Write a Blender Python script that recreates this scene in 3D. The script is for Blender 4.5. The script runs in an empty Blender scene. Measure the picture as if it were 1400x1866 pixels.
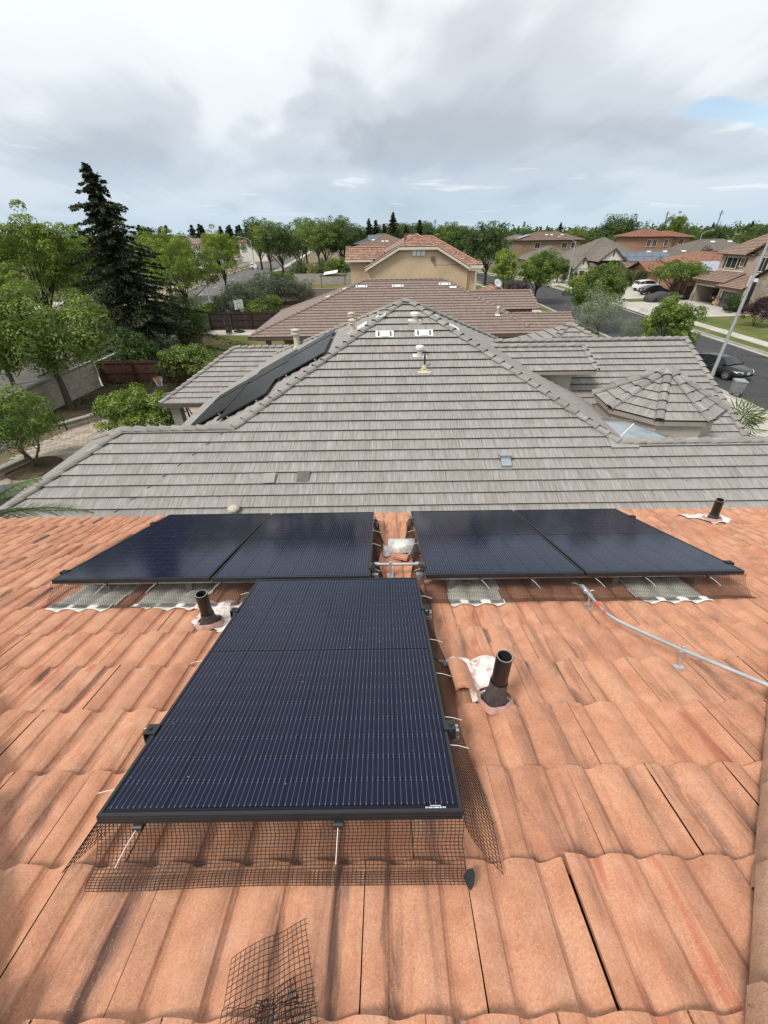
import bpy, math, random
import numpy as np
from mathutils import Vector, Matrix

random.seed(11)
rng = np.random.default_rng(7)
SC = bpy.context.scene
COL = SC.collection
R = math.radians

# ------------------------------------------------------------------ camera
CAMZ = 9.2
PITCH, ROLL = R(33.96), R(0.8)
cam_d = bpy.data.cameras.new('camera')
cam_d.sensor_fit = 'HORIZONTAL'
cam_d.sensor_width = 36.0
cam_d.lens = 36.0 * 755 / 1400
cam_d.clip_start = 0.05
cam_d.clip_end = 9000
cam = bpy.data.objects.new('camera', cam_d)
COL.objects.link(cam)
cam.matrix_world = (Matrix.Translation((0, 0, CAMZ)) @ Matrix.Rotation(R(90) - PITCH, 4, 'X')
                    @ Matrix.Rotation(-ROLL, 4, 'Z'))
SC.camera = cam

# ------------------------------------------------------------------ sky and sun
SUN_EL, SUN_AZ = R(52), R(230)          # azimuth clockwise from +Y
W = bpy.data.worlds.new('World')
SC.world = W
W.use_nodes = True
wn, wl = W.node_tree.nodes, W.node_tree.links
wn.clear()


def wnode(t, **k):
    n = wn.new(t)
    for a, b in k.items():
        setattr(n, a, b)
    return n


def wmath(op, a, b=None, c=None):
    n = wnode('ShaderNodeMath', operation=op)
    for i, x in enumerate((a, b, c)):
        if x is None:
            continue
        if isinstance(x, (int, float)):
            n.inputs[i].default_value = x
        else:
            wl.new(x, n.inputs[i])
    return n.outputs[0]


def wramp(fac, stops, interp='EASE'):
    n = wnode('ShaderNodeValToRGB')
    n.color_ramp.interpolation = interp
    e = n.color_ramp.elements
    while len(e) < len(stops):
        e.new(0.5)
    for el, (p, c) in zip(e, stops):
        el.position = p
        el.color = (c[0], c[1], c[2], 1) if isinstance(c, tuple) else (c, c, c, 1)
    wl.new(fac, n.inputs[0])
    return n.outputs[0]


def wmix(f, a, b, blend='MIX'):
    n = wnode('ShaderNodeMix', data_type='RGBA', blend_type=blend)
    for s, x in ((n.inputs[0], f), (n.inputs[6], a), (n.inputs[7], b)):
        if isinstance(x, tuple):
            s.default_value = (*x, 1)
        elif isinstance(x, (int, float)):
            s.default_value = x
        else:
            wl.new(x, s)
    return n.outputs[2]


sky = wnode('ShaderNodeTexSky', sky_type='NISHITA')
sky.sun_disc = False
sky.sun_elevation = SUN_EL
sky.sun_rotation = SUN_AZ
tc = wnode('ShaderNodeTexCoord')
sep = wnode('ShaderNodeSeparateXYZ')
wl.new(tc.outputs['Generated'], sep.inputs[0])
dx, dy, dz = sep.outputs
zc = wmath('ADD', wmath('MAXIMUM', dz, 0.0), 0.16)
px, py = wmath('DIVIDE', dx, zc), wmath('DIVIDE', dy, zc)   # where the ray meets a flat cloud layer


def wnoise(x, y, scale, detail, rough=0.5, dist=0.0, seed=0.0):
    c = wnode('ShaderNodeCombineXYZ')
    wl.new(x, c.inputs[0])
    wl.new(y, c.inputs[1])
    c.inputs[2].default_value = seed
    n = wnode('ShaderNodeTexNoise')
    wl.new(c.outputs[0], n.inputs['Vector'])
    n.inputs['Scale'].default_value = scale
    n.inputs['Detail'].default_value = detail
    n.inputs['Roughness'].default_value = rough
    n.inputs['Distortion'].default_value = dist
    return n.outputs[0]


big = wnoise(px, wmath('MULTIPLY', py, 0.8), 0.55, 3, 0.5, 0.6, 3.15)
mid = wnoise(wmath('MULTIPLY', px, 1.35), wmath('MULTIPLY', py, 0.42), 1.1, 5, 0.5, 0.5, 8.2)      # bands that run away from the viewer
fine = wnoise(wmath('MULTIPLY', wmath('ADD', px, wmath('MULTIPLY', py, 0.15)), 1.3), wmath('MULTIPLY', py, 0.55), 2.4, 6, 0.55, 0.3, 1.4)
wx = wmath('ADD', px, wmath('MULTIPLY', wmath('SUBTRACT', mid, 0.5), 1.6))
wy = wmath('ADD', py, wmath('MULTIPLY', wmath('SUBTRACT', big, 0.5), 1.8))


def lobe(cx, cy, rx, ry):
    a = wmath('POWER', wmath('DIVIDE', wmath('SUBTRACT', wx, cx), rx), 2.0)
    b = wmath('POWER', wmath('DIVIDE', wmath('SUBTRACT', wy, cy), ry), 2.0)
    return wmath('POWER', 2.718, wmath('MULTIPLY', wmath('ADD', a, b), -1.0))


dens = wmath('ADD', wmath('MULTIPLY', big, 0.54), wmath('ADD', wmath('MULTIPLY', mid, 0.33), wmath('MULTIPLY', fine, 0.13)))
for cx, cy, rx, ry, k in ((0.2, 3.45, 1.0, 0.70, 0.20), (-1.65, 3.35, 0.8, 0.6, 0.12), (-0.75, 2.6, 0.5, 0.9, -0.16), (-1.1, 1.7, 1.2, 0.6, -0.11), (0.9, 1.5, 1.4, 0.5, -0.04), (-0.30, 4.1, 0.75, 0.35, -0.09), (1.15, 2.6, 0.7, 0.7, -0.10), (1.3, 4.0, 0.9, 0.5, 0.05)):
    dens = wmath('ADD', dens, wmath('MULTIPLY', lobe(cx, cy, rx, ry), k))
# sheet of stratus: thin parts bright, thick parts grey
sheet = wramp(dens, [(0.32, (6.5, 6.72, 6.9)), (0.46, (6.2, 6.5, 6.75)), (0.56, (4.6, 4.9, 5.25)), (0.66, (3.4, 3.68, 4.05)), (0.76, (2.8, 3.1, 3.5))])
# bluish layer of air towards the horizon
low = wramp(dz, [(0.0, 1.0), (0.07, 0.75), (0.16, 0.22), (0.30, 0.0)])
sheet = wmix(wmath('MULTIPLY', low, 0.8), sheet, (3.5, 4.4, 5.25))
# small fair-weather puffs low over the horizon
pf = wnoise(wmath('DIVIDE', dx, wmath('ADD', wmath('MAXIMUM', dz, 0.0), 0.05)), wmath('DIVIDE', dy, wmath('ADD', wmath('MAXIMUM', dz, 0.0), 0.05)), 0.62, 5, 0.55, 0.2, 5.3)
puff = wmath('MULTIPLY', wramp(pf, [(0.60, 0.0), (0.68, 1.0)]), wramp(dz, [(0.02, 0.0), (0.05, 0.75), (0.10, 0.7), (0.17, 0.0)]))
sheet = wmix(wmath('MULTIPLY', puff, 0.5), sheet, (7.2, 7.4, 7.5))
# a few holes through which the blue shows
hole = wramp(wmath('ADD', wmath('MULTIPLY', wnoise(wmath('ADD', px, 0.35), py, 1.3, 6, 0.55, 0.4, 12.7), 0.85), wmath('MULTIPLY', wmath('ADD', lobe(1.80, 2.95, 0.35, 0.28), lobe(0.9, 2.08, 0.3, 0.14)), 0.30)), [(0.60, 0.0), (0.72, 0.8)])
colr = wmix(hole, sheet, sky.outputs[0])
bg = wnode('ShaderNodeBackground')
wl.new(colr, bg.inputs[0])
bg.inputs[1].default_value = 0.105
wo = wnode('ShaderNodeOutputWorld')
wl.new(bg.outputs[0], wo.inputs[0])

sd = bpy.data.lights.new('sun', 'SUN')
sd.energy = 2.2
sd.angle = R(16)
sd.color = (1.0, 0.95, 0.88)
sun = bpy.data.objects.new('sun', sd)
COL.objects.link(sun)
sdir = Vector((math.sin(SUN_AZ) * math.cos(SUN_EL), math.cos(SUN_AZ) * math.cos(SUN_EL), math.sin(SUN_EL)))
sun.rotation_euler = sdir.to_track_quat('Z', 'Y').to_euler()
sun.location = (0, 0, 60)

SC.view_settings.view_transform = 'Standard'
SC.view_settings.look = 'None'
SC.view_settings.gamma = 1
SC.view_settings.exposure = 0.52
SC.view_settings.use_curve_mapping = False
SC.cycles.max_bounces = 6
SC.cycles.transparent_max_bounces = 8
SC.cycles.use_denoising = True

# ------------------------------------------------------------------ materials


class NT:
    """thin wrapper for building node trees"""

    def __init__(s, name):
        s.mat = bpy.data.materials.new(name)
        s.mat.use_nodes = True
        s.n, s.l = s.mat.node_tree.nodes, s.mat.node_tree.links
        s.b = s.n['Principled BSDF']
        s.tc = s.n.new('ShaderNodeTexCoord')

    def val(s, sock, x):
        if isinstance(x, (int, float)):
            sock.default_value = x
        elif isinstance(x, tuple):
            sock.default_value = (*x, 1) if len(sock.default_value) == 4 else x
        else:
            s.l.new(x, sock)

    def math(s, op, a, b=None, c=None):
        n = s.n.new('ShaderNodeMath')
        n.operation = op
        for i, x in enumerate((a, b, c)):
            if x is not None:
                s.val(n.inputs[i], x)
        return n.outputs[0]

    def map(s, vec, scale=(1, 1, 1), loc=(0, 0, 0)):
        n = s.n.new('ShaderNodeMapping')
        s.l.new(vec, n.inputs[0])
        n.inputs['Scale'].default_value = scale
        n.inputs['Location'].default_value = loc
        return n.outputs[0]

    def noise(s, vec, scale, detail=4, rough=0.55, dist=0.0):
        n = s.n.new('ShaderNodeTexNoise')
        s.l.new(vec, n.inputs['Vector'])
        n.inputs['Scale'].default_value = scale
        n.inputs['Detail'].default_value = detail
        n.inputs['Roughness'].default_value = rough
        n.inputs['Distortion'].default_value = dist
        return n.outputs[0]

    def ramp(s, fac, stops, interp='LINEAR'):
        n = s.n.new('ShaderNodeValToRGB')
        n.color_ramp.interpolation = interp
        e = n.color_ramp.elements
        while len(e) < len(stops):
            e.new(0.5)
        for el, (p, c) in zip(e, stops):
            el.position = p
            el.color = (*c, 1) if isinstance(c, tuple) else (c, c, c, 1)
        s.val(n.inputs[0], fac)
        return n.outputs[0]

    def mix(s, f, a, b, blend='MIX'):
        n = s.n.new('ShaderNodeMix')
        n.data_type, n.blend_type = 'RGBA', blend
        s.val(n.inputs[0], f)
        s.val(n.inputs[6], a)
        s.val(n.inputs[7], b)
        return n.outputs[2]

    def rnd(s):
        """one random number per object or, on joined pieces, per piece"""
        o = s.n.new('ShaderNodeObjectInfo')
        a = s.n.new('ShaderNodeAttribute')
        a.attribute_name = 'tint'
        w = s.n.new('ShaderNodeTexWhiteNoise')
        w.noise_dimensions = '1D'
        s.l.new(s.math('ADD', s.math('MULTIPLY', o.outputs['Random'], 61.7), s.math('MULTIPLY', a.outputs['Fac'], 97.3)), w.inputs['W'])
        return w.outputs['Value'], w.outputs['Color']

    def bump(s, h, strength=0.3, dist=0.01):
        n = s.n.new('ShaderNodeBump')
        n.inputs['Strength'].default_value = strength
        n.inputs['Distance'].default_value = dist
        s.l.new(h, n.inputs['Height'])
        s.l.new(n.outputs[0], s.b.inputs['Normal'])

    def sep(s, vec):
        n = s.n.new('ShaderNodeSeparateXYZ')
        s.l.new(vec, n.inputs[0])
        return n.outputs

    def comb(s, x, y, z):
        n = s.n.new('ShaderNodeCombineXYZ')
        for i, q in enumerate((x, y, z)):
            s.val(n.inputs[i], q)
        return n.outputs[0]

    def done(s, col, rough=0.8, metal=0.0, spec=None, coat=None, ior=None):
        s.val(s.b.inputs['Base Color'], col)
        s.val(s.b.inputs['Roughness'], rough)
        s.b.inputs['Metallic'].default_value = metal
        if spec is not None:
            s.b.inputs['Specular IOR Level'].default_value = spec
        if coat is not None:
            s.b.inputs['Coat Weight'].default_value = coat
            s.b.inputs['Coat Roughness'].default_value = 0.05
        if ior is not None:
            s.b.inputs['IOR'].default_value = ior
        return s.mat


MATS = {}


def plain(name, col, rough=0.7, var=0.18, scale=3.0, fine=40.0, bump=0.0, metal=0.0, spec=None, coat=None, objvar=0.0, ior=None):
    """colour broken by large and fine noise (dirt, wear), optional bump and per-object variation"""
    if name in MATS:
        return MATS[name]
    t = NT(name)
    v = t.tc.outputs['Object']
    n1, n2 = t.noise(v, scale, 5), t.noise(v, fine, 3)
    f = t.math('ADD', t.math('MULTIPLY', n1, 0.7), t.math('MULTIPLY', n2, 0.3))
    lo = tuple(c * (1 - var * 1.6) for c in col)
    hi = tuple(min(1, c * (1 + var * 1.3)) for c in col)
    c = t.ramp(f, [(0.32, lo), (0.5, col), (0.68, hi)])
    if objvar:
        r, rc = t.rnd()
        c = t.mix(1.0, c, t.ramp(r, [(0, 1 - objvar), (1, 1 + objvar)]), 'MULTIPLY')
    if bump:
        t.bump(n2, bump, 0.01)
    MATS[name] = t.done(c, rough, metal, spec, coat, ior)
    return MATS[name]


# ------------------------------------------------------------------ mesh builder


class MB:
    def __init__(s):
        s.v, s.f, s.m, s.uv, s.sm, s.tint = [], [], [], [], [], []

    def face(s, pts, m=0, uv=None, sm=False, tint=0.0):
        b = len(s.v)
        s.v.extend([tuple(p) for p in pts])
        s.f.append(tuple(range(b, b + len(pts))))
        s.m.append(m)
        s.uv.append(uv)
        s.sm.append(sm)
        s.tint.append(tint)

    def idx(s, verts, faces, m=0, sm=False, uvs=None, tint=0.0):
        b = len(s.v)
        s.v.extend([tuple(p) for p in verts])
        for i, f in enumerate(faces):
            s.f.append(tuple(b + k for k in f))
            s.m.append(m)
            s.uv.append([uvs[k] for k in f] if uvs else None)
            s.sm.append(sm)
            s.tint.append(tint)

    def obox(s, o, a, b, c, m=0, tint=0.0):
        """parallelepiped from corner o with edge vectors a, b, c"""
        o, a, b, c = Vector(o), Vector(a), Vector(b), Vector(c)
        if a.cross(b).dot(c) < 0:
            a, b = b, a
        p = [o, o + a, o + a + b, o + b, o + c, o + a + c, o + a + b + c, o + b + c]
        s.idx(p, [(3, 2, 1, 0), (4, 5, 6, 7), (0, 1, 5, 4), (1, 2, 6, 5), (2, 3, 7, 6), (3, 0, 4, 7)], m, tint=tint)

    def box(s, c, size, rz=0.0, m=0, tint=0.0):
        ca, sa = math.cos(rz), math.sin(rz)
        a = Vector((ca, sa, 0)) * size[0]
        b = Vector((-sa, ca, 0)) * size[1]
        h = Vector((0, 0, size[2]))
        s.obox(Vector(c) - a / 2 - b / 2 - h / 2, a, b, h, m, tint)

    def tube(s, pts, r, n=8, m=0, caps=True, sm=True, tint=0.0):
        pts = [Vector(p) for p in pts]
        k = len(pts)
        rs = r if isinstance(r, (list, tuple)) else [r] * k
        up = None
        verts = []
        for i, p in enumerate(pts):
            t = (pts[min(i + 1, k - 1)] - pts[max(i - 1, 0)])
            t = t.normalized() if t.length > 1e-9 else Vector((0, 0, 1))
            if up is None:
                up = Vector((0, 0, 1)) if abs(t.z) < 0.9 else Vector((1, 0, 0))
            x = up - t * up.dot(t)
            x = x.normalized() if x.length > 1e-6 else t.orthogonal().normalized()
            y = t.cross(x)
            up = x
            for j in range(n):
                a = 2 * math.pi * j / n
                verts.append(p + (x * math.cos(a) + y * math.sin(a)) * rs[i])
        faces = [(i * n + j, i * n + (j + 1) % n, (i + 1) * n + (j + 1) % n, (i + 1) * n + j) for i in range(k - 1) for j in range(n)]
        s.idx(verts, faces, m, sm, tint=tint)
        if caps:
            s.idx(verts[:n], [tuple(reversed(range(n)))], m, tint=tint)
            s.idx(verts[-n:], [tuple(range(n))], m, tint=tint)

    def lathe(s, prof, at=(0, 0, 0), n=16, m=0, sm=True, rot=None, caps=True):
        at = Vector(at)
        verts = []
        for r, z in prof:
            for j in range(n):
                a = 2 * math.pi * j / n
                p = Vector((r * math.cos(a), r * math.sin(a), z))
                if rot:
                    p = rot @ p
                verts.append(at + p)
        k = len(prof)
        s.idx(verts, [(i * n + j, i * n + (j + 1) % n, (i + 1) * n + (j + 1) % n, (i + 1) * n + j) for i in range(k - 1) for j in range(n)], m, sm)
        if caps:
            if prof[0][0] > 1e-4:
                s.idx(verts[:n], [tuple(reversed(range(n)))], m)
            if prof[-1][0] > 1e-4:
                s.idx(verts[-n:], [tuple(range(n))], m)

    def prism(s, poly, off, m=0, tint=0.0):
        """polygon extruded by the vector off"""
        a = [Vector(p) for p in poly]
        off = Vector(off)
        nrm = Vector((0, 0, 0))
        for i in range(len(a)):
            nrm += a[i].cross(a[(i + 1) % len(a)])
        if nrm.dot(off) < 0:
            a.reverse()
        b = [p + off for p in a]
        k = len(a)
        s.idx(a + b, [tuple(reversed(range(k))), tuple(range(k, 2 * k))] + [(i, (i + 1) % k, k + (i + 1) % k, k + i) for i in range(k)], m, tint=tint)

    def mesh(s, name, mats, org=(0, 0, 0)):
        me = bpy.data.meshes.new(name)
        v = np.array(s.v, dtype=np.float64).reshape(-1, 3) - np.array(org)
        me.from_pydata(v.tolist(), [], s.f)
        for mm in (mats if isinstance(mats, (list, tuple)) else [mats]):
            me.materials.append(mm)
        me.polygons.foreach_set('material_index', s.m)
        me.polygons.foreach_set('use_smooth', s.sm)
        if any(u is not None for u in s.uv):
            flat = []
            for f, u in zip(s.f, s.uv):
                for k in range(len(f)):
                    flat.extend(u[k] if u else (0, 0))
            me.uv_layers.new(name='UVMap').data.foreach_set('uv', flat)
        if any(s.tint):
            a = me.attributes.new('tint', 'FLOAT', 'FACE')
            a.data.foreach_set('value', s.tint)
        me.update()
        return me


def thing(name, label, cat, loc=(0, 0, 0), rz=0.0, group=None):
    o = bpy.data.objects.new(name, None)
    o.empty_display_size = 0.2
    COL.objects.link(o)
    o.location = loc
    o.rotation_euler = (0, 0, rz)
    o['label'], o['category'] = label, cat
    if group:
        o['group'] = group
    return o


def wloc(o):
    v = Vector(o.location)
    while o.parent:
        o = o.parent
        v += Vector(o.location)
    return v


def part(name, mb, mats, parent, label=None, kind=None):
    """mesh given in world coordinates, linked under an unrotated parent"""
    o = bpy.data.objects.new(name, mb.mesh(name, mats, wloc(parent)))
    COL.objects.link(o)
    o.parent = parent
    if label:
        o['label'] = label
    if kind:
        o['kind'] = kind
    return o


def lpart(name, mb, mats, parent, label=None, kind=None):
    """mesh given in the parent's own coordinates"""
    o = bpy.data.objects.new(name, mb if isinstance(mb, bpy.types.Mesh) else mb.mesh(name, mats))
    COL.objects.link(o)
    o.parent = parent
    if label:
        o['label'] = label
    if kind:
        o['kind'] = kind
    return o


def solo(name, mb, mats, label, cat, loc=(0, 0, 0), group=None, kind=None):
    """a thing that is one mesh, given in world coordinates"""
    o = bpy.data.objects.new(name, mb.mesh(name, mats, loc))
    o.location = loc
    COL.objects.link(o)
    if label:
        o['label'] = label
    if cat:
        o['category'] = cat
    if group:
        o['group'] = group
    if kind:
        o['kind'] = kind
    return o


def struct(name, mb, mats, kind='structure'):
    return solo(name, mb, mats, None, None, kind=kind)


def kids(o):
    return [c for c in COL.objects if c.parent == o]


def dup(o, loc, rz=0.0, label=None, scale=None, kd=None):
    r = o.copy()
    COL.objects.link(r)
    r.location = loc
    r.rotation_euler = (0, 0, rz)
    if label:
        r['label'] = label
    if scale is not None:
        r.scale = scale if isinstance(scale, (tuple, list)) else (scale,) * 3
    for ch in (kd if kd is not None else kids(o)):
        c = ch.copy()
        COL.objects.link(c)
        c.parent = r
        for g in (kids(ch) if kd is None else []):
            d = g.copy()
            COL.objects.link(d)
            d.parent = c
    return r


# ------------------------------------------------------------------ 2D clipping for tiled facets


def area2(p):
    return sum(p[i][0] * p[(i + 1) % len(p)][1] - p[(i + 1) % len(p)][0] * p[i][1] for i in range(len(p))) / 2


def clip_convex(sub, conv):
    out = list(sub)
    for i in range(len(conv)):
        ax, ay = conv[i]
        bx, by = conv[(i + 1) % len(conv)]
        ex, ey = bx - ax, by - ay
        inp, out = out, []
        if not inp:
            break
        for k in range(len(inp)):
            p, q = inp[k], inp[(k + 1) % len(inp)]
            dp = ex * (p[1] - ay) - ey * (p[0] - ax)
            dq = ex * (q[1] - ay) - ey * (q[0] - ax)
            if dp >= 0:
                out.append(p)
            if (dp >= 0) != (dq >= 0):
                t = dp / (dp - dq)
                out.append((p[0] + t * (q[0] - p[0]), p[1] + t * (q[1] - p[1])))
    return out if len(out) > 2 and abs(area2(out)) > 4e-4 else []


class Facet:
    """a roof plane: O is a point on its eave, U runs along the eave, V up the slope; polys are convex, in world points"""

    def __init__(s, O, U, V, polys):
        s.O, s.U, s.V = Vector(O), Vector(U).normalized(), Vector(V).normalized()
        s.N = s.U.cross(s.V)
        if s.N.z < 0:
            s.N = -s.N
        s.polys = []
        for P in polys:
            q = [((Vector(p) - s.O).dot(s.U), (Vector(p) - s.O).dot(s.V)) for p in P]
            if area2(q) < 0:
                q.reverse()
            s.polys.append(q)

    def at(s, p, q, h=0.0):
        return s.O + s.U * p + s.V * q + s.N * h

    def bounds(s):
        xs = [a for P in s.polys for a, b in P]
        ys = [b for P in s.polys for a, b in P]
        return min(xs), max(xs), min(ys), max(ys)


def deck(mb, F, h=0.0, m=0, thick=0.06):
    for P in F.polys:
        mb.prism([F.at(a, b, h) for a, b in P], F.N * -thick, m)


def courses(mb, F, e=0.343, hi=0.05, lo=0.006, m=0, lip=0.03, cell=0.3):
    """a facet as stepped courses of tile (for roofs too far to pick single tiles)"""
    x0, x1, y0, y1 = F.bounds()
    k = 0
    while y0 + k * e < y1:
        a, b = y0 + k * e, y0 + (k + 1) * e
        for P in F.polys:
            c = clip_convex([(x0 - 1, a), (x1 + 1, a), (x1 + 1, b), (x0 - 1, b)], P)
            if not c:
                continue
            off = 0.5 * (k % 2) * cell
            hh = lambda y: hi + (lo - hi) * (y - a) / e
            mb.face([F.at(x, y, hh(y)) for x, y in c] if (F.U.cross(F.V)).dot(F.N) > 0 else [F.at(x, y, hh(y)) for x, y in reversed(c)],
                    m, [(x + off, y) for x, y in (c if (F.U.cross(F.V)).dot(F.N) > 0 else list(reversed(c)))])
            bx = sorted(x for x, y in c if abs(y - a) < 1e-4)
            if len(bx) >= 2:
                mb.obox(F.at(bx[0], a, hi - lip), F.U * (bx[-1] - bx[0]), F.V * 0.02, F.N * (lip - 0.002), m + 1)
        k += 1


def capline(mb, p0, p1, w=0.26, h=0.11, e=0.38, m=0, n=7, lift=0.0):
    """row of rounded hip or ridge caps, joined"""
    for M, L in cap_frames(p0, p1, e):
        cap_shape(mb, w, h, L, m, n, M, lift)


def cap_frames(p0, p1, e):
    p0, p1 = Vector(p0), Vector(p1)
    t = (p1 - p0)
    L = t.length
    t.normalize()
    s = t.cross(Vector((0, 0, 1))).normalized()
    u = s.cross(t)
    k = max(1, round(L / e))
    st = L / k
    out = []
    for i in range(k):
        o = p0 + t * st * i
        out.append((Matrix(((s.x, t.x, u.x, o.x), (s.y, t.y, u.y, o.y), (s.z, t.z, u.z, o.z), (0, 0, 0, 1))), st))
    return out


def cap_shape(mb, w, h, L, m=0, n=7, M=None, lift=0.0, peak=0.6, tint=None):
    """one cap: angular-round section, lower end (y=0) wider and lifted, upper end tucked under the next"""
    M = M or Matrix.Identity(4)
    th = 0.022
    rows = []
    for y, sc, dz in ((0.0, 1.0, 0.045), (L + 0.05, 0.86, 0.0)):
        for inner in (0, 1):
            r = []
            for i in range(n):
                a = math.pi * i / (n - 1)
                x = -math.cos(a) * w / 2 * sc
                z = (math.sin(a) ** peak) * h * sc - 0.045 + dz + lift
                if inner:
                    x *= 1 - 2 * th / w
                    z -= th
                r.append(M @ Vector((x, y, z)))
            rows.append(r)
    A, Ai, B, Bi = rows
    tt = random.random() if tint is None else tint
    v = A + Ai + B + Bi
    f = []
    for i in range(n - 1):
        f.append((i, i + 1, 2 * n + i + 1, 2 * n + i))           # outer
        f.append((n + i + 1, n + i, 3 * n + i, 3 * n + i + 1))     # inner
    uv = [(p % n * 0.05, 0 if p < 2 * n else L) for p in range(4 * n)]
    mb.idx(v, f, m, True, uv, tt)
    mb.idx(A + Ai, [(i, n + i, n + i + 1, i + 1) for i in range(n - 1)], m + 1, False, None, tt)
# ------------------------------------------------------------------ roof tile materials


def terracotta_mat():
    t = NT('terracotta_tile')
    r, rc = t.rnd()
    uv = t.tc.outputs['UV']
    o = t.sep(uv)
    offs = t.math('MULTIPLY', r, 50.0)
    v3 = t.comb(t.math('ADD', o[0], offs), o[1], offs)
    # body: sandy orange, mottled
    n1 = t.noise(v3, 9, 5, 0.6)
    n2 = t.noise(v3, 150, 3, 0.7)
    c = t.ramp(n1, [(0.25, (0.42, 0.192, 0.112)), (0.5, (0.535, 0.262, 0.158)), (0.75, (0.61, 0.335, 0.218))])
    c = t.mix(1.0, c, t.ramp(n2, [(0.3, 0.80), (0.5, 1.0), (0.7, 1.16)]), 'MULTIPLY')
    tone = t.ramp(r, [(0.0, (0.86, 0.80, 0.80)), (0.35, (1.0, 1.0, 1.0)), (0.7, (1.05, 1.03, 1.0)), (0.85, (1.0, 0.95, 0.91)), (1.0, (1.08, 1.12, 1.16))])
    c = t.mix(0.8, c, tone, 'MULTIPLY')
    # red burn streak on a few tiles
    s = t.sep(rc)
    st = t.noise(t.comb(t.math('MULTIPLY', o[0], 14), t.math('MULTIPLY', o[1], 2.2), offs), 1.0, 4, 0.55, 0.6)
    redm = t.math('MULTIPLY', t.ramp(st, [(0.52, 0.0), (0.62, 1.0)]), t.ramp(s[0], [(0.72, 0.0), (0.82, 0.75)]))
    c = t.mix(redm, c, (0.43, 0.125, 0.075))
    # grey-brown smoke stains that run down the pans
    st2 = t.noise(t.comb(t.math('MULTIPLY', o[0], 17), t.math('MULTIPLY', o[1], 2.6), t.math('ADD', offs, 9.0)), 1.0, 5, 0.6, 0.8)
    u = t.math('MODULO', t.math('DIVIDE', o[0], 0.308), 1.0)
    val = t.math('SUBTRACT', 1.0, t.math('ABSOLUTE', t.math('COSINE', t.math('MULTIPLY', u, 2 * math.pi))))
    stm = t.math('MULTIPLY', t.ramp(st2, [(0.49, 0.0), (0.63, 1.0)]), t.math('ADD', 0.28, t.math('MULTIPLY', val, 0.75)))
    stm = t.math('MULTIPLY', stm, t.ramp(s[1], [(0.25, 0.25), (0.75, 1.0)]))
    c = t.mix(t.math('MULTIPLY', stm, 0.95), c, (0.145, 0.085, 0.066))
    # pale sand grains
    g = t.noise(v3, 330, 2, 0.5)
    c = t.mix(t.ramp(g, [(0.66, 0.0), (0.72, 0.75)]), c, (0.78, 0.58, 0.44))
    c = t.mix(t.ramp(t.noise(v3, 240, 2, 0.5), [(0.28, 0.55), (0.34, 0.0)]), c, (0.26, 0.12, 0.07))
    t.bump(t.math('ADD', t.math('MULTIPLY', n2, 0.6), t.math('MULTIPLY', g, 0.5)), 0.35, 0.004)
    return t.done(c, 0.92, spec=0.25)


def grey_tile_mat(name, lo, mid, hi, dark, grain=42, joints=False, objvar=0.14):
    """concrete shake tile: streaky grain down the slope"""
    t = NT(name)
    r, rc = t.rnd()
    o = t.sep(t.tc.outputs['UV'])
    offs = t.math('MULTIPLY', r, 40.0)
    if joints:      # joined courses: one number per tile from its place in the bond
        wn_ = t.n.new('ShaderNodeTexWhiteNoise')
        wn_.noise_dimensions = '2D'
        cu, cv = t.math('FLOOR', t.math('DIVIDE', o[0], 0.3)), t.math('FLOOR', t.math('DIVIDE', o[1], 0.343))
        t.l.new(t.comb(cu, cv, 0.0), wn_.inputs['Vector'])
        r = wn_.outputs['Value']
        offs = t.math('MULTIPLY', r, 40.0)
    g = t.noise(t.comb(t.math('MULTIPLY', o[0], grain), t.math('MULTIPLY', o[1], 2.2), offs), 1.0, 5, 0.62, 0.25)
    b = t.noise(t.comb(t.math('MULTIPLY', o[0], 5), t.math('MULTIPLY', o[1], 1.4), offs), 1.0, 3, 0.5)
    c = t.ramp(g, [(0.28, lo), (0.46, mid), (0.62, hi)])
    c = t.mix(t.ramp(b, [(0.55, 0.0), (0.75, 0.5)]), c, dark)
    c = t.mix(1.0, c, t.ramp(r, [(0, 1 - objvar), (1, 1 + objvar)]), 'MULTIPLY')
    c = t.mix(0.18, c, t.mix(1.0, c, t.ramp(t.sep(rc)[0], [(0, (1.1, 0.98, 0.92)), (1, (0.93, 1.0, 1.06))]), 'MULTIPLY'))
    t.bump(g, 0.35, 0.006)
    return t.done(c, 0.9, spec=0.25)


TERRA = terracotta_mat()
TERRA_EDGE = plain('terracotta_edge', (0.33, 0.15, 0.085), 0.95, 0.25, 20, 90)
GREY_T = grey_tile_mat('grey_shake_tile', (0.185, 0.172, 0.155), (0.275, 0.258, 0.236), (0.355, 0.336, 0.31), (0.185, 0.168, 0.158), objvar=0.07)
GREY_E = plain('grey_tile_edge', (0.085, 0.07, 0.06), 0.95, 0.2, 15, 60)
GREY_CAP = grey_tile_mat('grey_cap_tile', (0.175, 0.165, 0.148), (0.255, 0.243, 0.22), (0.32, 0.305, 0.28), (0.17, 0.16, 0.15), 30)

# ------------------------------------------------------------------ foreground house: hip roof in orange barrel tile
TH = math.atan(4 / 12)
PN = Vector((0, math.sin(TH), math.cos(TH)))
PD = Vector((0, math.cos(TH), -math.sin(TH)))
FOOT = Vector((0, 0, CAMZ)) - PN * 1.42
E_T, W_T = 0.339, 0.308
D_EAVE, D_APEX, X_APEX, HIPK = 5.03, -0.45, -0.05, 0.949


def RP(x, d, h=0.0):
    """point on the front roof facet: x across, d down the slope, h off the mean tile face"""
    return FOOT + Vector((x, 0, 0)) + PD * d + PN * h


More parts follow.
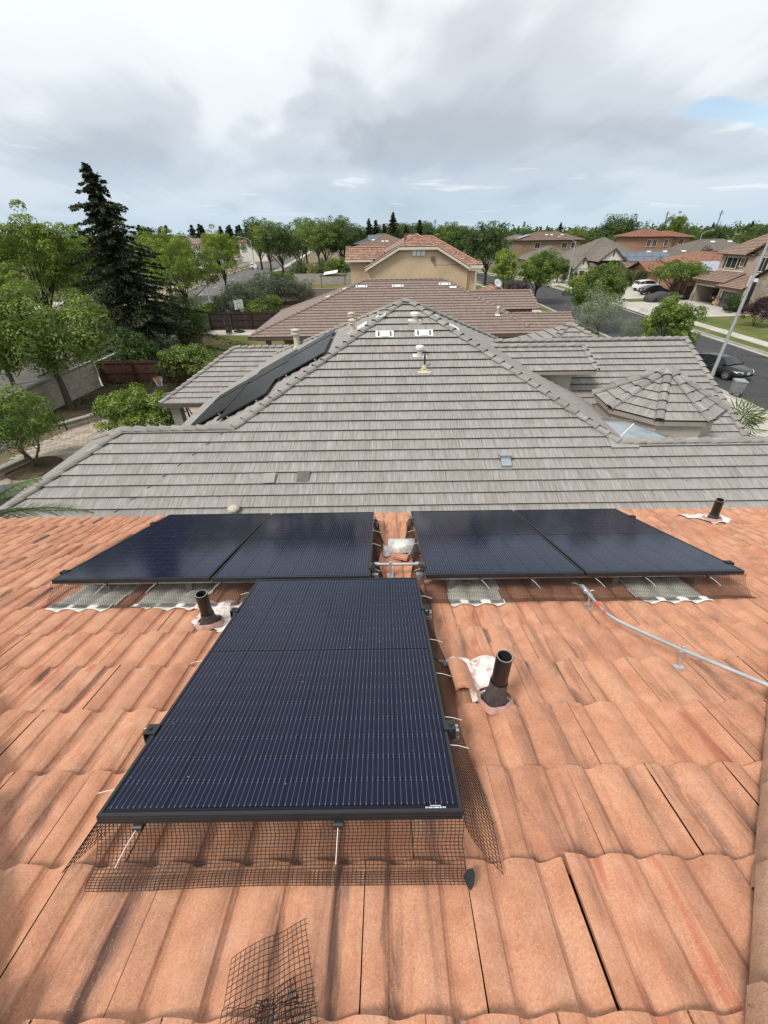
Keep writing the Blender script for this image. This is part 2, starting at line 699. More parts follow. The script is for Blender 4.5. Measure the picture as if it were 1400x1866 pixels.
PT_ = [0, .10, .20, .30, .38, .43, .47, .54, .62, .72, .82, .91, 1.0]      # one wave of the tile: crest, shoulder, quick drop, pan, rise
PH_ = [1, .985, .93, .82, .72, .64, .36, .15, .16, .36, .68, .92, 1.0]
KNOTS = [t * .5 for t in PT_] + [.5 + t * .5 for t in PT_[1:]]


def prof(u):
    return 0.029 * (float(np.interp((u * 2) % 1.0, PT_, PH_)) - 0.62)


def tile_lin(s):
    """height along a tile, s = 0 at the butt, 1 one exposure up"""
    return 0.012 - 0.026 * s


def row_of(d):
    return math.ceil((d - 0.622) / E_T - 1e-6)


def joint(k):
    return 0.235 if k % 2 else 0.08


def surf(x, d):
    k = row_of(d)
    s = (0.622 + E_T * k - d) / E_T
    return prof(((x - joint(k)) / W_T) % 1.0) + tile_lin(s)


house_o = thing('tiled_roof_house', 'house with an orange barrel tile roof sloping away under black solar panels', 'house', (0, 2, 0))
mb = MB()
Z_E = RP(0, D_EAVE).z
yE = RP(0, D_EAVE).y
for sx in (-1, 1):
    pass
apex = RP(X_APEX, D_APEX, -0.07)
eL, eR = RP(X_APEX - HIPK * (D_EAVE - D_APEX), D_EAVE, -0.07), RP(X_APEX + HIPK * (D_EAVE - D_APEX), D_EAVE, -0.07)
back = Vector((0, -14, 0))
mb.face([eL, eR, apex])
mb.face([apex, eR, eR + back, apex + back])
mb.face([eL, apex, apex + back, eL + back])
roof_o = part('roof', mb, plain('roof_underlay', (0.05, 0.045, 0.04), 0.9), house_o)
mb = MB()
mb.obox((eL.x + 0.5, yE - 0.55, 0), (eR.x - eL.x - 1.0, 0, 0), (0, -17, 0), (0, 0, Z_E - 0.25))
part('wall', mb, plain('stucco_tan', (0.42, 0.33, 0.24), 0.95, 0.1, 1.5, 60, 0.3), house_o)
mb = MB()
mb.obox((eL.x, yE - 0.02, Z_E - 0.30), (eR.x - eL.x, 0, 0), (0, 0.035, 0), (0, 0, 0.20))
part('fascia', mb, plain('white_trim', (0.72, 0.70, 0.66), 0.6, 0.06), house_o)
mb = MB()
mb.obox(RP(eL.x, D_EAVE - 0.10, -0.045), (eR.x - eL.x, 0, 0), PD * 0.20, PN * 0.012)
part('drip_edge', mb, plain('white_metal', (0.66, 0.65, 0.62), 0.45, 0.06), house_o)

TRI = [(X_APEX, D_APEX), (X_APEX - HIPK * (D_EAVE + 0.04 - D_APEX), D_EAVE + 0.04), (X_APEX + HIPK * (D_EAVE + 0.04 - D_APEX), D_EAVE + 0.04)]
NS = len(KNOTS) - 1


def s_tile(mb, P, x0, k, clip=None, gap=0.003, dz=0.0, dzl=0.0, tilt=0.0):
    """barrel tile of row k from x0; P(x, d, h) -> point"""
    d1 = 0.622 + E_T * k
    d0 = d1 - E_T - 0.03
    th = 0.014
    xs = [x0 + gap + (W_T - 2 * gap) * KNOTS[i] for i in range(NS + 1)]
    hh = lambda x, d: prof((x - x0) / W_T if 0 <= (x - x0) / W_T <= 1 else 0) + tile_lin((d1 - d) / E_T) + dz + dzl * (1 - (x - x0) / W_T) + tilt * (1 - (d1 - d) / E_T)
    for i in range(NS):
        q = [(xs[i], d0), (xs[i + 1], d0), (xs[i + 1], d1), (xs[i], d1)]
        if clip:
            q = clip_convex(q, clip)
            if not q:
                continue
        top = [P(x, d, hh(x, d)) for x, d in q]
        uv = [(x - x0, d1 - d) for x, d in q]
        mb.face(list(reversed(top)), 0, list(reversed(uv)), True)
        b = [(x, d) for x, d in q if abs(d - d1) < 1e-5]
        if len(b) == 2:
            (xa, da), (xb, db) = sorted(b)
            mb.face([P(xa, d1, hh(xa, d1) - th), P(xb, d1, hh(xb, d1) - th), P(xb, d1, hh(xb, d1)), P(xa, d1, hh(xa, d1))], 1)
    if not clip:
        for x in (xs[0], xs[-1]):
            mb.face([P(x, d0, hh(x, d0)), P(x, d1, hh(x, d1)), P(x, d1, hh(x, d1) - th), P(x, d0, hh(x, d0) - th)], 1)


shared = []
LOCP = lambda x, d, h: Vector((x, -d, h))           # local frame: x across, y up the slope
for v in range(6):
    m_ = MB()
    random.seed(40 + v)
    dd = random.uniform(-0.002, 0.002)
    s_tile(m_, lambda x, d, h: Vector((x, 0.622 - d, h)), 0.0, 0, None, random.uniform(0.0006, 0.0015), dd, random.uniform(-0.002, 0.003))
    shared.append(m_.mesh('barrel_tile', [TERRA, TERRA_EDGE]))
random.seed(5)
BASE = Matrix(((1, 0, 0, 0), (0, -PD.y, PN.y, 0), (0, -PD.z, PN.z, 0), (0, 0, 0, 1)))
cut = MB()
rw = wloc(roof_o)


def add_tile(me, x0, k, hh=0.0, rot=0.0, loc=None):
    o = bpy.data.objects.new('barrel_tile', me)
    COL.objects.link(o)
    o.parent = roof_o
    p = RP(x0, 0.622 + E_T * k, hh) - rw
    o.matrix_local = Matrix.Translation(p) @ BASE @ Matrix.Rotation(rot, 4, 'Z')
    return o


for k in range(-2, 14):
    d1 = 0.622 + E_T * k
    d0 = d1 - E_T - 0.03
    hw = HIPK * (d1 - D_APEX)
    n0 = math.floor((X_APEX - hw - joint(k)) / W_T)
    n1 = math.ceil((X_APEX + hw - joint(k)) / W_T)
    for i in range(n0, n1):
        x0 = joint(k) + i * W_T
        hw0 = HIPK * (d0 - D_APEX)
        if x0 >= X_APEX - hw0 - 0.02 and x0 + W_T <= X_APEX + hw0 + 0.02 and d0 > D_APEX:
            lift = 0.0
            if k == 1 and abs(x0 - 0.543) < 0.01:          # the loose tile lower right, its left edge sprung up
                m_ = MB()
                s_tile(m_, lambda x, d, h: Vector((x, 0.622 - d, h)), 0.0, 0, None, 0.002, 0.003, 0.012, 0.003)
                o = add_tile(m_.mesh('barrel_tile', [TERRA, TERRA_EDGE]), x0 + 0.003, k)
                o['label'] = 'loose tile with a sprung left edge'
                continue
            add_tile(random.choice(shared), x0, k, random.uniform(-0.0015, 0.0025), random.gauss(0, 0.004))
        else:
            m_ = MB()
            tt = random.random() + .001
            s_tile(m_, lambda x, d, h: RP(x, d, h), x0, k, TRI if area2(TRI) > 0 else TRI[::-1])
            for ff, uu, ss, mm in zip(m_.f, m_.uv, m_.sm, m_.m):
                cut.face([m_.v[q] for q in ff], mm, uu, ss, tt)

part('cut_tiles', cut, [TERRA, TERRA_EDGE], roof_o, kind='stuff')
# the two side facets, behind the hips: rows of the same tile joined
for sx in (-1, 1):
    m_ = MB()
    O = apex.copy()
    c_, s_ = math.cos(TH), math.sin(TH)
    Ds, Ns = Vector((sx * c_, 0, -s_)), Vector((sx * s_, 0, c_))
    for k in range(-2, 14):
        d1 = 0.622 + E_T * k
        j = 0
        for j in range(-1, 26):
            y0 = apex.y + (d1 - D_APEX) * c_ - W_T * (j + 1)
            if y0 < -6:
                break
            cl = [(-50, D_APEX), (-50, 9), (apex.y + 9.27 * c_, 9), (apex.y, D_APEX)]
            cl = cl if area2(cl) > 0 else cl[::-1]
            q = [(y0, d1 - E_T), (y0 + W_T, d1 - E_T), (y0 + W_T, d1), (y0, d1)]
            Pf = lambda x, d, h: O + Ds * (d - D_APEX) + Vector((0, x - O.y, 0)) + Ns * (h + 0.07)
            s_tile(m_, Pf, y0, k, cl)
    part('side_tiling', m_, [TERRA, TERRA_EDGE], roof_o, kind='stuff')

# hip caps
capmat = NT('weathered_hip_cap')
_v = capmat.tc.outputs['Object']
_n = capmat.noise(_v, 7, 5, 0.6)
_f = capmat.noise(_v, 160, 3, 0.7)
_c = capmat.ramp(_n, [(0.25, (0.30, 0.17, 0.11)), (0.5, (0.46, 0.27, 0.18)), (0.75, (0.56, 0.36, 0.25))])
_c = capmat.mix(1.0, _c, capmat.ramp(_f, [(0.3, 0.8), (0.7, 1.15)]), 'MULTIPLY')
_c = capmat.mix(capmat.ramp(capmat.noise(_v, 22, 4, 0.65), [(0.66, 0.0), (0.74, 0.9)]), _c, (0.10, 0.07, 0.05))
capmat.bump(_f, 0.5, 0.006)
CAPM = capmat.done(_c, 0.95, spec=0.2)
for sx, e in ((-1, eL), (1, eR)):
    for M, L in cap_frames(e + Vector((0, 0, 0.07)), apex + Vector((0, 0, 0.07)), 0.36):
        m_ = MB()
        jit = Matrix.Rotation(random.uniform(-0.03, 0.03), 4, 'Z')
        cap_shape(m_, 0.25, 0.085, L, 0, 9, M @ jit, 0.025, 0.65)
        part('hip_cap', m_, [CAPM, TERRA_EDGE], roof_o)
m_ = MB()
capline(m_, apex + Vector((0, -6, 0.07)), apex + Vector((0, 0.1, 0.07)), 0.25, 0.10, 0.36, 0, 9, 0.045)
part('ridge_cap', m_, [CAPM, TERRA_EDGE], roof_o)

# ------------------------------------------------------------------ sheets of metal or paste draped over the tiles
FLASH = plain('painted_flashing', (0.76, 0.75, 0.67), 0.55, 0.15, 8, 60)
tq = NT('lead_paste')
_v = tq.tc.outputs['Object']
_c = tq.ramp(tq.noise(_v, 22, 6, 0.65, 0.5), [(0.36, (0.52, 0.25, 0.20)), (0.47, (0.72, 0.60, 0.55)), (0.56, (0.83, 0.80, 0.76))])
_c = tq.mix(tq.ramp(tq.noise(_v, 60, 4, 0.7), [(0.62, 0.0), (0.7, 0.8)]), _c, (0.30, 0.24, 0.22))
tq.bump(tq.noise(_v, 45, 4), 0.5, 0.01)
PASTE = tq.done(_c, 0.8)


def drape(outline, h=0.010, res=0.02, sag=1.0):
    """sheet that follows the tiles below it; outline in (x, d)"""
    m_ = MB()
    ol = outline if area2(outline) > 0 else outline[::-1]
    xs, ds = [p[0] for p in ol], [p[1] for p in ol]
    sm = lambda x, d: (surf(x - .004, d) + surf(x + .004, d)) / 2 * sag
    nx, nd = int((max(xs) - min(xs)) / res) + 1, int((max(ds) - min(ds)) / res) + 1

    def inside(x, d):
        c = False
        for i in range(len(ol)):
            (ax, ay), (bx, by) = ol[i], ol[(i + 1) % len(ol)]
            if (ay > d) != (by > d) and x < (bx - ax) * (d - ay) / (by - ay) + ax:
                c = not c
        return c
    vid = {}

    def vtx(i, j):
        if (i, j) not in vid:
            x, d = min(xs) + i * res, min(ds) + j * res
            vid[(i, j)] = len(m_.v)
            m_.v.append(tuple(RP(x, d, max(sm(x, d), sm(x, d + 0.012), sm(x, d - 0.012)) + h)))
        return vid[(i, j)]
    for i in range(nx):
        for j in range(nd):
            if inside(min(xs) + (i + .5) * res, min(ds) + (j + .5) * res):
                m_.f.append((vtx(i, j + 1), vtx(i + 1, j + 1), vtx(i + 1, j), vtx(i, j)))
                m_.m.append(0), m_.uv.append(None), m_.sm.append(True), m_.tint.append(0.0)
    return m_


# metal mount flashings shaped like three tile waves, half under the arrays
for xa, xb in ((-2.37, -1.93), (-1.80, -1.32), (0.46, 0.84), (1.80, 2.30)):
    w_ = 0.012 * math.sin(xa * 9)
    part('mount_flashing', drape([(xa, 2.615 + w_), (xb, 2.605), (xb + 0.02, 3.05), (xa + 0.02, 3.05)], 0.008), FLASH, roof_o)

# ------------------------------------------------------------------ vent pipes through the tiles
PIPE = NT('abs_pipe')
_v = PIPE.tc.outputs['Object']
_c = PIPE.ramp(PIPE.noise(PIPE.map(_v, (14, 14, 5)), 1.0, 5, 0.6), [(0.56, (0.013, 0.011, 0.011)), (0.66, (0.06, 0.035, 0.03)), (0.76, (0.36, 0.17, 0.14))])
PIPE = PIPE.done(_c, 0.38)
BOOT = plain('lead_boot', (0.07, 0.06, 0.06), 0.6, 0.35, 16, 70, 0.3)
SEAL = plain('pink_sealant', (0.42, 0.245, 0.205), 0.75, 0.2, 20, 70, 0.2)


def pipe_thing(label, base, top, r, boot, paste, flare=2.1):
    t = thing('vent_pipe', label, 'vent pipe', base, 0, 'plumbing vent pipes through the orange tiles')
    b, tp = Vector(base), Vector(top)
    ax = (tp - b).normalized()
    m_ = MB()
    n = 20
    m_.tube([b - ax * 0.06, tp], r, n, 0, False)
    m_.tube([tp, b], r * 0.86, n, 1, False)
    x = ax.orthogonal().normalized()
    y = ax.cross(x)
    ring = lambda rr, o=0: [tp + (x * math.cos(2 * math.pi * i / n) + y * math.sin(2 * math.pi * i / n)) * rr for i in range(n)]
    a_, b_ = ring(r), ring(r * 0.86)
    m_.idx(a_ + b_, [(i, (i + 1) % n, n + (i + 1) % n, n + i) for i in range(n)], 2)
    part('pipe', m_, [PIPE, plain('pipe_bore', (0.008, 0.008, 0.008), 0.9), plain('pipe_rim', (0.22, 0.23, 0.22), 0.4)], t)
    m_ = MB()
    pts, rs = [], []
    for i in range(9):
        s = i / 8
        pts.append(b + ax * (boot * s - 0.01) + PN * (-0.01 * (1 - s)))
        rs.append(r * (1.12 + (flare - 1.12) * (1 - s) ** 2.2) * (1 + 0.03 * math.sin(i * 2.1)))
    m_.tube(pts, rs, n, 0, False)
    part('boot', m_, BOOT, t)
    m_ = MB()
    k = 28
    vs = []
    for rr, h in ((r * 2.0, 0.034), (r * 2.15, 0.028), (r * 2.35, 0.004)):
        for i in range(k):
            a = 2 * math.pi * i / k
            q = rr * (1 + 0.07 * math.sin(3 * a + r * 50) + 0.04 * math.sin(7 * a))
            vs.append(b + Vector((1, 0, 0)) * math.cos(a) * q - PD * math.sin(a) * q + PN * h)
    m_.idx(vs, [(i + j * k, (i + 1) % k + j * k, (i + 1) % k + (j + 1) * k, i + (j + 1) * k) for j in range(2) for i in range(k)], 0, True)
    part('sealant_collar', m_, SEAL, t)
    if paste:
        part('painted_flashing', drape(paste, 0.014, 0.014), PASTE, t)
    return t


p1b = RP(0.515, 1.665, 0.004)
pipe_thing('black vent pipe in whitewashed flashing right of the lower solar panel', p1b, (0.521, 1.150, 7.655), 0.036, 0.17,
           [(0.27, 1.985), (0.34, 2.03), (0.44, 2.0), (0.52, 2.03), (0.62, 2.02), (0.70, 1.99), (0.68, 1.95), (0.60, 1.90), (0.585, 1.66), (0.60, 1.645), (0.42, 1.645), (0.40, 1.78), (0.36, 1.93), (0.29, 1.955)])
p2b = RP(-1.145, 2.42, 0.004)
pipe_thing('black vent pipe with flared boot between the left arrays and the lower panel', p2b, tuple(p2b + Vector((0.008, 0, 0.275))), 0.036, 0.12,
           [(-1.40, 2.70), (-1.30, 2.74), (-1.0, 2.72), (-0.86, 2.69), (-0.88, 2.54), (-0.95, 2.36), (-1.02, 2.34), (-1.20, 2.36), (-1.27, 2.42), (-1.26, 2.56), (-1.36, 2.60)], 2.4)
p3b = RP(3.78, 4.56, 0.004)
pipe_thing('tilted brown vent pipe by the eave right of the arrays', p3b, (3.735, 3.86, 6.70), 0.042, 0.10,
           [(3.50, 4.76), (3.58, 4.79), (3.68, 4.76), (3.80, 4.78), (3.90, 4.74), (3.95, 4.66), (3.95, 4.50), (3.86, 4.44), (3.70, 4.44), (3.58, 4.62), (3.46, 4.70)], 1.9)

# half tile lying loose by the right pipe
m_ = MB()
vs = []
for d_, hz in ((1.935, 0.0), (1.70, 0.012)):
    for rr in (0.0, -0.014):
        for i in range(9):
            s = i / 8
            vs.append(RP(0.330 + 0.105 * s + (1.935 - d_) * 0.02, d_, 0.020 + hz + 0.045 * math.sin(math.pi * (0.22 + 0.72 * s)) + rr))
n = 9
f = []
for i in range(n - 1):
    f += [(i, 2 * n + i, 2 * n + i + 1, i + 1), (n + i + 1, 3 * n + i + 1, 3 * n + i, n + i), (2 * n + i, 3 * n + i, 3 * n + i + 1, 2 * n + i + 1), (i + 1, n + i + 1, n + i, i)]
f += [(0, n, 3 * n, 2 * n), (n - 1, 3 * n - 1, 4 * n - 1, 2 * n - 1)]
m_.idx(vs, f, 0, False, [(0.1 + (i % 9) * 0.012, 0.1 + (i // 18) * 0.23) for i in range(36)])
solo('tile_fragment', m_, TERRA, 'half barrel tile tucked against the pipe beside the lower panel', 'roof tile', tuple(RP(0.33, 1.8)))

# galvanised hood vent and broken tile between the upper arrays
GALV = NT('whitewashed_galvanised')
_v = GALV.tc.outputs['Object']
_c = GALV.ramp(GALV.noise(_v, 26, 6, 0.7, 0.6), [(0.35, (0.36, 0.37, 0.36)), (0.5, (0.58, 0.58, 0.56)), (0.62, (0.74, 0.66, 0.63))])
GALV = GALV.done(_c, 0.45, 0.3)
t = thing('hood_vent', 'whitewashed half-round hood vent in the gap between the upper arrays', 'roof vent', RP(0.17, 3.66))
m_ = MB()
n = 12
vs = []
for x in (0.035, 0.335):
    for rr in (0.085, 0.078):
        for i in range(n + 1):
            a = math.pi * (1.08 * i / n - 0.04)
            vs.append(RP(x + 0.006 * math.sin(i * 2.0), 3.66 + math.cos(a) * rr, 0.045 + math.sin(a) * rr * 1.1))
q = n + 1
f = []
for i in range(n):
    f += [(i, i + 1, 2 * q + i + 1, 2 * q + i), (q + i + 1, q + i, 3 * q + i, 3 * q + i + 1), (i, q + i, q + i + 1, i + 1), (2 * q + i, 2 * q + i + 1, 3 * q + i + 1, 3 * q + i)]
m_.idx(vs, f, 0, True)
part('hood', m_, GALV, t)
m_ = MB()
m_.obox(RP(0.06, 3.58, 0.02), (0.25, 0, 0), PD * 0.16, PN * 0.045)
part('throat', m_, plain('dark_throat', (0.03, 0.028, 0.026), 0.9), t)
part('base_flange', drape([(0.0, 3.86), (0.34, 3.86), (0.36, 3.56), (-0.01, 3.56)], 0.012), GALV, t)
m_ = MB()
vs = []
for s_, (xa, da) in ((0, (0.075, 3.53)), (1, (0.215, 3.46))):
    for rr in (0.0, -0.014):
        for i in range(6):
            a = math.pi * (0.15 + 0.7 * i / 5)
            vs.append(RP(xa + 0.02 * math.cos(a), da + 0.05 * math.cos(a), 0.012 + 0.045 * math.sin(a) + rr))
n = 6
f = []
for i in range(n - 1):
    f += [(i, i + 1, 2 * n + i + 1, 2 * n + i), (n + i + 1, n + i, 3 * n + i, 3 * n + i + 1), (2 * n + i, 2 * n + i + 1, 3 * n + i + 1, 3 * n + i), (i, n + i, n + i + 1, i + 1)]
m_.idx(vs, f, 0, False, [(0.1 + (i % 6) * .02, 0.1 + (i // 12) * .2) for i in range(24)])
solo('tile_fragment', m_, TERRA, 'broken piece of orange tile lying just below the hood vent', 'roof tile', tuple(RP(0.14, 3.5)))
# ------------------------------------------------------------------ solar panels on the orange roof
PW, PL, PH = 1.134, 1.722, 0.183          # width, length, height of the glass off the tiles


def cell_mat():
    t = NT('silicon_cell')
    o = t.sep(t.tc.outputs['UV'])
    r, rc = t.rnd()
    # ten busbars down each half cell, with solder pads at their ends
    a = t.math('ABSOLUTE', t.math('SUBTRACT', t.math('FRACT', t.math('MULTIPLY', o[0], 10.0)), 0.5))
    edge = t.math('ABSOLUTE', t.math('SUBTRACT', o[1], 0.5))
    pad = t.ramp(edge, [(0.40, 0.0), (0.43, 1.0)])
    wid = t.math('ADD', 0.034, t.math('MULTIPLY', pad, 0.045))
    bar = t.math('LESS_THAN', a, wid)
    base = t.ramp(t.noise(t.comb(o[0], o[1], t.math('MULTIPLY', r, 30.0)), 3, 3), [(0.3, (0.0030, 0.0045, 0.020)), (0.7, (0.0046, 0.0066, 0.029))])
    fing = t.ramp(t.math('FRACT', t.math('MULTIPLY', o[1], 60.0)), [(0.0, 1.25), (0.3, 0.95)])
    base = t.mix(1.0, base, fing, 'MULTIPLY')
    col = t.mix(bar, base, (0.12, 0.125, 0.15))
    gp = t.sep(t.tc.outputs['Object'])
    return t.done(col, 0.10, spec=0.5, ior=1.30)


CELL = cell_mat()
CELL.node_tree.nodes['Principled BSDF'].inputs['Sheen Weight'].default_value = 0.04     # film of dust
CELL.node_tree.nodes['Principled BSDF'].inputs['Sheen Roughness'].default_value = 0.35
BACK = plain('panel_backsheet', (0.006, 0.0065, 0.012), 0.08, 0.1, 3, 40, ior=1.30)
FRAME = plain('black_anodised', (0.016, 0.018, 0.021), 0.32, 0.15, 5, 60)
ALU = plain('mill_aluminium', (0.62, 0.63, 0.64), 0.32, 0.1, 6, 80, metal=0.85)
CLAMP = plain('black_clamp', (0.02, 0.02, 0.02), 0.45, 0.2)
cellmb = MB()
cw, ch = 0.1815, 0.0905
b_ = 0.003
cellmb.idx([(-cw / 2, -ch / 2, 0), (cw / 2, -ch / 2, 0), (cw / 2, ch / 2, 0), (-cw / 2, ch / 2, 0),
            (-cw / 2, -ch / 2, -0.0012), (cw / 2, -ch / 2, -0.0012), (cw / 2, ch / 2, -0.0012), (-cw / 2, ch / 2, -0.0012)],
           [(0, 1, 2, 3), (4, 5, 1, 0), (5, 6, 2, 1), (6, 7, 3, 2), (7, 4, 0, 3)], 0, False,
           [(0, 0), (1, 0), (1, 1), (0, 1), (0, 0), (1, 0), (1, 1), (0, 1)])
CELLME = cellmb.mesh('solar_cell', CELL)
DUST = NT('dust_specks')
DUST = plain('dust_speck', (0.30, 0.31, 0.33), 0.9, 0.2)


def panel(label, x0, d0, group='solar panels laid on the orange tiles', mark=False):
    """x0 left edge, d0 upper edge on the slope; local x across, y up the slope, z off the roof"""
    c = RP(x0 + PW / 2, d0 + PL / 2, PH)
    t = thing('solar_module', label, 'solar panel', (0, 0, 0), 0, group)
    t.matrix_world = Matrix.Translation(c) @ BASE
    hw, hl, fh, lip = PW / 2, PL / 2, 0.032, 0.011
    m_ = MB()
    for sx in (-1, 1):
        m_.obox((sx * hw, -hl, -fh), (-sx * lip, 0, 0), (0, PL, 0), (0, 0, fh))
        m_.obox((sx * hw, -hl + lip, -fh), (-sx * 0.03, 0, 0), (0, PL - 2 * lip, 0), (0, 0, 0.002))
    for sy in (-1, 1):
        m_.obox((-hw + lip, sy * hl, -fh), (PW - 2 * lip, 0, 0), (0, -sy * lip, 0), (0, 0, fh))
        for zz in (-0.012, -0.023):      # drawn ribs along the outside of the frame
            m_.obox((-hw, sy * hl, zz), (PW, 0, 0), (0, sy * 0.0015, 0), (0, 0, 0.003))
    lpart('frame', m_, FRAME, t)
    m_ = MB()
    m_.obox((-hw + lip, -hl + lip, -0.0075), (PW - 2 * lip, 0, 0), (0, PL - 2 * lip, 0), (0, 0, 0.0045))
    lpart('backsheet', m_, BACK, t)
    for i in range(6):
        for j in range(18):
            o = bpy.data.objects.new('solar_cell', CELLME)
            COL.objects.link(o)
            o.parent = t
            o.location = ((i - 2.5) * 0.1838, (j - 8.5) * 0.0921 + (0.006 if j > 8 else -0.006), -0.0015)
    # bird lime and grit stuck to the glass
    m_ = MB()
    for _ in range(34):
        x, y = random.uniform(-hw * .95, hw * .95), random.uniform(-hl * .95, hl * .95)
        r = random.uniform(0.001, 0.003)
        k = 6
        m_.face([(x + r * math.cos(6.28 * q / k) * random.uniform(.5, 1.3), y + r * math.sin(6.28 * q / k) * random.uniform(.5, 1.3), -0.0008) for q in range(k)])
    for _ in range(5):
        x, y, a = random.uniform(-hw * .9, hw * .9), random.uniform(-hl * .9, hl * .9), random.uniform(0, 3)
        l, w = random.uniform(.01, .03), 0.0012
        m_.face([(x, y, -0.0008), (x + l * math.cos(a), y + l * math.sin(a), -0.0008), (x + l * math.cos(a) + w, y + l * math.sin(a) + w, -0.0008), (x + w, y + w, -0.0008)])
    lpart('dust_speck', m_, DUST, t, kind='stuff')
    if mark:      # serial label strip at the near right corner of the glass
        m_ = MB()
        for q in range(12):
            w = random.uniform(0.0025, 0.005)
            m_.obox((0.453 + q * 0.0055, hl - 0.0165, -0.0006), (w, 0, 0), (0, 0.0045, 0), (0, 0, 0.0003))
        m_.obox((0.468, hl - 0.0215, -0.0006), (0.034, 0, 0), (0, 0.002, 0), (0, 0, 0.0003))
        lpart('serial_label', m_, plain('label_white', (0.7, 0.72, 0.75), 0.5, 0.05), t)
    return t


XL0, XR0 = -2.385, 0.315
panels = [
    ('large black solar panel alone in front, nearest the camera', -0.903, 0.985, True),
    ('outermost black solar panel on the left of the back row', -2.402, 2.752, False),
    ('black solar panel left of the gap with the hood vent', -1.245, 2.742, False),
    ('black solar panel right of the gap with the hood vent', 0.300, 2.752, False),
    ('outermost black solar panel on the right of the back row', 1.452, 2.745, False)]
PT = [panel(a, b, c, mark=m) for a, b, c, m in panels]
PX = [(b, c) for a, b, c, m in panels]


def clamp(owner, x, d, side):
    """black end clamp on the frame, jutting to the given side"""
    m_ = MB()
    for o, a, b, c in (((x - side * 0.012, d - 0.024, PH + 0.001), 0.046 * side, 0.048, 0.005), ((x + side * 0.006, d - 0.024, PH - 0.036), 0.004 * side, 0.048, 0.037),
                       ((x + side * 0.030, d - 0.024, PH - 0.030), 0.004 * side, 0.048, 0.031), ((x + side * 0.004, d - 0.024, PH - 0.04), 0.03 * side, 0.048, 0.005)):
        m_.obox(RP(*o), (a, 0, 0), PD * b, PN * c)
    m_.tube([RP(x + side * 0.018, d, PH + 0.004), RP(x + side * 0.018, d, PH + 0.012)], 0.009, 6)
    o = bpy.data.objects.new('end_clamp', None)
    me = m_.mesh('end_clamp', CLAMP)
    me.transform(owner.matrix_world.inverted())
    o = bpy.data.objects.new('end_clamp', me)
    COL.objects.link(o)
    o.parent = owner


def rail(label, x0, x1, d):
    """extruded rail with two grooves on L feet"""
    t = thing('mounting_rail', label, 'mounting rail', RP(x0, d, 0.1), 0, 'aluminium rails under the solar panels')
    m_ = MB()
    prof_ = [(-0.018, 0), (0.018, 0), (0.018, 0.014), (0.010, 0.016), (0.010, 0.022), (0.018, 0.024), (0.018, 0.048), (0.006, 0.048), (0.006, 0.040), (-0.006, 0.040), (-0.006, 0.048), (-0.018, 0.048), (-0.018, 0.024), (-0.010, 0.022), (-0.010, 0.016), (-0.018, 0.014)]
    m_.prism([RP(x0, d + a, 0.098 + b) for a, b in prof_], (x1 - x0, 0, 0))
    part('extrusion', m_, ALU, t)
    x = x0 + 0.25
    while x < x1:
        m_ = MB()
        m_.obox(RP(x, d + 0.019, -0.01), (0.045, 0, 0), PD * 0.005, PN * 0.14)
        m_.obox(RP(x, d + 0.019, -0.01), (0.045, 0, 0), PD * 0.07, PN * 0.006)
        m_.tube([RP(x + 0.022, d + 0.01, 0.118), RP(x + 0.022, d + 0.034, 0.118)], 0.008, 6)
        part('foot', m_, plain('shaded_aluminium', (0.20, 0.20, 0.20), 0.5, 0.15, metal=0.5), t)  # metal coloured darker to imitate the shadow under the panels
        x += 0.62
    return t


for d in (1.33, 2.27):
    for s in (-1, 1):
        clamp(PT[0], -0.903 if s < 0 else -0.903 + PW, d, s)
rail('rail under the lower end of the front panel, its end showing at right', -0.88, 0.285, 1.36)
rail('rail under the upper end of the front panel, its end showing at right', -0.88, 0.285, 2.29)
for d in (2.90, 4.15):
    clamp(PT[1], -2.402, d, -1)
    clamp(PT[2], -1.245 + PW, d, 1)
    clamp(PT[3], 0.300, d, -1)
    clamp(PT[4], 1.452 + PW, d, 1)
rail('near rail under the left back array, end showing in the gap', -2.38, -0.05, 2.86)
rail('far rail under the left back array', -2.38, -0.07, 4.17)
rail('near rail under the right back array, end showing in the gap', 0.235, 2.57, 2.86)
rail('far rail under the right back array', 0.27, 2.57, 4.17)

# ------------------------------------------------------------------ wire mesh against birds
WIRE = plain('pvc_coated_wire', (0.035, 0.017, 0.014), 0.5, 0.2)
WIREB = plain('black_wire', (0.013, 0.013, 0.016), 0.5, 0.2)
TIE = plain('white_tie', (0.75, 0.73, 0.70), 0.4, 0.05)


def net(mb, G, r=0.00125, fray=0.3):
    """welded mesh through a grid of points, three-sided wires"""
    ni, nj = len(G), len(G[0])
    for i in range(ni):
        pts = list(G[i])
        if random.random() < fray:
            pts[-1] = pts[-1] + (pts[-1] - pts[-2]) * random.uniform(0.1, 0.6)
        mb.tube(pts, r, 3, 0, False)
    for j in range(nj):
        pts = [G[i][j] for i in range(ni)]
        if random.random() < fray:
            pts[-1] = pts[-1] + (pts[-1] - pts[-2]) * random.uniform(0.1, 0.6)
        mb.tube(pts, r, 3, 0, False)


S = 0.0127


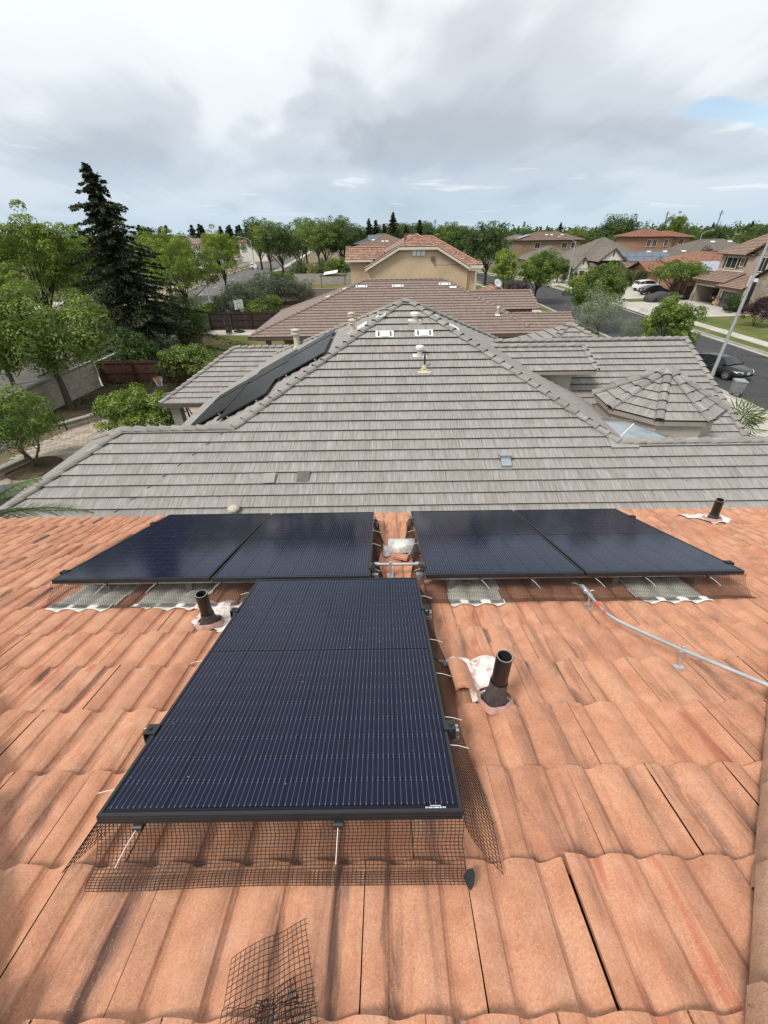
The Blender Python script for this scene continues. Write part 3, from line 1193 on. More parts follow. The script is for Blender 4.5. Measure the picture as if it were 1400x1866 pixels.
def skirt(xa, xb, dtop, fall, out, wav=0.004, seed=1, flare=1.0):
    """mesh hung along a panel's lower... upper-slope edge, curling out over the tiles"""
    rr = random.Random(seed)
    n = int((xb - xa) / S)
    k = int((fall + out) / S) + 1
    G = []
    ph = rr.uniform(0, 6)
    for i in range(n + 1):
        x = xa + (xb - xa) * i / n
        col = []
        for j in range(k + 1):
            s = j * S
            t_ = min(1, s / (fall + out))
            d = dtop - out * (t_ ** 1.6) - wav * math.sin(x * 5 + ph) * t_
            h = 0.155 - (fall - 0.0) * (1 - (1 - t_) ** 1.35)
            h = max(h, 0.027 + 0.003 * math.sin(x * 9 + ph))
            xx = x - flare * 0.0 + 0.003 * math.sin(j * .7 + ph) * t_
            col.append(RP(xx + wav * .6 * math.sin(j * 0.5 + x * 3), d, h))
        G.append(col)
    return G


def tie(parent, a, b, r=0.0016):
    m_ = MB()
    m_.tube([a, (Vector(a) + Vector(b)) / 2 + PN * 0.004, b], r, 4)
    part('cable_tie', m_, TIE, parent)


t = thing('bird_mesh', 'dark wire mesh flared under the near edge of the front panel', 'wire mesh', RP(-0.3, 0.95), 0, 'bird mesh round the solar arrays')
m_ = MB()
net(m_, skirt(-0.905, 0.232, 0.984, 0.155, 0.098, 0.004, 2))
part('wire', m_, WIRE, t, kind='stuff')
for x, x2, d2, h2 in ((-0.775, -0.81, 0.90, 0.09), (-0.155, -0.158, 0.905, 0.085)):
    tie(t, RP(x, 0.975, 0.150), RP(x2, d2, h2))
    m_ = MB()
    m_.tube([RP(x - 0.014, 0.978, 0.146), RP(x + 0.014, 0.978, 0.146)], 0.011, 8)
    part('clip', m_, CLAMP, t)

t = thing('bird_mesh', 'wire mesh strip down the right side of the front panel', 'wire mesh', RP(0.28, 1.8), 0, 'bird mesh round the solar arrays')
G = []
n = int(1.68 / S)
for i in range(n + 1):
    d = 0.965 + 1.68 * i / n
    wv = 0.5 + 0.5 * math.sin(i * 0.05 + 1.0)
    row = []
    for j in range(12):
        s = j / 11
        out = 0.110 * s ** 1.25 * (1 - 0.35 * (i / n)) + 0.012 * math.sin(i * .11) * s
        h = 0.165 - 0.140 * s ** 0.85
        d2 = d - 0.05 * s * (1 - i / n)
        x = 0.234 + out
        row.append(RP(x, d2, max(h, surf(x, d2) + 0.004)))
    G.append(row)
m_ = MB()
net(m_, G)
part('wire', m_, WIRE, t, kind='stuff')
for d in (1.245, 1.385, 1.94, 2.44, 1.66):
    tie(t, RP(0.222, d, 0.178), RP(0.305, d + 0.01, 0.150))

t = thing('bird_mesh', 'wire mesh folded at the near left corner of the front panel', 'wire mesh', RP(-0.93, 1.0), 0, 'bird mesh round the solar arrays')
G = []
n = int(1.60 / S)
for i in range(n + 1):
    d = 0.955 + 1.60 * i / n
    row = []
    wf = max(0.18, 1 - i / 14)
    for j in range(10):
        s = j / 9
        x = -0.909 - 0.098 * s * wf
        d2 = d - 0.02 * s * wf
        row.append(RP(x, d2, max(0.155 - 0.135 * s, surf(x, d2) + 0.003)))
    G.append(row)
m_ = MB()
net(m_, G)
part('wire', m_, WIREB, t, kind='stuff')
for d in (1.08, 1.36, 1.78, 2.52):
    tie(t, RP(-0.90, d, 0.176), RP(-0.968, d + 0.004, 0.158))

for lab, xa, xb, sd in (('wire mesh hung along the near edge of the left back array', -2.41, -0.93, 5), ('wire mesh hung along the near edge of the right back array', 0.29, 2.60, 6)):
    t = thing('bird_mesh', lab, 'wire mesh', RP(xa, 2.7), 0, 'bird mesh round the solar arrays')
    m_ = MB()
    net(m_, skirt(xa, xb, 2.745, 0.150, 0.125, 0.006, sd), 0.00125)
    part('wire', m_, WIRE, t, kind='stuff')
    x = xa + 0.4
    q = 0
    while x < xb - 0.1:
        tie(t, RP(x, 2.735, 0.147), RP(x + 0.05 * (1 if xa > 0 else -1), 2.68, 0.10))
        m_ = MB()
        m_.tube([RP(x - 0.012, 2.74, 0.146), RP(x + 0.012, 2.74, 0.146)], 0.010, 8)
        part('clip', m_, CLAMP, t)
        x += 0.36 + 0.1 * (q % 2)
        q += 1
for lab, x0, sg in (('wire mesh strip on the left side of the vent gap', -0.105, 1), ('wire mesh strip on the right side of the vent gap', 0.297, -1)):
    t = thing('bird_mesh', lab, 'wire mesh', RP(x0, 3.5), 0, 'bird mesh round the solar arrays')
    G = []
    n = int(1.62 / S)
    for i in range(n + 1):
        d = 2.76 + 1.62 * i / n
        row = []
        for j in range(9):
            s = j / 8
            x = x0 + sg * (0.004 + 0.085 * s * (0.8 + 0.25 * math.sin(i * .09)))
            row.append(RP(x, d, max(0.160 - 0.14 * s + (0.05 * s * max(0, (i - n + 22) / 22)), surf(x, d) + 0.004)))
        G.append(row)
    m_ = MB()
    net(m_, G, 0.00125)
    part('wire', m_, WIRE, t, kind='stuff')
    for d in (2.90, 3.45, 3.82, 4.24):
        tie(t, RP(x0 - sg * 0.006, d, 0.176), RP(x0 + sg * 0.072, d, 0.15))

# offcut of mesh lying on the tiles nearest the camera, with a folded piece on top
t = thing('mesh_offcut', 'loose square of black wire mesh lying on the tiles at the bottom edge', 'wire mesh', RP(-0.3, 0.66))


def flat_net(A, B, C, D_, ni, nj, h, wob):
    G = []
    for i in range(ni + 1):
        row = []
        for j in range(nj + 1):
            s, q = i / ni, j / nj
            x = (A[0] * (1 - s) + B[0] * s) * (1 - q) + (D_[0] * (1 - s) + C[0] * s) * q
            d = (A[1] * (1 - s) + B[1] * s) * (1 - q) + (D_[1] * (1 - s) + C[1] * s) * q
            row.append(RP(x, d, surf(x, d) * 0.5 + h + wob * math.sin(s * 3) * math.sin(q * 2.5 + 1)))
        G.append(row)
    return G


m_ = MB()
net(m_, flat_net((-0.405, 0.715), (-0.232, 0.792), (-0.145, 0.53), (-0.37, 0.46), 16, 23, 0.045, 0.012), 0.0009, 0.8)
part('sheet', m_, WIREB, t, kind='stuff')
m_ = MB()
net(m_, flat_net((-0.305, 0.632), (-0.235, 0.668), (-0.16, 0.50), (-0.30, 0.46), 10, 15, 0.062, 0.01), 0.0010, 0.9)
net(m_, flat_net((-0.312, 0.630), (-0.185, 0.648), (-0.175, 0.50), (-0.33, 0.49), 11, 13, 0.070, -0.006), 0.0010, 0.9)
part('folded_sheet', m_, WIREB, t, kind='stuff')

# scrap of black tape at the corner of the front mesh
m_ = MB()
a = [(0.222, 0.905), (0.236, 0.915), (0.252, 0.912), (0.256, 0.895), (0.246, 0.870), (0.236, 0.862), (0.229, 0.875)]
m_.prism([RP(x, d, surf(x, d) + 0.012 + 0.02 * (x - .222) / .03) for x, d in a], PN * 0.002)
solo('tape_scrap', m_, plain('black_tape', (0.025, 0.027, 0.03), 0.5, 0.2), 'small scrap of black tape at the right corner of the flared mesh', 'tape', tuple(RP(.24, .89)))

# ------------------------------------------------------------------ conduit
STEEL = plain('galvanised_steel', (0.60, 0.62, 0.63), 0.30, 0.12, 8, 60, metal=0.75)
t = thing('conduit', 'galvanised steel conduit bending away from the right back array', 'conduit', RP(1.4, 2.5))
m_ = MB()
ctl = [RP(1.40, 2.70, 0.105), RP(1.385, 2.52, 0.105), RP(1.372, 2.36, 0.105), RP(1.383, 2.25, 0.107), RP(1.43, 2.135, 0.110), RP(1.557, 1.892, 0.120), RP(1.722, 1.586, 0.142), RP(1.95, 1.165, 0.170)]
pts = []
for i in range(len(ctl) - 1):
    p0, p1, p2, p3 = ctl[max(i - 1, 0)], ctl[i], ctl[i + 1], ctl[min(i + 2, len(ctl) - 1)]
    for q in range(6):
        s = q / 6
        pts.append(0.5 * ((2 * p1) + (p2 - p0) * s + (2 * p0 - 5 * p1 + 4 * p2 - p3) * s * s + (3 * p1 - p0 - 3 * p2 + p3) * s ** 3))
pts.append(ctl[-1])
m_.tube(pts, 0.0112, 10)
part('tube', m_, STEEL, t)
m_ = MB()
m_.tube([RP(1.3985, 2.685, 0.105), RP(1.395, 2.63, 0.105)], 0.0185, 10)
m_.tube([RP(1.395, 2.63, 0.105), RP(1.393, 2.612, 0.105)], 0.0215, 6)
part('coupling', m_, STEEL, t)
m_ = MB()
m_.tube([RP(1.379, 2.445, 0.105), RP(1.3735, 2.375, 0.105)], 0.0131, 10)
part('warning_label', m_, plain('red_label', (0.62, 0.12, 0.10), 0.5, 0.1), t)
m_ = MB()
m_.tube([RP(1.3725, 2.33, 0.105), RP(1.372, 2.30, 0.105)], 0.0131, 10)
part('warning_label', m_, plain('red_label', (0.62, 0.12, 0.10), 0.5, 0.1), t)
m_ = MB()
m_.tube([RP(1.34, 2.715, 0.12), RP(1.355, 2.70, 0.125), RP(1.38, 2.69, 0.115), RP(1.398, 2.684, 0.107)], 0.003, 5)
part('ground_wire', m_, plain('green_wire', (0.10, 0.28, 0.14), 0.5), t)
for x, d in ((1.387, 2.55), (1.555, 1.895)):
    m_ = MB()
    b = RP(x, d, surf(x, d))
    m_.obox(RP(x - 0.024, d - 0.016, surf(x, d) - 0.004), (0.048, 0, 0), PD * 0.034, PN * 0.030)
    m_.obox(RP(x - 0.006, d - 0.006, surf(x, d) + 0.035), (0.010, 0, 0), PD * 0.010, PN * (0.106 - surf(x, d)))
    m_.tube([RP(x - 0.003, d, 0.140), RP(x + 0.022, d - 0.006, 0.146)], 0.004, 6)
    m_.tube([RP(x + 0.002, d + .012, 0.105), RP(x + 0.004, d - .012, 0.105)], 0.0175, 10)
    part('strap', m_, STEEL, t)
t = thing('conduit', 'short steel conduit crossing the gap below the hood vent', 'conduit', RP(0.1, 3.1))
m_ = MB()
m_.tube([RP(-0.16, 3.12, 0.115), RP(0.36, 3.11, 0.115)], 0.0125, 10)
part('tube', m_, STEEL, t)
for x in (-0.095, 0.245):
    m_ = MB()
    m_.tube([RP(x, 3.12, 0.115), RP(x + 0.05, 3.12, 0.115)], 0.0175, 8)
    part('coupling', m_, STEEL, t)
m_ = MB()
m_.obox(RP(0.035, 3.10, 0.0), (0.022, 0, 0), PD * 0.03, PN * 0.135)
m_.obox(RP(0.022, 3.06, 0.0), (0.045, 0, 0), PD * 0.10, PN * 0.02)
part('strap', m_, STEEL, t)
# ------------------------------------------------------------------ grey shake-tile house next door
SL = 0.5
CO, SI = 1 / math.sqrt(1 + SL * SL), SL / math.sqrt(1 + SL * SL)
E_G, W_G = 0.343, 0.30
STUC = plain('stucco_greige', (0.44, 0.40, 0.335), 0.95, 0.12, 2.0, 30, 0.5)
GFASC = plain('fascia_taupe', (0.30, 0.255, 0.21), 0.7, 0.08)
house_g = thing('grey_tiled_house', 'neighbouring single storey house under a big grey hipped tile roof with a turret', 'house', (2, 14, 0))
roof_g = part('roof', MB(), GREY_E, house_g) if False else None


def flat_tile(mb, F, q, y0, hi=0.062, lo=0.012, th=0.030, tint=0.0):
    """one shake tile over polygon q (facet coords); the butt is at y0"""
    hh = lambda y: hi + (lo - hi) * (y - y0) / E_G
    top = [F.at(x, y, hh(y)) for x, y in q]
    bot = [F.at(x, y, max(hh(y) - th, -0.004)) for x, y in q]
    uv = [(x, y) for x, y in q]
    k = len(q)
    flip = F.U.cross(F.V).dot(F.N) < 0
    mb.face(top[::-1] if flip else top, 0, uv[::-1] if flip else uv, False, tint)
    for i in range(k):
        j = (i + 1) % k
        f = [bot[i], bot[j], top[j], top[i]]
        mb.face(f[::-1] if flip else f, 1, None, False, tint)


GT_MESH = []
for v in range(5):
    random.seed(90 + v)
    m_ = MB()
    L = Facet((0, 0, 0), (1, 0, 0), (0, 1, 0), [])
    g = random.uniform(0.001, 0.0025)
    sk = random.uniform(-0.004, 0.004)
    q = [(g, sk), (W_G - g, -sk), (W_G - g, E_G + 0.02), (g, E_G + 0.02)]
    dz = random.uniform(-0.002, 0.003)
    hh = lambda y: 0.062 + dz - 0.050 * y / E_G
    top = [Vector((x, y, hh(y))) for x, y in q]
    bot = [Vector((x, y, max(hh(y) - 0.030, -0.004))) for x, y in q]
    m_.face(top, 0, q)
    for i in range(4):
        j = (i + 1) % 4
        m_.face([bot[i], bot[j], top[j], top[i]], 1)
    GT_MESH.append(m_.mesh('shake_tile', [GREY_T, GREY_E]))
random.seed(21)
cam_inv = cam.matrix_world.inverted()


def proj(p):
    q = cam_inv @ Vector(p)
    return (0.5 + q.x / -q.z * 755 / 1400, 0.5 + q.y / -q.z * 755 / 1866, -q.z)


def tile_facet(F, roof, single=0, keep=lambda p: True, row0=0.0, skip=()):
    """shake tiles over a facet: the `single` nearest whole tiles as parts, the rest joined"""
    x0, x1, y0, y1 = F.bounds()
    joined = MB()
    cand = []
    k = 0
    y = y0 + row0
    while y < y1:
        off = (W_G / 2 if k % 2 else 0) + 0.004 * math.sin(k * 2.3)
        i = math.floor((x0 - off) / W_G)
        while off + i * W_G < x1:
            xa = off + i * W_G
            q = [(xa + .0015, y), (xa + W_G - .0015, y), (xa + W_G - .0015, y + E_G + .015), (xa + .0015, y + E_G + .015)]
            cl = [c for c in (clip_convex(q, P) for P in F.polys) if c]
            if cl:
                whole = abs(sum(abs(area2(c)) for c in cl) - abs(area2(q))) < 2e-5
                if not any(a <= xa <= b and c <= y <= d for a, b, c, d in skip):
                    cand.append((xa, y, cl, whole, k))
            i += 1
        k += 1
        y += E_G
    if single:
        ok = [c for c in cand if c[3] and keep(F.at(c[0] + W_G / 2, c[1] + E_G / 2))]
        ok.sort(key=lambda c: (F.at(c[0], c[1]) - Vector((0, 0, CAMZ))).length)
        solo_set = set(id(c) for c in ok[:single])
    else:
        solo_set = set()
    rwl = wloc(roof)
    for c in cand:
        if id(c) in solo_set:
            o = bpy.data.objects.new('shake_tile', random.choice(GT_MESH))
            COL.objects.link(o)
            o.parent = roof
            p = F.at(c[0], c[1], random.uniform(-.001, .002)) - rwl
            o.matrix_local = Matrix(((F.U.x, F.V.x, F.N.x, p.x), (F.U.y, F.V.y, F.N.y, p.y), (F.U.z, F.V.z, F.N.z, p.z), (0, 0, 0, 1))) @ Matrix.Rotation(random.gauss(0, .006), 4, 'Z')
        else:
            for cl in c[2]:
                flat_tile(joined, F, cl, c[1], 0.062 + random.uniform(-.002, .003), tint=random.random() + 0.001)
    if joined.f:
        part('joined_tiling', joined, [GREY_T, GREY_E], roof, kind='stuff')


def gz(Y):
    return 4.75 + SL * (Y - 10.78)


YE, ZEg = 6.993, gz(6.993)
A0, A1 = (0.70, 15.70, 7.205), (1.00, 15.70, 7.205)     # short ridge at the peak
HL, HR = (-4.10, 10.80, 4.76), (6.30, 10.19, 4.455)      # where the main hips come down on the wing ridges
RL, RR = (-7.15, 10.78, 4.75), (17.0, 10.19, 4.455)
CL, CR = (-10.85, YE, ZEg), (17.0, YE, ZEg)


def hipL_at(Y):
    return -7.15 - (10.78 - Y) * (10.85 - 7.15) / (10.78 - YE)


P3 = lambda x, Y: (x, Y, gz(Y))
F1 = Facet(CL, (1, 0, 0), (0, CO, SI), [
    [CL, CR, P3(17.0, 10.19), P3(hipL_at(10.19), 10.19)],
    [P3(hipL_at(10.19), 10.19), P3(6.30, 10.19), P3(5.66, 10.80), P3(-7.15, 10.80)],
    [P3(-4.10, 10.80), P3(5.66, 10.80), P3(1.00, 15.70), P3(0.70, 15.70)]])
# body of the roof below the tiles
mb = MB()
deck(mb, F1, -0.004)
ze = 2.8


def fz(x):     # left face of the pyramid
    return 7.205 - SL * (0.70 - x)


F2 = Facet((0.7 - 8.8, 6.9, 2.805), (0, 1, 0), (CO, 0, SI), [[(0.7, 15.7, 7.205), (-8.1, 6.9, 2.805), (-8.1, 24.5, 2.805)]])
F3 = Facet((1.0 + 8.8, 6.9, 2.805), (0, 1, 0), (-CO, 0, SI), [[(1.0, 15.7, 7.205), (9.8, 6.9, 2.805), (9.8, 24.5, 2.805)]])
F4 = Facet((-8.1, 24.5, 2.805), (1, 0, 0), (0, -CO, SI), [[(-8.1, 24.5, 2.805), (9.8, 24.5, 2.805), (1.0, 15.7, 7.205), (0.7, 15.7, 7.205)]])
# left rear wing
F5 = Facet((-10.25, 18.72, 2.77), (1, 0, 0), (0, CO, SI), [[(-10.25, 18.72, 2.77), (-1.5, 18.72, 2.77), (-1.5, 22.1, 4.46), (-7.45, 22.1, 4.46)]])
V6 = Vector((2.8, 0, 1.69)).normalized()
F6 = Facet((-10.25, 18.72, 2.77), (0, 1, 0), V6, [[(-10.25, 18.72, 2.77), (-10.25, 25.48, 2.77), (-7.45, 22.1, 4.46)]])
F7 = Facet((-10.25, 25.48, 2.77), (1, 0, 0), (0, -CO, SI), [[(-10.25, 25.48, 2.77), (-1.5, 25.48, 2.77), (-1.5, 22.1, 4.46), (-7.45, 22.1, 4.46)]])
# back slopes of the front wing
F8 = Facet((-10.85, 14.6, 2.85), (1, 0, 0), (0, -CO, SI), [[(-10.85, 14.6, 2.85), (-2.0, 14.6, 2.85), (-2.0, 10.78, 4.75), (-7.15, 10.78, 4.75)]])
F9 = Facet((-10.85, 6.99, 2.85), (0, 1, 0), Vector((3.7, 0, 1.9)), [[CL, (-10.85, 14.6, 2.85), (-7.15, 10.78, 4.75)]])
F10 = Facet((4, 13.5, 2.8), (1, 0, 0), (0, -CO, SI), [[(4, 13.5, 2.8), (17, 13.5, 2.8), (17, 10.19, 4.455), (4, 10.19, 4.455)]])
# dormer and right wing
F11 = Facet((3.0, 14.88, 5.06), (1, 0, 0), (0, CO, SI), [[(3.0, 14.88, 5.06), (7.58, 14.88, 5.06), (7.40, 16.06, 5.65), (3.0, 16.06, 5.65)]])
F12 = Facet((3.0, 17.24, 5.06), (1, 0, 0), (0, -CO, SI), [[(3.0, 17.24, 5.06), (7.58, 17.24, 5.06), (7.40, 16.06, 5.65), (3.0, 16.06, 5.65)]])
F13 = Facet((3.0, 12.6, 2.8), (1, 0, 0), (0, CO, SI), [[(3.0, 12.6, 2.8), (12.62, 12.6, 2.8), (12.42, 17.9, 5.45), (3.0, 17.9, 5.45)]])
F14 = Facet((3.0, 23.2, 2.8), (1, 0, 0), (0, -CO, SI), [[(3.0, 23.2, 2.8), (12.62, 23.2, 2.8), (12.42, 17.9, 5.45), (3.0, 17.9, 5.45)]])
# small hipped roof rising behind the right wing
tipc = Vector((8.7, 20.6, 5.62))
TF = []
for dx_, dy_ in ((0, -1), (0, 1), (-1, 0), (1, 0)):
    b = 3.3
    if dx_ == 0:
        a1, a2 = tipc + Vector((-b, dy_ * b, -b * SL)), tipc + Vector((b, dy_ * b, -b * SL))
    else:
        a1, a2 = tipc + Vector((dx_ * b, -b, -b * SL)), tipc + Vector((dx_ * b, b, -b * SL))
    TF.append(Facet(a1, a2 - a1, tipc - (a1 + a2) / 2, [[a1, a2, tipc]]))
for F in (F2, F3, F4, F5, F6, F7, F8, F9, F10, F11, F12, F13, F14, *TF):
    deck(mb, F, -0.006)
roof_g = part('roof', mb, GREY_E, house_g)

# where tiles give way to vents, the slipped tile and the dark replacement
tile_facet(F1, roof_g, 298, lambda p: p.y > 8.45 and 0.0 < proj(p)[0] < 1.0)
tile_facet(F2, roof_g)
for F in (F5, F6, F11, F13, TF[0]):
    tile_facet(F, roof_g)
rest = MB()
for F in (F4, F3, F7, F8, F9, F10, F12, F14, TF[1], TF[2], TF[3]):
    courses(rest, F)
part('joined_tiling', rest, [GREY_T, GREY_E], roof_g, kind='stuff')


def caps(p0, p1, lift=0.055, w=0.25, e=0.345, h=0.085):
    for M, L in cap_frames(p0, p1, e):
        m_ = MB()
        cap_shape(m_, w, h, L, 0, 7, M @ Matrix.Rotation(random.gauss(0, .02), 4, 'Z'), lift, 0.55, 0.0)
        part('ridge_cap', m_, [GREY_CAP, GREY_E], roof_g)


caps(HL, A0)
caps(HR, A1)
caps(A0, A1, 0.09)
caps(CL, RL)
caps((-10.85, 14.6, 2.85), RL)
caps(RL, HL)
caps(RR, HR)
caps((-8.1, 24.5, 2.805), A0)
caps((9.8, 24.5, 2.805), A1)
caps((-10.25, 18.72, 2.77), (-7.45, 22.1, 4.46))
caps((-1.9, 22.1, 4.46), (-7.45, 22.1, 4.46))
caps((7.45, 16.06, 5.65), (3.6, 16.06, 5.65))
caps((12.45, 17.9, 5.45), (3.2, 17.9, 5.45))
caps((7.58, 14.86, 5.06), (7.42, 16.06, 5.65), 0.05, 0.2)
caps((12.60, 12.7, 2.85), (12.43, 17.9, 5.45), 0.05, 0.22)
for a in ((-3.3, -3.3), (3.3, -3.3)):
    caps(tuple(tipc + Vector((a[0], a[1], -3.3 * SL))), tuple(tipc))
# tile pieces stepping off the ridge ends
m_ = MB()
for x in (6.05, 6.42):
    m_.obox((x, 10.0, gz(10.0) + 0.05), (0.36, 0, 0), (0, 0.30, 0.15), (0, -0.01, 0.02))
part('ridge_piece', m_, GREY_CAP, roof_g)

# walls, eaves and the patio column
mb = MB()
for x0, x1, y0, y1, z1 in ((-10.2, 16.5, 7.6, 13.9, 2.75), (-7.5, 9.2, 13.0, 23.8, 2.75), (-6.5, -1.5, 18.9, 24.9, 2.6), (3.2, 12.1, 13.2, 22.6, 2.85), (5.8, 11.6, 17.8, 23.4, 3.7)):
    mb.obox((x0, y0, 0), (x1 - x0, 0, 0), (0, y1 - y0, 0), (0, 0, z1))
mb.prism([(12.1, 13.2, 2.8), (12.1, 22.6, 2.8), (12.1, 17.9, 5.2)], (-0.15, 0, 0))
mb.obox((4.3, 15.22, 2.9), (2.62, 0, 0), (0, 1.7, 0), (0, 0, 2.16))
part('wall', mb, STUC, house_g)
mb = MB()
mb.obox((3.4, 14.86, 4.95), (4.18, 0, 0), (0, 0.09, 0), (0, 0, 0.11))
mb.obox((4.3, 14.95, 5.04), (3.2, 0, 0), (0, 0.3, 0.0), (0, 0, 0.02))
mb.prism([(12.56, 12.7, 2.72), (12.56, 17.9, 5.32), (12.56, 17.9, 5.42), (12.56, 12.7, 2.82)], (0.06, 0, 0))
part('fascia', mb, GFASC, house_g)
GUT = plain('gutter_bronze', (0.09, 0.085, 0.08), 0.45, 0.1)
mb = MB()
mb.prism([(-10.3, 18.60, 2.70), (-10.3, 18.72, 2.70), (-10.3, 18.72, 2.82), (-10.3, 18.58, 2.82)], (5.4, 0, 0))
part('gutter', mb, GUT, house_g)
mb = MB()
mb.obox((-9.95, 18.9, 0), (0.42, 0, 0), (0, 0.42, 0), (0, 0, 2.62))
mb.obox((-10.0, 18.85, 2.5), (0.52, 0, 0), (0, 0.52, 0), (0, 0, 0.14))
part('patio_column', mb, plain('stucco_column', (0.21, 0.205, 0.18), 0.95, 0.1, 3, 40, 0.3), house_g)
mb = MB()
mb.obox((-10.2, 18.82, 2.55), (8, 0, 0), (0, 0.18, 0), (0, 0, 0.2))
part('patio_beam', mb, GFASC, house_g)

# eight-sided turret
tc_ = Vector((9.0, 13.25, 0))
TZ, TA, TR = 4.50, 5.52, 1.88
vz = lambda k, r, z: (tc_.x + r * math.cos(R(63 + 45 * k)), tc_.y + r * math.sin(R(63 + 45 * k)), z)
tur = MB()
apx = (tc_.x, tc_.y, TA)
mb = MB()
rest = MB()
for k in range(8):
    a1, a2 = Vector(vz(k, TR, TZ)), Vector(vz(k + 1, TR, TZ))
    F = Facet(a1, a2 - a1, Vector(apx) - (a1 + a2) / 2, [[a1, a2, apx]])
    deck(mb, F, -0.006)
    for j in range(8):
        x0, x1, y0, y1 = F.bounds()
        ya = y0 + j * E_G
        if ya > y1:
            break
        nsub = max(1, round((x1 - x0) * (1 - (ya - y0) / (y1 - y0)) / 0.45))
        for i in range(nsub):
            xa, xb = x0 + (x1 - x0) * i / nsub, x0 + (x1 - x0) * (i + 1) / nsub
            c = clip_convex([(xa + .002, ya), (xb - .002, ya), (xb - .002, ya + E_G + .02), (xa + .002, ya + E_G + .02)], F.polys[0])
            if c:
                m_ = MB()
                flat_tile(m_, F, c, ya, 0.056)
                part('shake_tile', m_, [GREY_T, GREY_E], house_g)
part('turret_roof', mb, GREY_E, house_g)
for k in range(8):
    a = Vector(vz(k, TR + 0.02, TZ - 0.01))
    for M, L in cap_frames(a, Vector(apx) + Vector((0, 0, 0.02)), 0.36):
        m_ = MB()
        cap_shape(m_, 0.28, 0.12, L, 0, 7, M @ Matrix.Rotation(random.gauss(0, .02), 4, 'Z'), 0.05, 0.7, 0.0)
        part('ridge_cap', m_, [GREY_CAP, GREY_E], house_g)
mb = MB()
ring = [vz(k, 1.74, 0) for k in range(8)]
mb.prism(ring, (0, 0, TZ - 0.02))
part('turret_wall', mb, STUC, house_g)
mb = MB()
for k in range(8):
    a, b, c, d = Vector(vz(k, TR - .01, TZ - .15)), Vector(vz(k + 1, TR - .01, TZ - .15)), Vector(vz(k + 1, 1.70, TZ - .15)), Vector(vz(k, 1.70, TZ - .15))
    mb.idx([a, b, c, d, a + Vector((0, 0, .14)), b + Vector((0, 0, .14))], [(3, 2, 1, 0), (0, 1, 5, 4)])
part('turret_eave', mb, GFASC, house_g)
# metal cricket between turret and ridge
METAL = plain('flashing_zinc', (0.50, 0.54, 0.57), 0.30, 0.15, 3, 30, metal=0.8)
mb = MB()
pk = Vector((7.35, 11.45, 4.47))
A, B, C, D_ = Vector((6.25, 10.42, 4.40)), Vector((7.95, 10.32, 4.42)), Vector((8.6, 11.3, 4.05)), Vector((6.5, 12.2, 4.35))
mb.face([A, B, pk])
mb.face([B, C, pk])
mb.face([A, pk, D_])
mb.face([pk, C, D_])
for p, q in ((A, D_), (D_, C)):
    pass
part('cricket_flashing', mb, METAL, house_g)
mb = MB()
mb.tube([A + Vector((.2, .1, .01)), pk + Vector((0, 0, .01))], 0.02, 5)
part('cricket_seam', mb, plain('seam_white', (0.75, 0.76, 0.77), 0.4, 0.05), house_g)
mb = MB()
mb.tube([D_ + Vector((.1, -.05, .04)), Vector((7.35, 11.62, 4.50)), Vector((7.8, 11.3, 4.32)), Vector((8.4, 10.75, 4.25))], 0.022, 6)
part('flashing_edge', mb, plain('flashing_edge', (0.11, 0.115, 0.12), 0.5, 0.1), house_g)
mb = MB()
g0 = Vector(vz(5, TR + .02, TZ - .04))
g1 = Vector(vz(6, TR + .02, TZ - .04))
mb.tube([g0 + (g1 - g0) * 0.35, g1], 0.045, 6)
mb.tube([g0 + (g1 - g0) * .55 + Vector((0, 0, -.04)), g0 + (g1 - g0) * .5 + Vector((-.02, .15, -.14)), g0 + (g1 - g0) * .42 + Vector((-.10, .32, -.20)), g0 + (g1 - g0) * .36 + Vector((-.12, .36, -.4)), g0 + (g1 - g0) * .36 + Vector((-.12, .36, -2.0))], 0.05, 8)
part('downspout', mb, GUT, house_g)

# ---- fittings on the grey roof
CREAM = plain('cream_paint', (0.50, 0.45, 0.35), 0.6, 0.1, 5, 40)
WHITEP = plain('white_roof_paint', (0.74, 0.74, 0.72), 0.55, 0.08, 5, 40)
DARK = plain('dark_slot', (0.10, 0.10, 0.095), 0.8, 0.1)


def g1p(x, Y, h=0.0):
    return Vector((x, Y, gz(Y))) + Vector((0, -SI, CO)) * (h + 0.03)


def attic_vent(name, label, Pf, w, hgt, U, V, N, slots=True, mat=None):
    t = thing('attic_vent', label, 'roof vent', Pf, 0, 'low attic vents in the grey roof')
    m_ = MB()
    o = Pf - U * w / 2 - V * hgt / 2
    m_.obox(o, U * w, V * hgt, N * 0.05)
    m_.obox(o + U * w * .3 + N * .05, U * w * .4, V * hgt * .75, N * 0.02)
    part('cover', m_, mat or WHITEP, t)
    if slots:
        for s in (0.17, 0.83):
            m_ = MB()
            m_.obox(o + U * (w * s - w * .05) + V * hgt * .12 + N * .05, U * w * .1, V * hgt * .74, N * 0.006)
            part('louvre', m_, DARK, t)
    return t


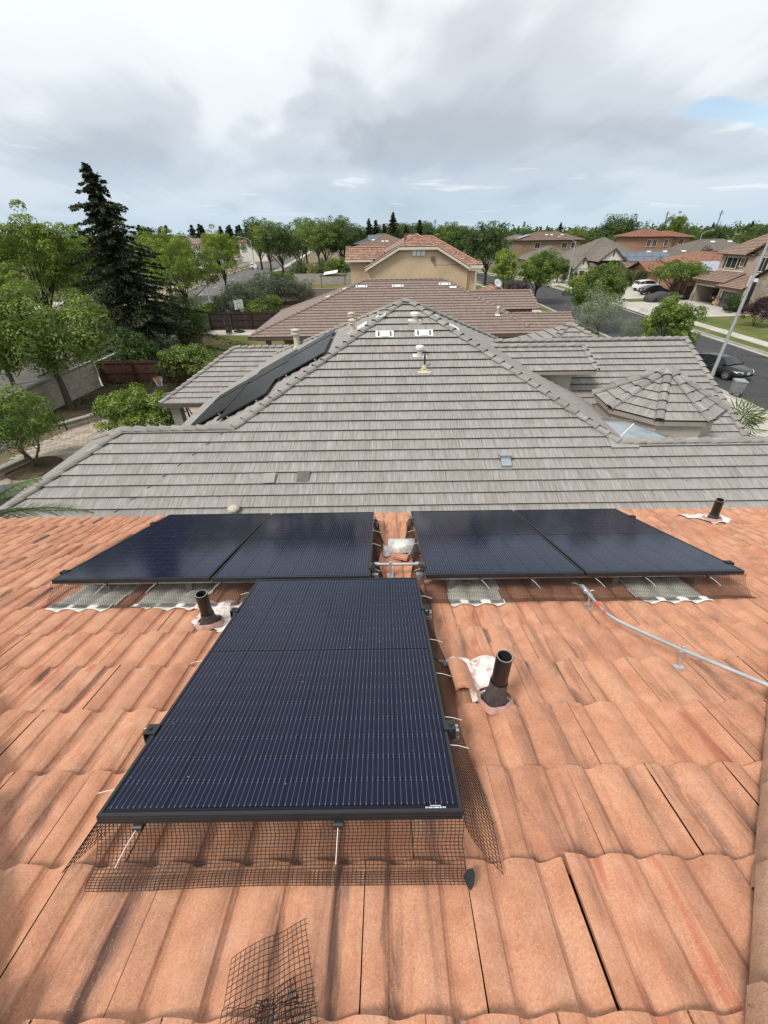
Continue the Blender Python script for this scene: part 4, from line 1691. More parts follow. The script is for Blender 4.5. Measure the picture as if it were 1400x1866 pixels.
U1, V1, N1 = Vector((1, 0, 0)), Vector((0, CO, SI)), Vector((0, -SI, CO))
attic_vent('a', 'white attic vent with two dark slots left of centre under the grey peak', g1p(0.10, 14.20), 0.58, 0.30, U1, V1, N1)
attic_vent('b', 'white attic vent with two dark slots right of centre under the grey peak', g1p(1.36, 14.22), 0.58, 0.30, U1, V1, N1)
U2, V2, N2 = Vector((0, -1, 0)), Vector((CO, 0, SI)), Vector((-SI, 0, CO))
f2p = lambda x, Y, h=0.03: Vector((x, Y, fz(x))) + N2 * h
attic_vent('c', 'white vent on the left grey slope, the upper of the two by the hip', f2p(0.02, 15.12), 0.5, 0.34, U2, V2, N2, False)
attic_vent('d', 'white vent on the left grey slope, the lower of the two by the hip', f2p(-0.62, 15.22), 0.55, 0.36, U2, V2, N2, False)
U3, V3, N3 = Vector((0, 1, 0)), Vector((-CO, 0, SI)), Vector((SI, 0, CO))
f3p = lambda x, Y, h=0.03: Vector((x, Y, 7.205 - SL * (x - 1.0))) + N3 * h
attic_vent('e', 'white vent on the right grey slope, the upper of the two by the hip', f3p(1.72, 15.20), 0.5, 0.32, U3, V3, N3, False)
attic_vent('f', 'white vent on the right grey slope, the lower of the two by the hip', f3p(2.42, 15.02), 0.5, 0.32, U3, V3, N3, False)


def cap_vent(label, P, r=0.075, h=0.30, w=0.42):
    t = thing('flue_vent', label, 'roof vent', P, 0, 'capped flue vents on the grey roof')
    m_ = MB()
    m_.obox(P - U1 * w / 2 - V1 * 0.17, U1 * w, V1 * 0.26, N1 * 0.012)
    part('flashing', m_, WHITEP, t)
    m_ = MB()
    m_.lathe([(r * 1.35, -0.02), (r * 1.1, 0.05), (r, 0.07), (r, h - .1)], P, 12)
    part('stack', m_, CREAM, t)
    m_ = MB()
    m_.lathe([(r * 1.6, h - 0.10), (r * 1.75, h - 0.04), (r * 1.75, h), (0.0, h + .03)], P, 12)
    part('cap', m_, WHITEP, t)
    return t


cap_vent('white capped vent right below the grey roof peak', g1p(1.10, 14.80), 0.085, 0.26)
cap_vent('cream capped vent in the middle of the front grey slope', g1p(1.17, 13.30))
t = thing('vent_pipe', 'short dark pipe on yellowed flashing in the front grey slope', 'vent pipe', g1p(1.26, 12.72))
m_ = MB()
P = g1p(1.28, 12.80)
m_.lathe([(0.028, 0), (0.028, 0.42), (0.05, 0.42), (0.05, 0.36)][:2], P, 10)
part('pipe', m_, plain('dark_pipe', (0.03, 0.028, 0.026), 0.6), t)
m_ = MB()
m_.obox(g1p(1.06, 12.60), U1 * 0.40, V1 * 0.10, N1 * 0.015)
m_.obox(g1p(1.17, 12.69), U1 * 0.2, V1 * 0.16, N1 * 0.015)
m_.lathe([(0.09, 0), (0.05, 0.12)], P, 10)
part('flashing', m_, plain('yellowed_lead', (0.50, 0.46, 0.30), 0.6, 0.1), t)


def stack(label, P, r=0.10, h=0.62):
    t = thing('chimney_pipe', label, 'flue pipe', P, 0, 'cream flue pipes on the left grey slope')
    m_ = MB()
    m_.lathe([(r * 1.5, -0.10), (r * 1.05, 0.06), (r, 0.08), (r, h * .72)], P, 14)
    part('stack', m_, CREAM, t)
    m_ = MB()
    m_.lathe([(r * 1.02, h * .72), (r * 1.55, h * .74), (r * 1.6, h * .88), (r * 1.25, h * .90), (r * 1.3, h), (r * 1.7, h + .01), (r * 1.6, h + .05), (0, h + .09)], P, 14)
    part('cap', m_, CREAM, t)
    m_ = MB()
    m_.obox(P - U2 * .2 - V2 * .2, U2 * .4, V2 * .4, N2 * 0.012)
    part('flashing', m_, CREAM, t)
    return t


stack('cream flue pipe beside the left hip, the nearer of two', f2p(-0.98, 15.36), 0.085, 0.33)
stack('cream flue pipe behind its twin near the left hip', f2p(-1.12, 17.2), 0.09, 0.34)
stack('tall cream flue pipe beyond the pool heating panels', f2p(-3.80, 19.75), 0.13, 0.68)
# galvanised dryer hood
t = thing('hood_vent', 'shiny galvanised hood vent low on the front grey slope', 'roof vent', g1p(3.16, 9.6))
m_ = MB()
b = g1p(3.02, 9.42)
m_.obox(b, U1 * 0.29, V1 * 0.40, N1 * 0.01)
part('base_flange', m_, METAL, t)
m_ = MB()
vs = []
for x in (3.01, 3.33):
    for i in range(10):
        a = R(-70 + 250 * i / 9)
        vs.append(g1p(x, 9.78) + V1 * (-0.075 * math.sin(a)) + N1 * (0.085 + 0.085 * math.cos(a) * -1 + 0.02))
m_.idx(vs, [(i, i + 1, 11 + i, 10 + i) for i in range(9)], 0, True)
m_.obox(g1p(3.045, 9.50, .01), U1 * 0.25, V1 * 0.24, N1 * 0.09)
part('hood', m_, METAL, t)
# slipped tile and dark replacement, the dome vent by the eave
m_ = MB()
b = g1p(-3.06, 9.13, 0.045)
m_.obox(b, Vector((0.30, 0.0, 0.015)), Vector((0.03, CO, SI)) * 0.30, N1 * 0.022)
solo('slipped_tile', m_, GREY_T, 'grey tile slipped askew on the lower left of the front grey slope', 'roof tile', tuple(b))
m_ = MB()
b = g1p(-2.20, 9.18, 0.03)
m_.obox(b, U1 * 0.31, V1 * 0.315, N1 * 0.016)
solo('dark_tile', m_, plain('dark_new_tile', (0.135, 0.115, 0.11), 0.9, 0.15, 8), 'darker replacement tile on the lower left of the front grey slope', 'roof tile', tuple(b))
t = thing('dome_vent', 'cream dome cap just above the left back array', 'roof vent', g1p(-3.65, 8.42))
m_ = MB()
m_.lathe([(0.06, 0), (0.06, 0.10)], g1p(-3.65, 8.42), 10)
part('stack', m_, CREAM, t)
m_ = MB()
m_.lathe([(0.145, 0.09), (0.145, 0.12), (0.11, 0.16), (0.05, 0.18), (0, 0.185)], g1p(-3.65, 8.42), 16)
part('cap', m_, CREAM, t)

# ---- dark panels on the left slope
SOLG = NT('pool_panel')
_o = SOLG.sep(SOLG.tc.outputs['UV'])
_c = SOLG.ramp(SOLG.math('FRACT', SOLG.math('MULTIPLY', _o[0], 6)), [(0.0, (0.035, 0.037, 0.038)), (0.06, (0.014, 0.015, 0.017)), (0.94, (0.014, 0.015, 0.017)), (1.0, (0.035, 0.037, 0.038))])
SOLG = SOLG.done(_c, 0.35, ior=1.4)
pg_proto = None
rows = [(-5.07, [12.23, 13.15, 14.07, 14.99, 16.10, 17.02]), (-3.40, [13.62, 14.54, 15.46, 16.56]), (-6.78, [13.45, 14.37, 15.29, 16.40])]
for ri, (xl, ys) in enumerate(rows):
    for y in ys:
        w, l = 0.905, 1.655 / CO
        c = Vector((xl, y, fz(xl))) + N2 * 0.16
        if pg_proto is None:
            t = thing('solar_module', '', 'solar panel', (0, 0, 0), 0, 'dark solar panels on the left grey slope')
            m_ = MB()
            m_.idx([(0, 0, 0), (w, 0, 0), (w, l, 0), (0, l, 0)], [(0, 1, 2, 3)], 0, False, [(0, 0), (1, 0), (1, 1), (0, 1)])
            lpart('glass', m_, SOLG, t)
            m_ = MB()
            m_.obox((0, 0, -0.04), (w, 0, 0), (0, l, 0), (0, 0, 0.038))
            lpart('frame', m_, FRAME, t)
            m_ = MB()
            for yy in (0.35, l - 0.4):
                m_.obox((0.02, yy, -0.16), (0.03, 0, 0), (0, 0.04, 0), (0, 0, 0.13))
                m_.obox((-.005, yy, -0.085), (w, 0, 0), (0, 0.04, 0), (0, 0, 0.045))
            lpart('bracket', m_, ALU, t)
            pg_proto, pg_k = t, kids(t)
        else:
            t = dup(pg_proto, (0, 0, 0), kd=pg_k)
        t.matrix_world = Matrix(((0, V2.x, N2.x, c.x), (1, V2.y, N2.y, c.y), (0, V2.z, N2.z, c.z), (0, 0, 0, 1)))
        tier = ['middle', 'top', 'bottom'][ri]
        nth = ['nearest', 'second', 'third', 'fourth', 'fifth', 'farthest'][ys.index(y) if y != ys[-1] else 5]
        t['label'] = nth + ' dark panel from the camera in the ' + tier + ' tier on the left grey slope'
# ------------------------------------------------------------------ ground, roads, yards


def ground_mat(name, a, b, c, scale=0.6, fine=14, bump=0.3, rough=0.95):
    t = NT(name)
    v = t.tc.outputs['Object']
    n = t.noise(v, scale, 6, 0.6)
    f = t.noise(v, fine, 4, 0.65)
    col = t.ramp(t.math('ADD', t.math('MULTIPLY', n, 0.6), t.math('MULTIPLY', f, 0.4)), [(0.34, a), (0.5, b), (0.64, c)])
    t.bump(f, bump, 0.03)
    return t.done(col, rough, spec=0.2)


EARTH = ground_mat('earth', (0.10, 0.085, 0.05), (0.17, 0.14, 0.09), (0.24, 0.20, 0.13), 0.05, 2)
SOIL = ground_mat('planting_soil', (0.035, 0.024, 0.016), (0.07, 0.048, 0.032), (0.12, 0.085, 0.055), 0.8, 9)
LAWN = ground_mat('lawn', (0.055, 0.085, 0.022), (0.11, 0.135, 0.035), (0.19, 0.17, 0.06), 0.35, 12, 0.6)
LAWN2 = ground_mat('worn_lawn', (0.07, 0.10, 0.025), (0.15, 0.14, 0.045), (0.25, 0.17, 0.085), 0.3, 10, 0.6)
def cracked(m, dark):
    t = m.node_tree
    b = t.nodes['Principled BSDF']
    src = b.inputs['Base Color'].links[0].from_socket
    tc_n = t.nodes.new('ShaderNodeTexCoord')
    nz = t.nodes.new('ShaderNodeTexNoise')
    nz.inputs['Scale'].default_value = 0.6
    nz.inputs['Detail'].default_value = 5
    t.links.new(tc_n.outputs['Object'], nz.inputs['Vector'])
    vm = t.nodes.new('ShaderNodeVectorMath')
    vm.operation = 'MULTIPLY_ADD'
    t.links.new(nz.outputs['Color'], vm.inputs[0])
    vm.inputs[1].default_value = (2.2, 2.2, 0)
    t.links.new(tc_n.outputs['Object'], vm.inputs[2])
    vo = t.nodes.new('ShaderNodeTexVoronoi')
    vo.feature = 'DISTANCE_TO_EDGE'
    vo.inputs['Scale'].default_value = 0.22
    t.links.new(vm.outputs[0], vo.inputs['Vector'])
    rp = t.nodes.new('ShaderNodeValToRGB')
    rp.color_ramp.elements[0].position, rp.color_ramp.elements[0].color = 0.004, (0.8, 0.8, 0.8, 1)
    rp.color_ramp.elements[1].position, rp.color_ramp.elements[1].color = 0.016, (0, 0, 0, 1)
    t.links.new(vo.outputs['Distance'], rp.inputs[0])
    mx = t.nodes.new('ShaderNodeMix')
    mx.data_type = 'RGBA'
    t.links.new(rp.outputs[0], mx.inputs[0])
    t.links.new(src, mx.inputs[6])
    mx.inputs[7].default_value = (*dark, 1)
    t.links.new(mx.outputs[2], b.inputs['Base Color'])
    return m


ASPH = ground_mat('asphalt', (0.050, 0.050, 0.051), (0.064, 0.064, 0.064), (0.082, 0.081, 0.080), 0.25, 60, 0.2)
ASPHL = ground_mat('old_asphalt', (0.115, 0.108, 0.098), (0.145, 0.137, 0.125), (0.18, 0.17, 0.155), 0.2, 40, 0.2)
cracked(ASPH, (0.028, 0.028, 0.028))
cracked(ASPHL, (0.06, 0.055, 0.05))
CONC = ground_mat('concrete', (0.38, 0.355, 0.31), (0.47, 0.44, 0.385), (0.54, 0.51, 0.45), 0.35, 20, 0.1)
CONCD = ground_mat('kerb_concrete', (0.30, 0.285, 0.25), (0.38, 0.36, 0.32), (0.44, 0.42, 0.37), 0.5, 20, 0.1)
SAND = ground_mat('dry_median', (0.23, 0.17, 0.115), (0.32, 0.25, 0.175), (0.40, 0.32, 0.23), 0.4, 6)
LINE = plain('road_paint', (0.66, 0.65, 0.61), 0.8, 0.12, 2)


def sheet(name, poly, z, m, kind='structure'):
    mb = MB()
    q = [(x, y, z) for x, y in poly]
    if area2(poly) < 0:
        q.reverse()
    mb.face(q)
    return struct(name, mb, m, kind)


def ribbon(name, ln, w0, w1, z, m, h=0.0):
    """strip beside a polyline, from offset w0 to w1 to its right; h > 0 gives it thickness"""
    mb = MB()
    L = [Vector((a, b, 0)) for a, b in ln]
    nr = []
    for i in range(len(L)):
        t = (L[min(i + 1, len(L) - 1)] - L[max(i - 1, 0)]).normalized()
        nr.append(Vector((t.y, -t.x, 0)))
    for i in range(len(L) - 1):
        a, b, c, d = L[i] + nr[i] * w0, L[i] + nr[i] * w1, L[i + 1] + nr[i + 1] * w1, L[i + 1] + nr[i + 1] * w0
        q = [p + Vector((0, 0, z)) for p in (a, b, c, d)]
        if h:
            mb.prism(q, (0, 0, h))
        else:
            nn = (q[1] - q[0]).cross(q[2] - q[1])
            mb.face(q if nn.z > 0 else q[::-1])
    return struct(name, mb, m)


sheet('ground', [(-5000, -800), (5000, -800), (5000, 7500), (-5000, 7500)], 0.0, EARTH)
# residential street on the right, bending left far away
ST = [(27.6, -30), (28.0, 20), (28.6, 50), (29.2, 78), (28.6, 95), (25.5, 112), (19, 128), (8, 146), (-4, 160)]
ribbon('street', ST, -5.3, 5.3, 0.006, ASPH)
ribbon('street_seam', ST, -0.06, 0.0, 0.010, plain('tar_seam', (0.03, 0.03, 0.03), 0.7, 0.2))
for nm, o, s in (('kerb', 5.3, 1), ('kerb', -5.3, -1)):
    ribbon('gutter_strip', ST, o - s * 0.55, o, 0.012, CONCD)
    ribbon('kerb', ST, o, o + s * 0.18, 0.0, CONCD, 0.14)
ribbon('verge', ST, 5.48, 7.0, 0.10, LAWN)
ribbon('sidewalk', ST, 7.0, 8.5, 0.0, CONC, 0.13)
ribbon('front_lawn', ST, 8.5, 17.5, 0.11, LAWN)
ribbon('verge', ST, -7.0, -5.48, 0.10, LAWN)
ribbon('sidewalk', ST, -8.5, -7.0, 0.0, CONC, 0.13)
ribbon('front_lawn', ST, -12.5, -8.5, 0.10, LAWN)
sheet('driveway', [(22.6, 9), (22.6, 27.5), (12.0, 27.0), (12.0, 9)], 0.125, CONC)
sheet('driveway', [(33.6, 55.2), (47.2, 56.0), (47.2, 70.3), (34.2, 68.6)], 0.155, CONC)
sheet('driveway', [(34.3, 72.2), (50, 73.6), (52, 92), (40.0, 90), (34.6, 80.0)], 0.150, CONC)
sheet('driveway', [(33.5, 92.5), (43.5, 97), (44, 112), (37.5, 107)], 0.150, CONC)
mb = MB()
for a, b in (((34.0, 60.2), (47, 60.8)), ((34.1, 64.6), (47, 65.3)), ((38.2, 55.6), (38.6, 69)), ((42.6, 55.8), (43, 69.4))):
    a, b = Vector((*a, .157)), Vector((*b, .157))
    n_ = Vector((0, 0, 1)).cross((b - a).normalized()) * .03
    mb.face([a - n_, b - n_, b + n_, a + n_])
struct('driveway_joint', mb, plain('joint_dark', (0.16, 0.15, 0.13), 0.9))

# arterial road on the left with a dry median
AR = [(-20.6, -20), (-21.6, 10), (-22.3, 40), (-22.9, 55), (-25.7, 78), (-28.4, 100), (-32.2, 143), (-35.4, 190), (-52, 400), (-130, 1200)]
ribbon('main_road', AR, -10.5, 0.0, 0.006, ASPHL)
ribbon('kerb', AR, 0.0, 0.18, 0.0, CONCD, 0.14)
ribbon('sidewalk', AR, 0.18, 2.0, 0.0, CONC, 0.13)
ribbon('kerb', AR, -10.7, -10.5, 0.0, CONCD, 0.14)
ribbon('median', AR, -16.5, -10.7, 0.12, SAND)
ribbon('kerb', AR, -16.7, -16.5, 0.0, CONCD, 0.14)
ribbon('main_road', AR, -26.5, -16.7, 0.006, ASPHL)
ribbon('sidewalk', AR, -29.5, -26.5, 0.0, CONC, 0.13)
mb = MB()
L = [Vector((a, b, 0)) for a, b in AR]
for off in (-3.6, -7.0):
    for i in range(len(L) - 2):
        t_ = (L[i + 1] - L[i])
        n = int(t_.length / 9)
        u_ = t_.normalized()
        nn = Vector((u_.y, -u_.x, 0))
        for k in range(n):
            a = L[i] + u_ * (k * 9) + nn * off + Vector((0, 0, .011))
            mb.face([a, a + nn * .12, a + nn * .12 + u_ * 3, a + u_ * 3])
struct('lane_dashes', mb, LINE, 'stuff')
# yards behind the houses on the left
sheet('paved_patio', [(-18.2, 8), (-7.0, 8), (-7.0, 26.5), (-16.5, 26.5), (-18.6, 20)], 0.02, EARTH)
sheet('planting_bed', [(-20.6, 22), (-17.8, 23.2), (-15.6, 27.6), (-9.5, 28.5), (-9.5, 30.2), (-20.0, 30.2)], 0.34, SOIL)
sheet('yard_lawn', [(-19.8, 30.8), (-9.6, 30.8), (-9.6, 50.2), (-19.8, 50.2)], 0.012, LAWN2)
sheet('concrete_pad', [(-19.8, 49.2), (-10.5, 48.6), (-10.5, 52.0), (-19.8, 52.0)], 0.03, CONC)
sheet('mulch_bed', [(-19.5, 52.6), (-6, 52.6), (-6, 77), (-22.5, 77)], 0.014, SOIL)
sheet('stone_path', [(-14.6, 60), (-12.4, 62.6), (-10.8, 66.2), (-8.8, 70.0), (-7.8, 69.0), (-9.6, 64.8), (-11.6, 61.0), (-13.6, 58.6)], 0.05, plain('flagstone_pale', (0.50, 0.43, 0.34), 0.9, 0.15, 2))
sheet('yard_lawn', [(-22.6, 77.6), (-6, 77.6), (-6, 103), (-25.4, 103)], 0.012, LAWN2)

# pavers of the patio: rows of blocks, those near enough picked apart
PAV = plain('paver', (0.36, 0.28, 0.215), 0.92, 0.14, 3, 40, 0.2, objvar=0.16)
tpav = NT('paver_mix')
r_, rc_ = tpav.rnd()
_c = tpav.mix(1.0, tpav.ramp(r_, [(0, (0.33, 0.255, 0.20)), (0.5, (0.42, 0.35, 0.285)), (1, (0.50, 0.44, 0.37))]), tpav.ramp(tpav.noise(tpav.tc.outputs['Object'], 8, 4), [(0.3, 0.85), (0.7, 1.12)]), 'MULTIPLY')
PAVM = tpav.done(_c, 0.93, spec=0.2)
mb = MB()
random.seed(3)
pp = [(-18.2, 8), (-7.0, 8), (-7.0, 26.5), (-16.5, 26.5), (-18.6, 20)]
ca, sa = math.cos(0.5), math.sin(0.5)
for i in range(-10, 60):
    for j in range(-10, 130):
        u, v = i * 0.42 + (0.21 if j % 2 else 0), j * 0.21
        x, y = -19 + u * ca - v * sa + 6, 4 + u * sa + v * ca
        if not clip_convex([(x - .01, y - .01), (x + .01, y - .01), (x + .01, y + .01), (x - .01, y + .01)], pp) and not (-18.3 < x < -7 and 8 < y < 26.4 and x > -18.6 + (y - 20) * .3):
            continue
        mb.box((x, y, 0.03 + random.uniform(-.003, .003)), (0.405, 0.198, 0.05), 0.5, 0, random.random() + .001)
struct('patio_pavers', mb, PAVM, 'stuff')

# ------------------------------------------------------------------ walls and fences
BLOCK = plain('split_block', (0.40, 0.34, 0.275), 0.95, 0.14, 2.5, 30, 0.6, objvar=0.12)
BLOCKG = plain('grey_block', (0.36, 0.345, 0.315), 0.95, 0.10, 2, 30, 0.4, objvar=0.08)


def block_wall(name, label, pts, h, m, z0=0.0, bl=0.41, bh=0.2, single=0, cap=True, group=None, thick=0.19):
    t = thing(name, label, 'wall', (pts[0][0], pts[0][1], 0), 0, group)
    core, joined = MB(), MB()
    cnt = 0
    for (ax, ay), (bx, by) in zip(pts, pts[1:]):
        a, b = Vector((ax, ay, z0)), Vector((bx, by, z0))
        u = (b - a)
        L = u.length
        u.normalize()
        n = Vector((-u.y, u.x, 0)) * thick
        core.obox(a - n * .42, u * L, n * .84, (0, 0, h - .02))
        rows = max(1, int(h / bh))
        for r in range(rows):
            x = -bl / 2 if r % 2 else 0
            while x < L:
                xa, xb = max(0, x) + .006, min(L, x + bl) - .006
                if xb - xa > .05:
                    o = a + u * xa - n * (.5 + random.uniform(-.012, .012)) + Vector((0, 0, r * bh + .006))
                    if cnt < single:
                        m_ = MB()
                        m_.obox(o, u * (xb - xa), n, (0, 0, bh - .012))
                        part('block', m_, m, t)
                        cnt += 1
                    else:
                        joined.obox(o, u * (xb - xa), n, (0, 0, bh - .012), 0, random.random() + .001)
                x += bl
        if cap:
            q = MB()
            q.obox(a - n * .62 + Vector((0, 0, h)), u * L, n * 1.24, (0, 0, .06))
            part('coping', q, CONCD, t)
    part('core', core, plain('mortar', (0.22, 0.2, 0.17), 0.95), t)
    if joined.f:
        part('joined_blocks', joined, m, t, kind='stuff')
    return t


block_wall('block_wall', 'pale block boundary wall behind the left patio planter', [(-20.9, 6), (-20.9, 20), (-20.6, 30.4)], 1.9, BLOCK)
block_wall('block_wall', 'boundary wall under the hedge along the main road', [(-20.6, 30.8), (-20.4, 50), (-21.7, 64), (-23.3, 80)], 1.7, BLOCK)
block_wall('block_wall', 'long grey block wall between the yards before the orange roofed house', [(-26.0, 103.6), (-5.5, 103.6)], 2.0, BLOCKG)
block_wall('block_wall', 'brown block wall closing the mulched yard behind the grey shrubs', [(-22.9, 77.2), (-5.5, 77.2)], 1.7, plain('brown_block', (0.24, 0.19, 0.15), 0.95, 0.1, 2, objvar=.08))
block_wall('planter_wall', 'low stone edging of the raised bed in the left patio', [(-20.6, 21.7), (-18.2, 22.6), (-17.5, 23.5), (-15.4, 27.4), (-9.5, 28.2)], 0.42, BLOCK, 0, 0.35, 0.14, 60, True, None, 0.3)
block_wall('planter_wall', 'low stone edging round the bed beside the lemon tree', [(-20.4, 14.6), (-17.9, 16.2), (-17.2, 18.3)], 0.42, BLOCK, 0, 0.35, 0.14, 30, True, None, 0.3)


def plank_fence(label, a, b, h, m, rails=True, backside=True):
    t = thing('plank_fence', label, 'fence', (a[0], a[1], 0))
    A, B = Vector((*a, 0)), Vector((*b, 0))
    u = B - A
    L = u.length
    u.normalize()
    n = Vector((u.y, -u.x, 0))
    if n.y > 0:
        n = -n
    x = 0.0
    k = 0
    rr = random.Random(int(A.x * 10))
    while x < L:
        w = 0.14
        m_ = MB()
        hh = h + rr.uniform(-.02, .02)
        m_.obox(A + u * x + Vector((0, 0, .04)) + n * rr.uniform(-.008, .008), u * (w - .008), n * .018, (0, 0, hh))
        part('plank', m_, m, t)
        x += w
        k += 1
    for z in (0.35, h * .55, h - .15):
        m_ = MB()
        m_.obox(A + n * .03 + Vector((0, 0, z)), u * L, n * .04, (0, 0, .09))
        part('rail', m_, m, t)
    for i in range(int(L / 2.4) + 1):
        m_ = MB()
        m_.obox(A + u * min(L - .1, i * 2.4) + n * .03, u * .1, n * .1, (0, 0, h))
        part('post', m_, m, t)
    return t


plank_fence('reddish brown plank fence behind the near basketball hoop', (-20.4, 30.6), (-9.5, 30.6), 1.85, plain('red_fence_wood', (0.082, 0.032, 0.022), 0.85, 0.3, 4, 30, objvar=0.22))
plank_fence('dark brown plank fence behind the far basketball hoop', (-19.9, 52.3), (-8.0, 52.3), 1.85, plain('dark_fence_wood', (0.036, 0.022, 0.018), 0.85, 0.3, 4, 30, objvar=0.25))
plank_fence('dark gate fence beside the open garage across the street', (49.5, 72.8), (46.9, 71.6), 1.9, plain('gate_wood', (0.05, 0.03, 0.022), 0.85, 0.3, 4, 30, objvar=0.2))

# ------------------------------------------------------------------ other houses


def far_tile(name, lo, mid, hi, dark, ov=0.12):
    return grey_tile_mat(name, lo, mid, hi, dark, 10, True, ov)


BRN = far_tile('brown_tile', (0.185, 0.135, 0.113), (0.235, 0.178, 0.150), (0.275, 0.215, 0.182), (0.17, 0.125, 0.105), 0.05)
BRN_E = plain('brown_tile_edge', (0.075, 0.045, 0.035), 0.95)
ORG = far_tile('orange_tile', (0.22, 0.115, 0.08), (0.315, 0.175, 0.125), (0.42, 0.275, 0.205), (0.22, 0.115, 0.085), 0.24)
ORG_E = plain('orange_tile_edge', (0.12, 0.05, 0.035), 0.95)
RED = far_tile('salmon_tile', (0.25, 0.115, 0.08), (0.35, 0.165, 0.115), (0.42, 0.22, 0.16), (0.24, 0.11, 0.08), 0.14)
TPE = far_tile('taupe_tile', (0.15, 0.125, 0.105), (0.205, 0.175, 0.148), (0.25, 0.215, 0.185), (0.14, 0.115, 0.10), 0.10)
TPE_E = plain('taupe_tile_edge', (0.08, 0.065, 0.055), 0.95)
DBR = far_tile('tan_brown_tile', (0.18, 0.115, 0.085), (0.27, 0.185, 0.14), (0.34, 0.245, 0.19), (0.15, 0.10, 0.08), 0.12)
TANW = plain('stucco_tan_far', (0.52, 0.40, 0.265), 0.95, 0.12, 0.55, 14, 0.3)
BEIW = plain('stucco_beige', (0.37, 0.30, 0.235), 0.95, 0.08, 1.0, 14, 0.3)
BRNW = plain('stucco_brown', (0.24, 0.165, 0.115), 0.95, 0.08, 1.0, 14, 0.3)
ORW = plain('stucco_rust', (0.30, 0.175, 0.105), 0.95, 0.08, 1.0, 14, 0.3)
WHTW = plain('stucco_white', (0.66, 0.63, 0.57), 0.95, 0.06, 1.0, 14)
TRIMW = plain('cream_trim', (0.62, 0.57, 0.46), 0.7, 0.06)
PANE = plain('window_pane', (0.030, 0.036, 0.042), 0.08, 0.2, 1, ior=1.5)
DOORG = plain('garage_door_grey', (0.115, 0.115, 0.12), 0.6, 0.08)
SHUT = plain('shutter_brown', (0.07, 0.05, 0.042), 0.7)


def window(root, C, u, w, h, fr=None, shutters=False, mull=1):
    """framed window on a wall; C is its centre, u runs along the wall, outward normal = u x z turned to face out"""
    C, u = Vector(C), Vector(u).normalized()
    z = Vector((0, 0, 1))
    n = u.cross(z)
    fr = fr or TRIMW
    m_ = MB()
    t_ = 0.09
    for o, a, b in ((-w / 2 - t_, w + 2 * t_, t_), ):
        m_.obox(C + u * o + z * (h / 2), u * a, n * .06, z * b)
        m_.obox(C + u * o - z * (h / 2 + b), u * a, n * .09, z * b)
    for s in (-1, 1):
        m_.obox(C + u * (s * (w / 2 + t_ / 2) - t_ / 2) - z * h / 2, u * t_, n * .06, z * h)
    for k in range(mull):
        m_.obox(C + u * (w * ((k + 1) / (mull + 1) - .5) - .02) - z * h / 2, u * .04, n * .045, z * h)
    f = part('window', m_, fr, root)
    m_ = MB()
    m_.obox(C - u * w / 2 - z * h / 2 + n * .005, u * w, n * .02, z * h)
    part('pane', m_, PANE, f)
    if shutters:
        for s in (-1, 1):
            m_ = MB()
            m_.obox(C + u * (s * (w / 2 + .12 + .2) - .2) - z * h / 2, u * .4, n * .05, z * h)
            for q in range(9):
                m_.obox(C + u * (s * (w / 2 + .32) - .17) - z * (h / 2 - .06 - q * (h - .1) / 9) + n * .05, u * .34, n * .015, z * .05)
            part('shutter', m_, SHUT, f)
    return f


def roof_of(root, facets, mats, capl, e=0.343, name='roof'):
    mb = MB()
    for F in facets:
        courses(mb, F, e)
        deck(mb, F, -0.004, 1)
    r = part(name, mb, mats, root)
    mb = MB()
    for a, b in capl:
        capline(mb, a, b, 0.24, 0.08, 0.40, 0, 5, 0.05)
    if capl:
        part('ridge_caps', mb, mats, r, kind='stuff')
    return r


def hip_facets(x0, x1, y0, y1, ze, sl, ends=(1, 1)):
    """hip roof over a rectangle; ends 0 makes that end of the ridge a gable"""
    w, d = x1 - x0, y1 - y0
    F, caps_ = [], []
    if w >= d:
        h = d / 2
        zr = ze + sl * h
        ym = (y0 + y1) / 2
        ra, rb = Vector((x0 + (h if ends[0] else 0), ym, zr)), Vector((x1 - (h if ends[1] else 0), ym, zr))
        a, b, c, dd = Vector((x0, y0, ze)), Vector((x1, y0, ze)), Vector((x1, y1, ze)), Vector((x0, y1, ze))
        F.append(Facet(a, b - a, Vector((0, 1, sl)), [[a, b, rb, ra]]))
        F.append(Facet(dd, c - dd, Vector((0, -1, sl)), [[dd, c, rb, ra]]))
        if ends[0]:
            F.append(Facet(a, dd - a, Vector((1, 0, sl)), [[a, dd, ra]]))
        if ends[1]:
            F.append(Facet(b, c - b, Vector((-1, 0, sl)), [[b, c, rb]]))
        caps_ = [(ra, rb)] + ([(a, ra), (dd, ra)] if ends[0] else []) + ([(b, rb), (c, rb)] if ends[1] else [])
    else:
        h = w / 2
        zr = ze + sl * h
        xm = (x0 + x1) / 2
        ra, rb = Vector((xm, y0 + (h if ends[0] else 0), zr)), Vector((xm, y1 - (h if ends[1] else 0), zr))
        a, b, c, dd = Vector((x0, y0, ze)), Vector((x1, y0, ze)), Vector((x1, y1, ze)), Vector((x0, y1, ze))
        F.append(Facet(a, dd - a, Vector((1, 0, sl)), [[a, dd, rb, ra]]))
        F.append(Facet(b, c - b, Vector((-1, 0, sl)), [[b, c, rb, ra]]))
        if ends[0]:
            F.append(Facet(a, b - a, Vector((0, 1, sl)), [[a, b, ra]]))
        if ends[1]:
            F.append(Facet(dd, c - dd, Vector((0, -1, sl)), [[dd, c, rb]]))
        caps_ = [(ra, rb)] + ([(a, ra), (b, ra)] if ends[0] else []) + ([(dd, rb), (c, rb)] if ends[1] else [])
    return F, caps_


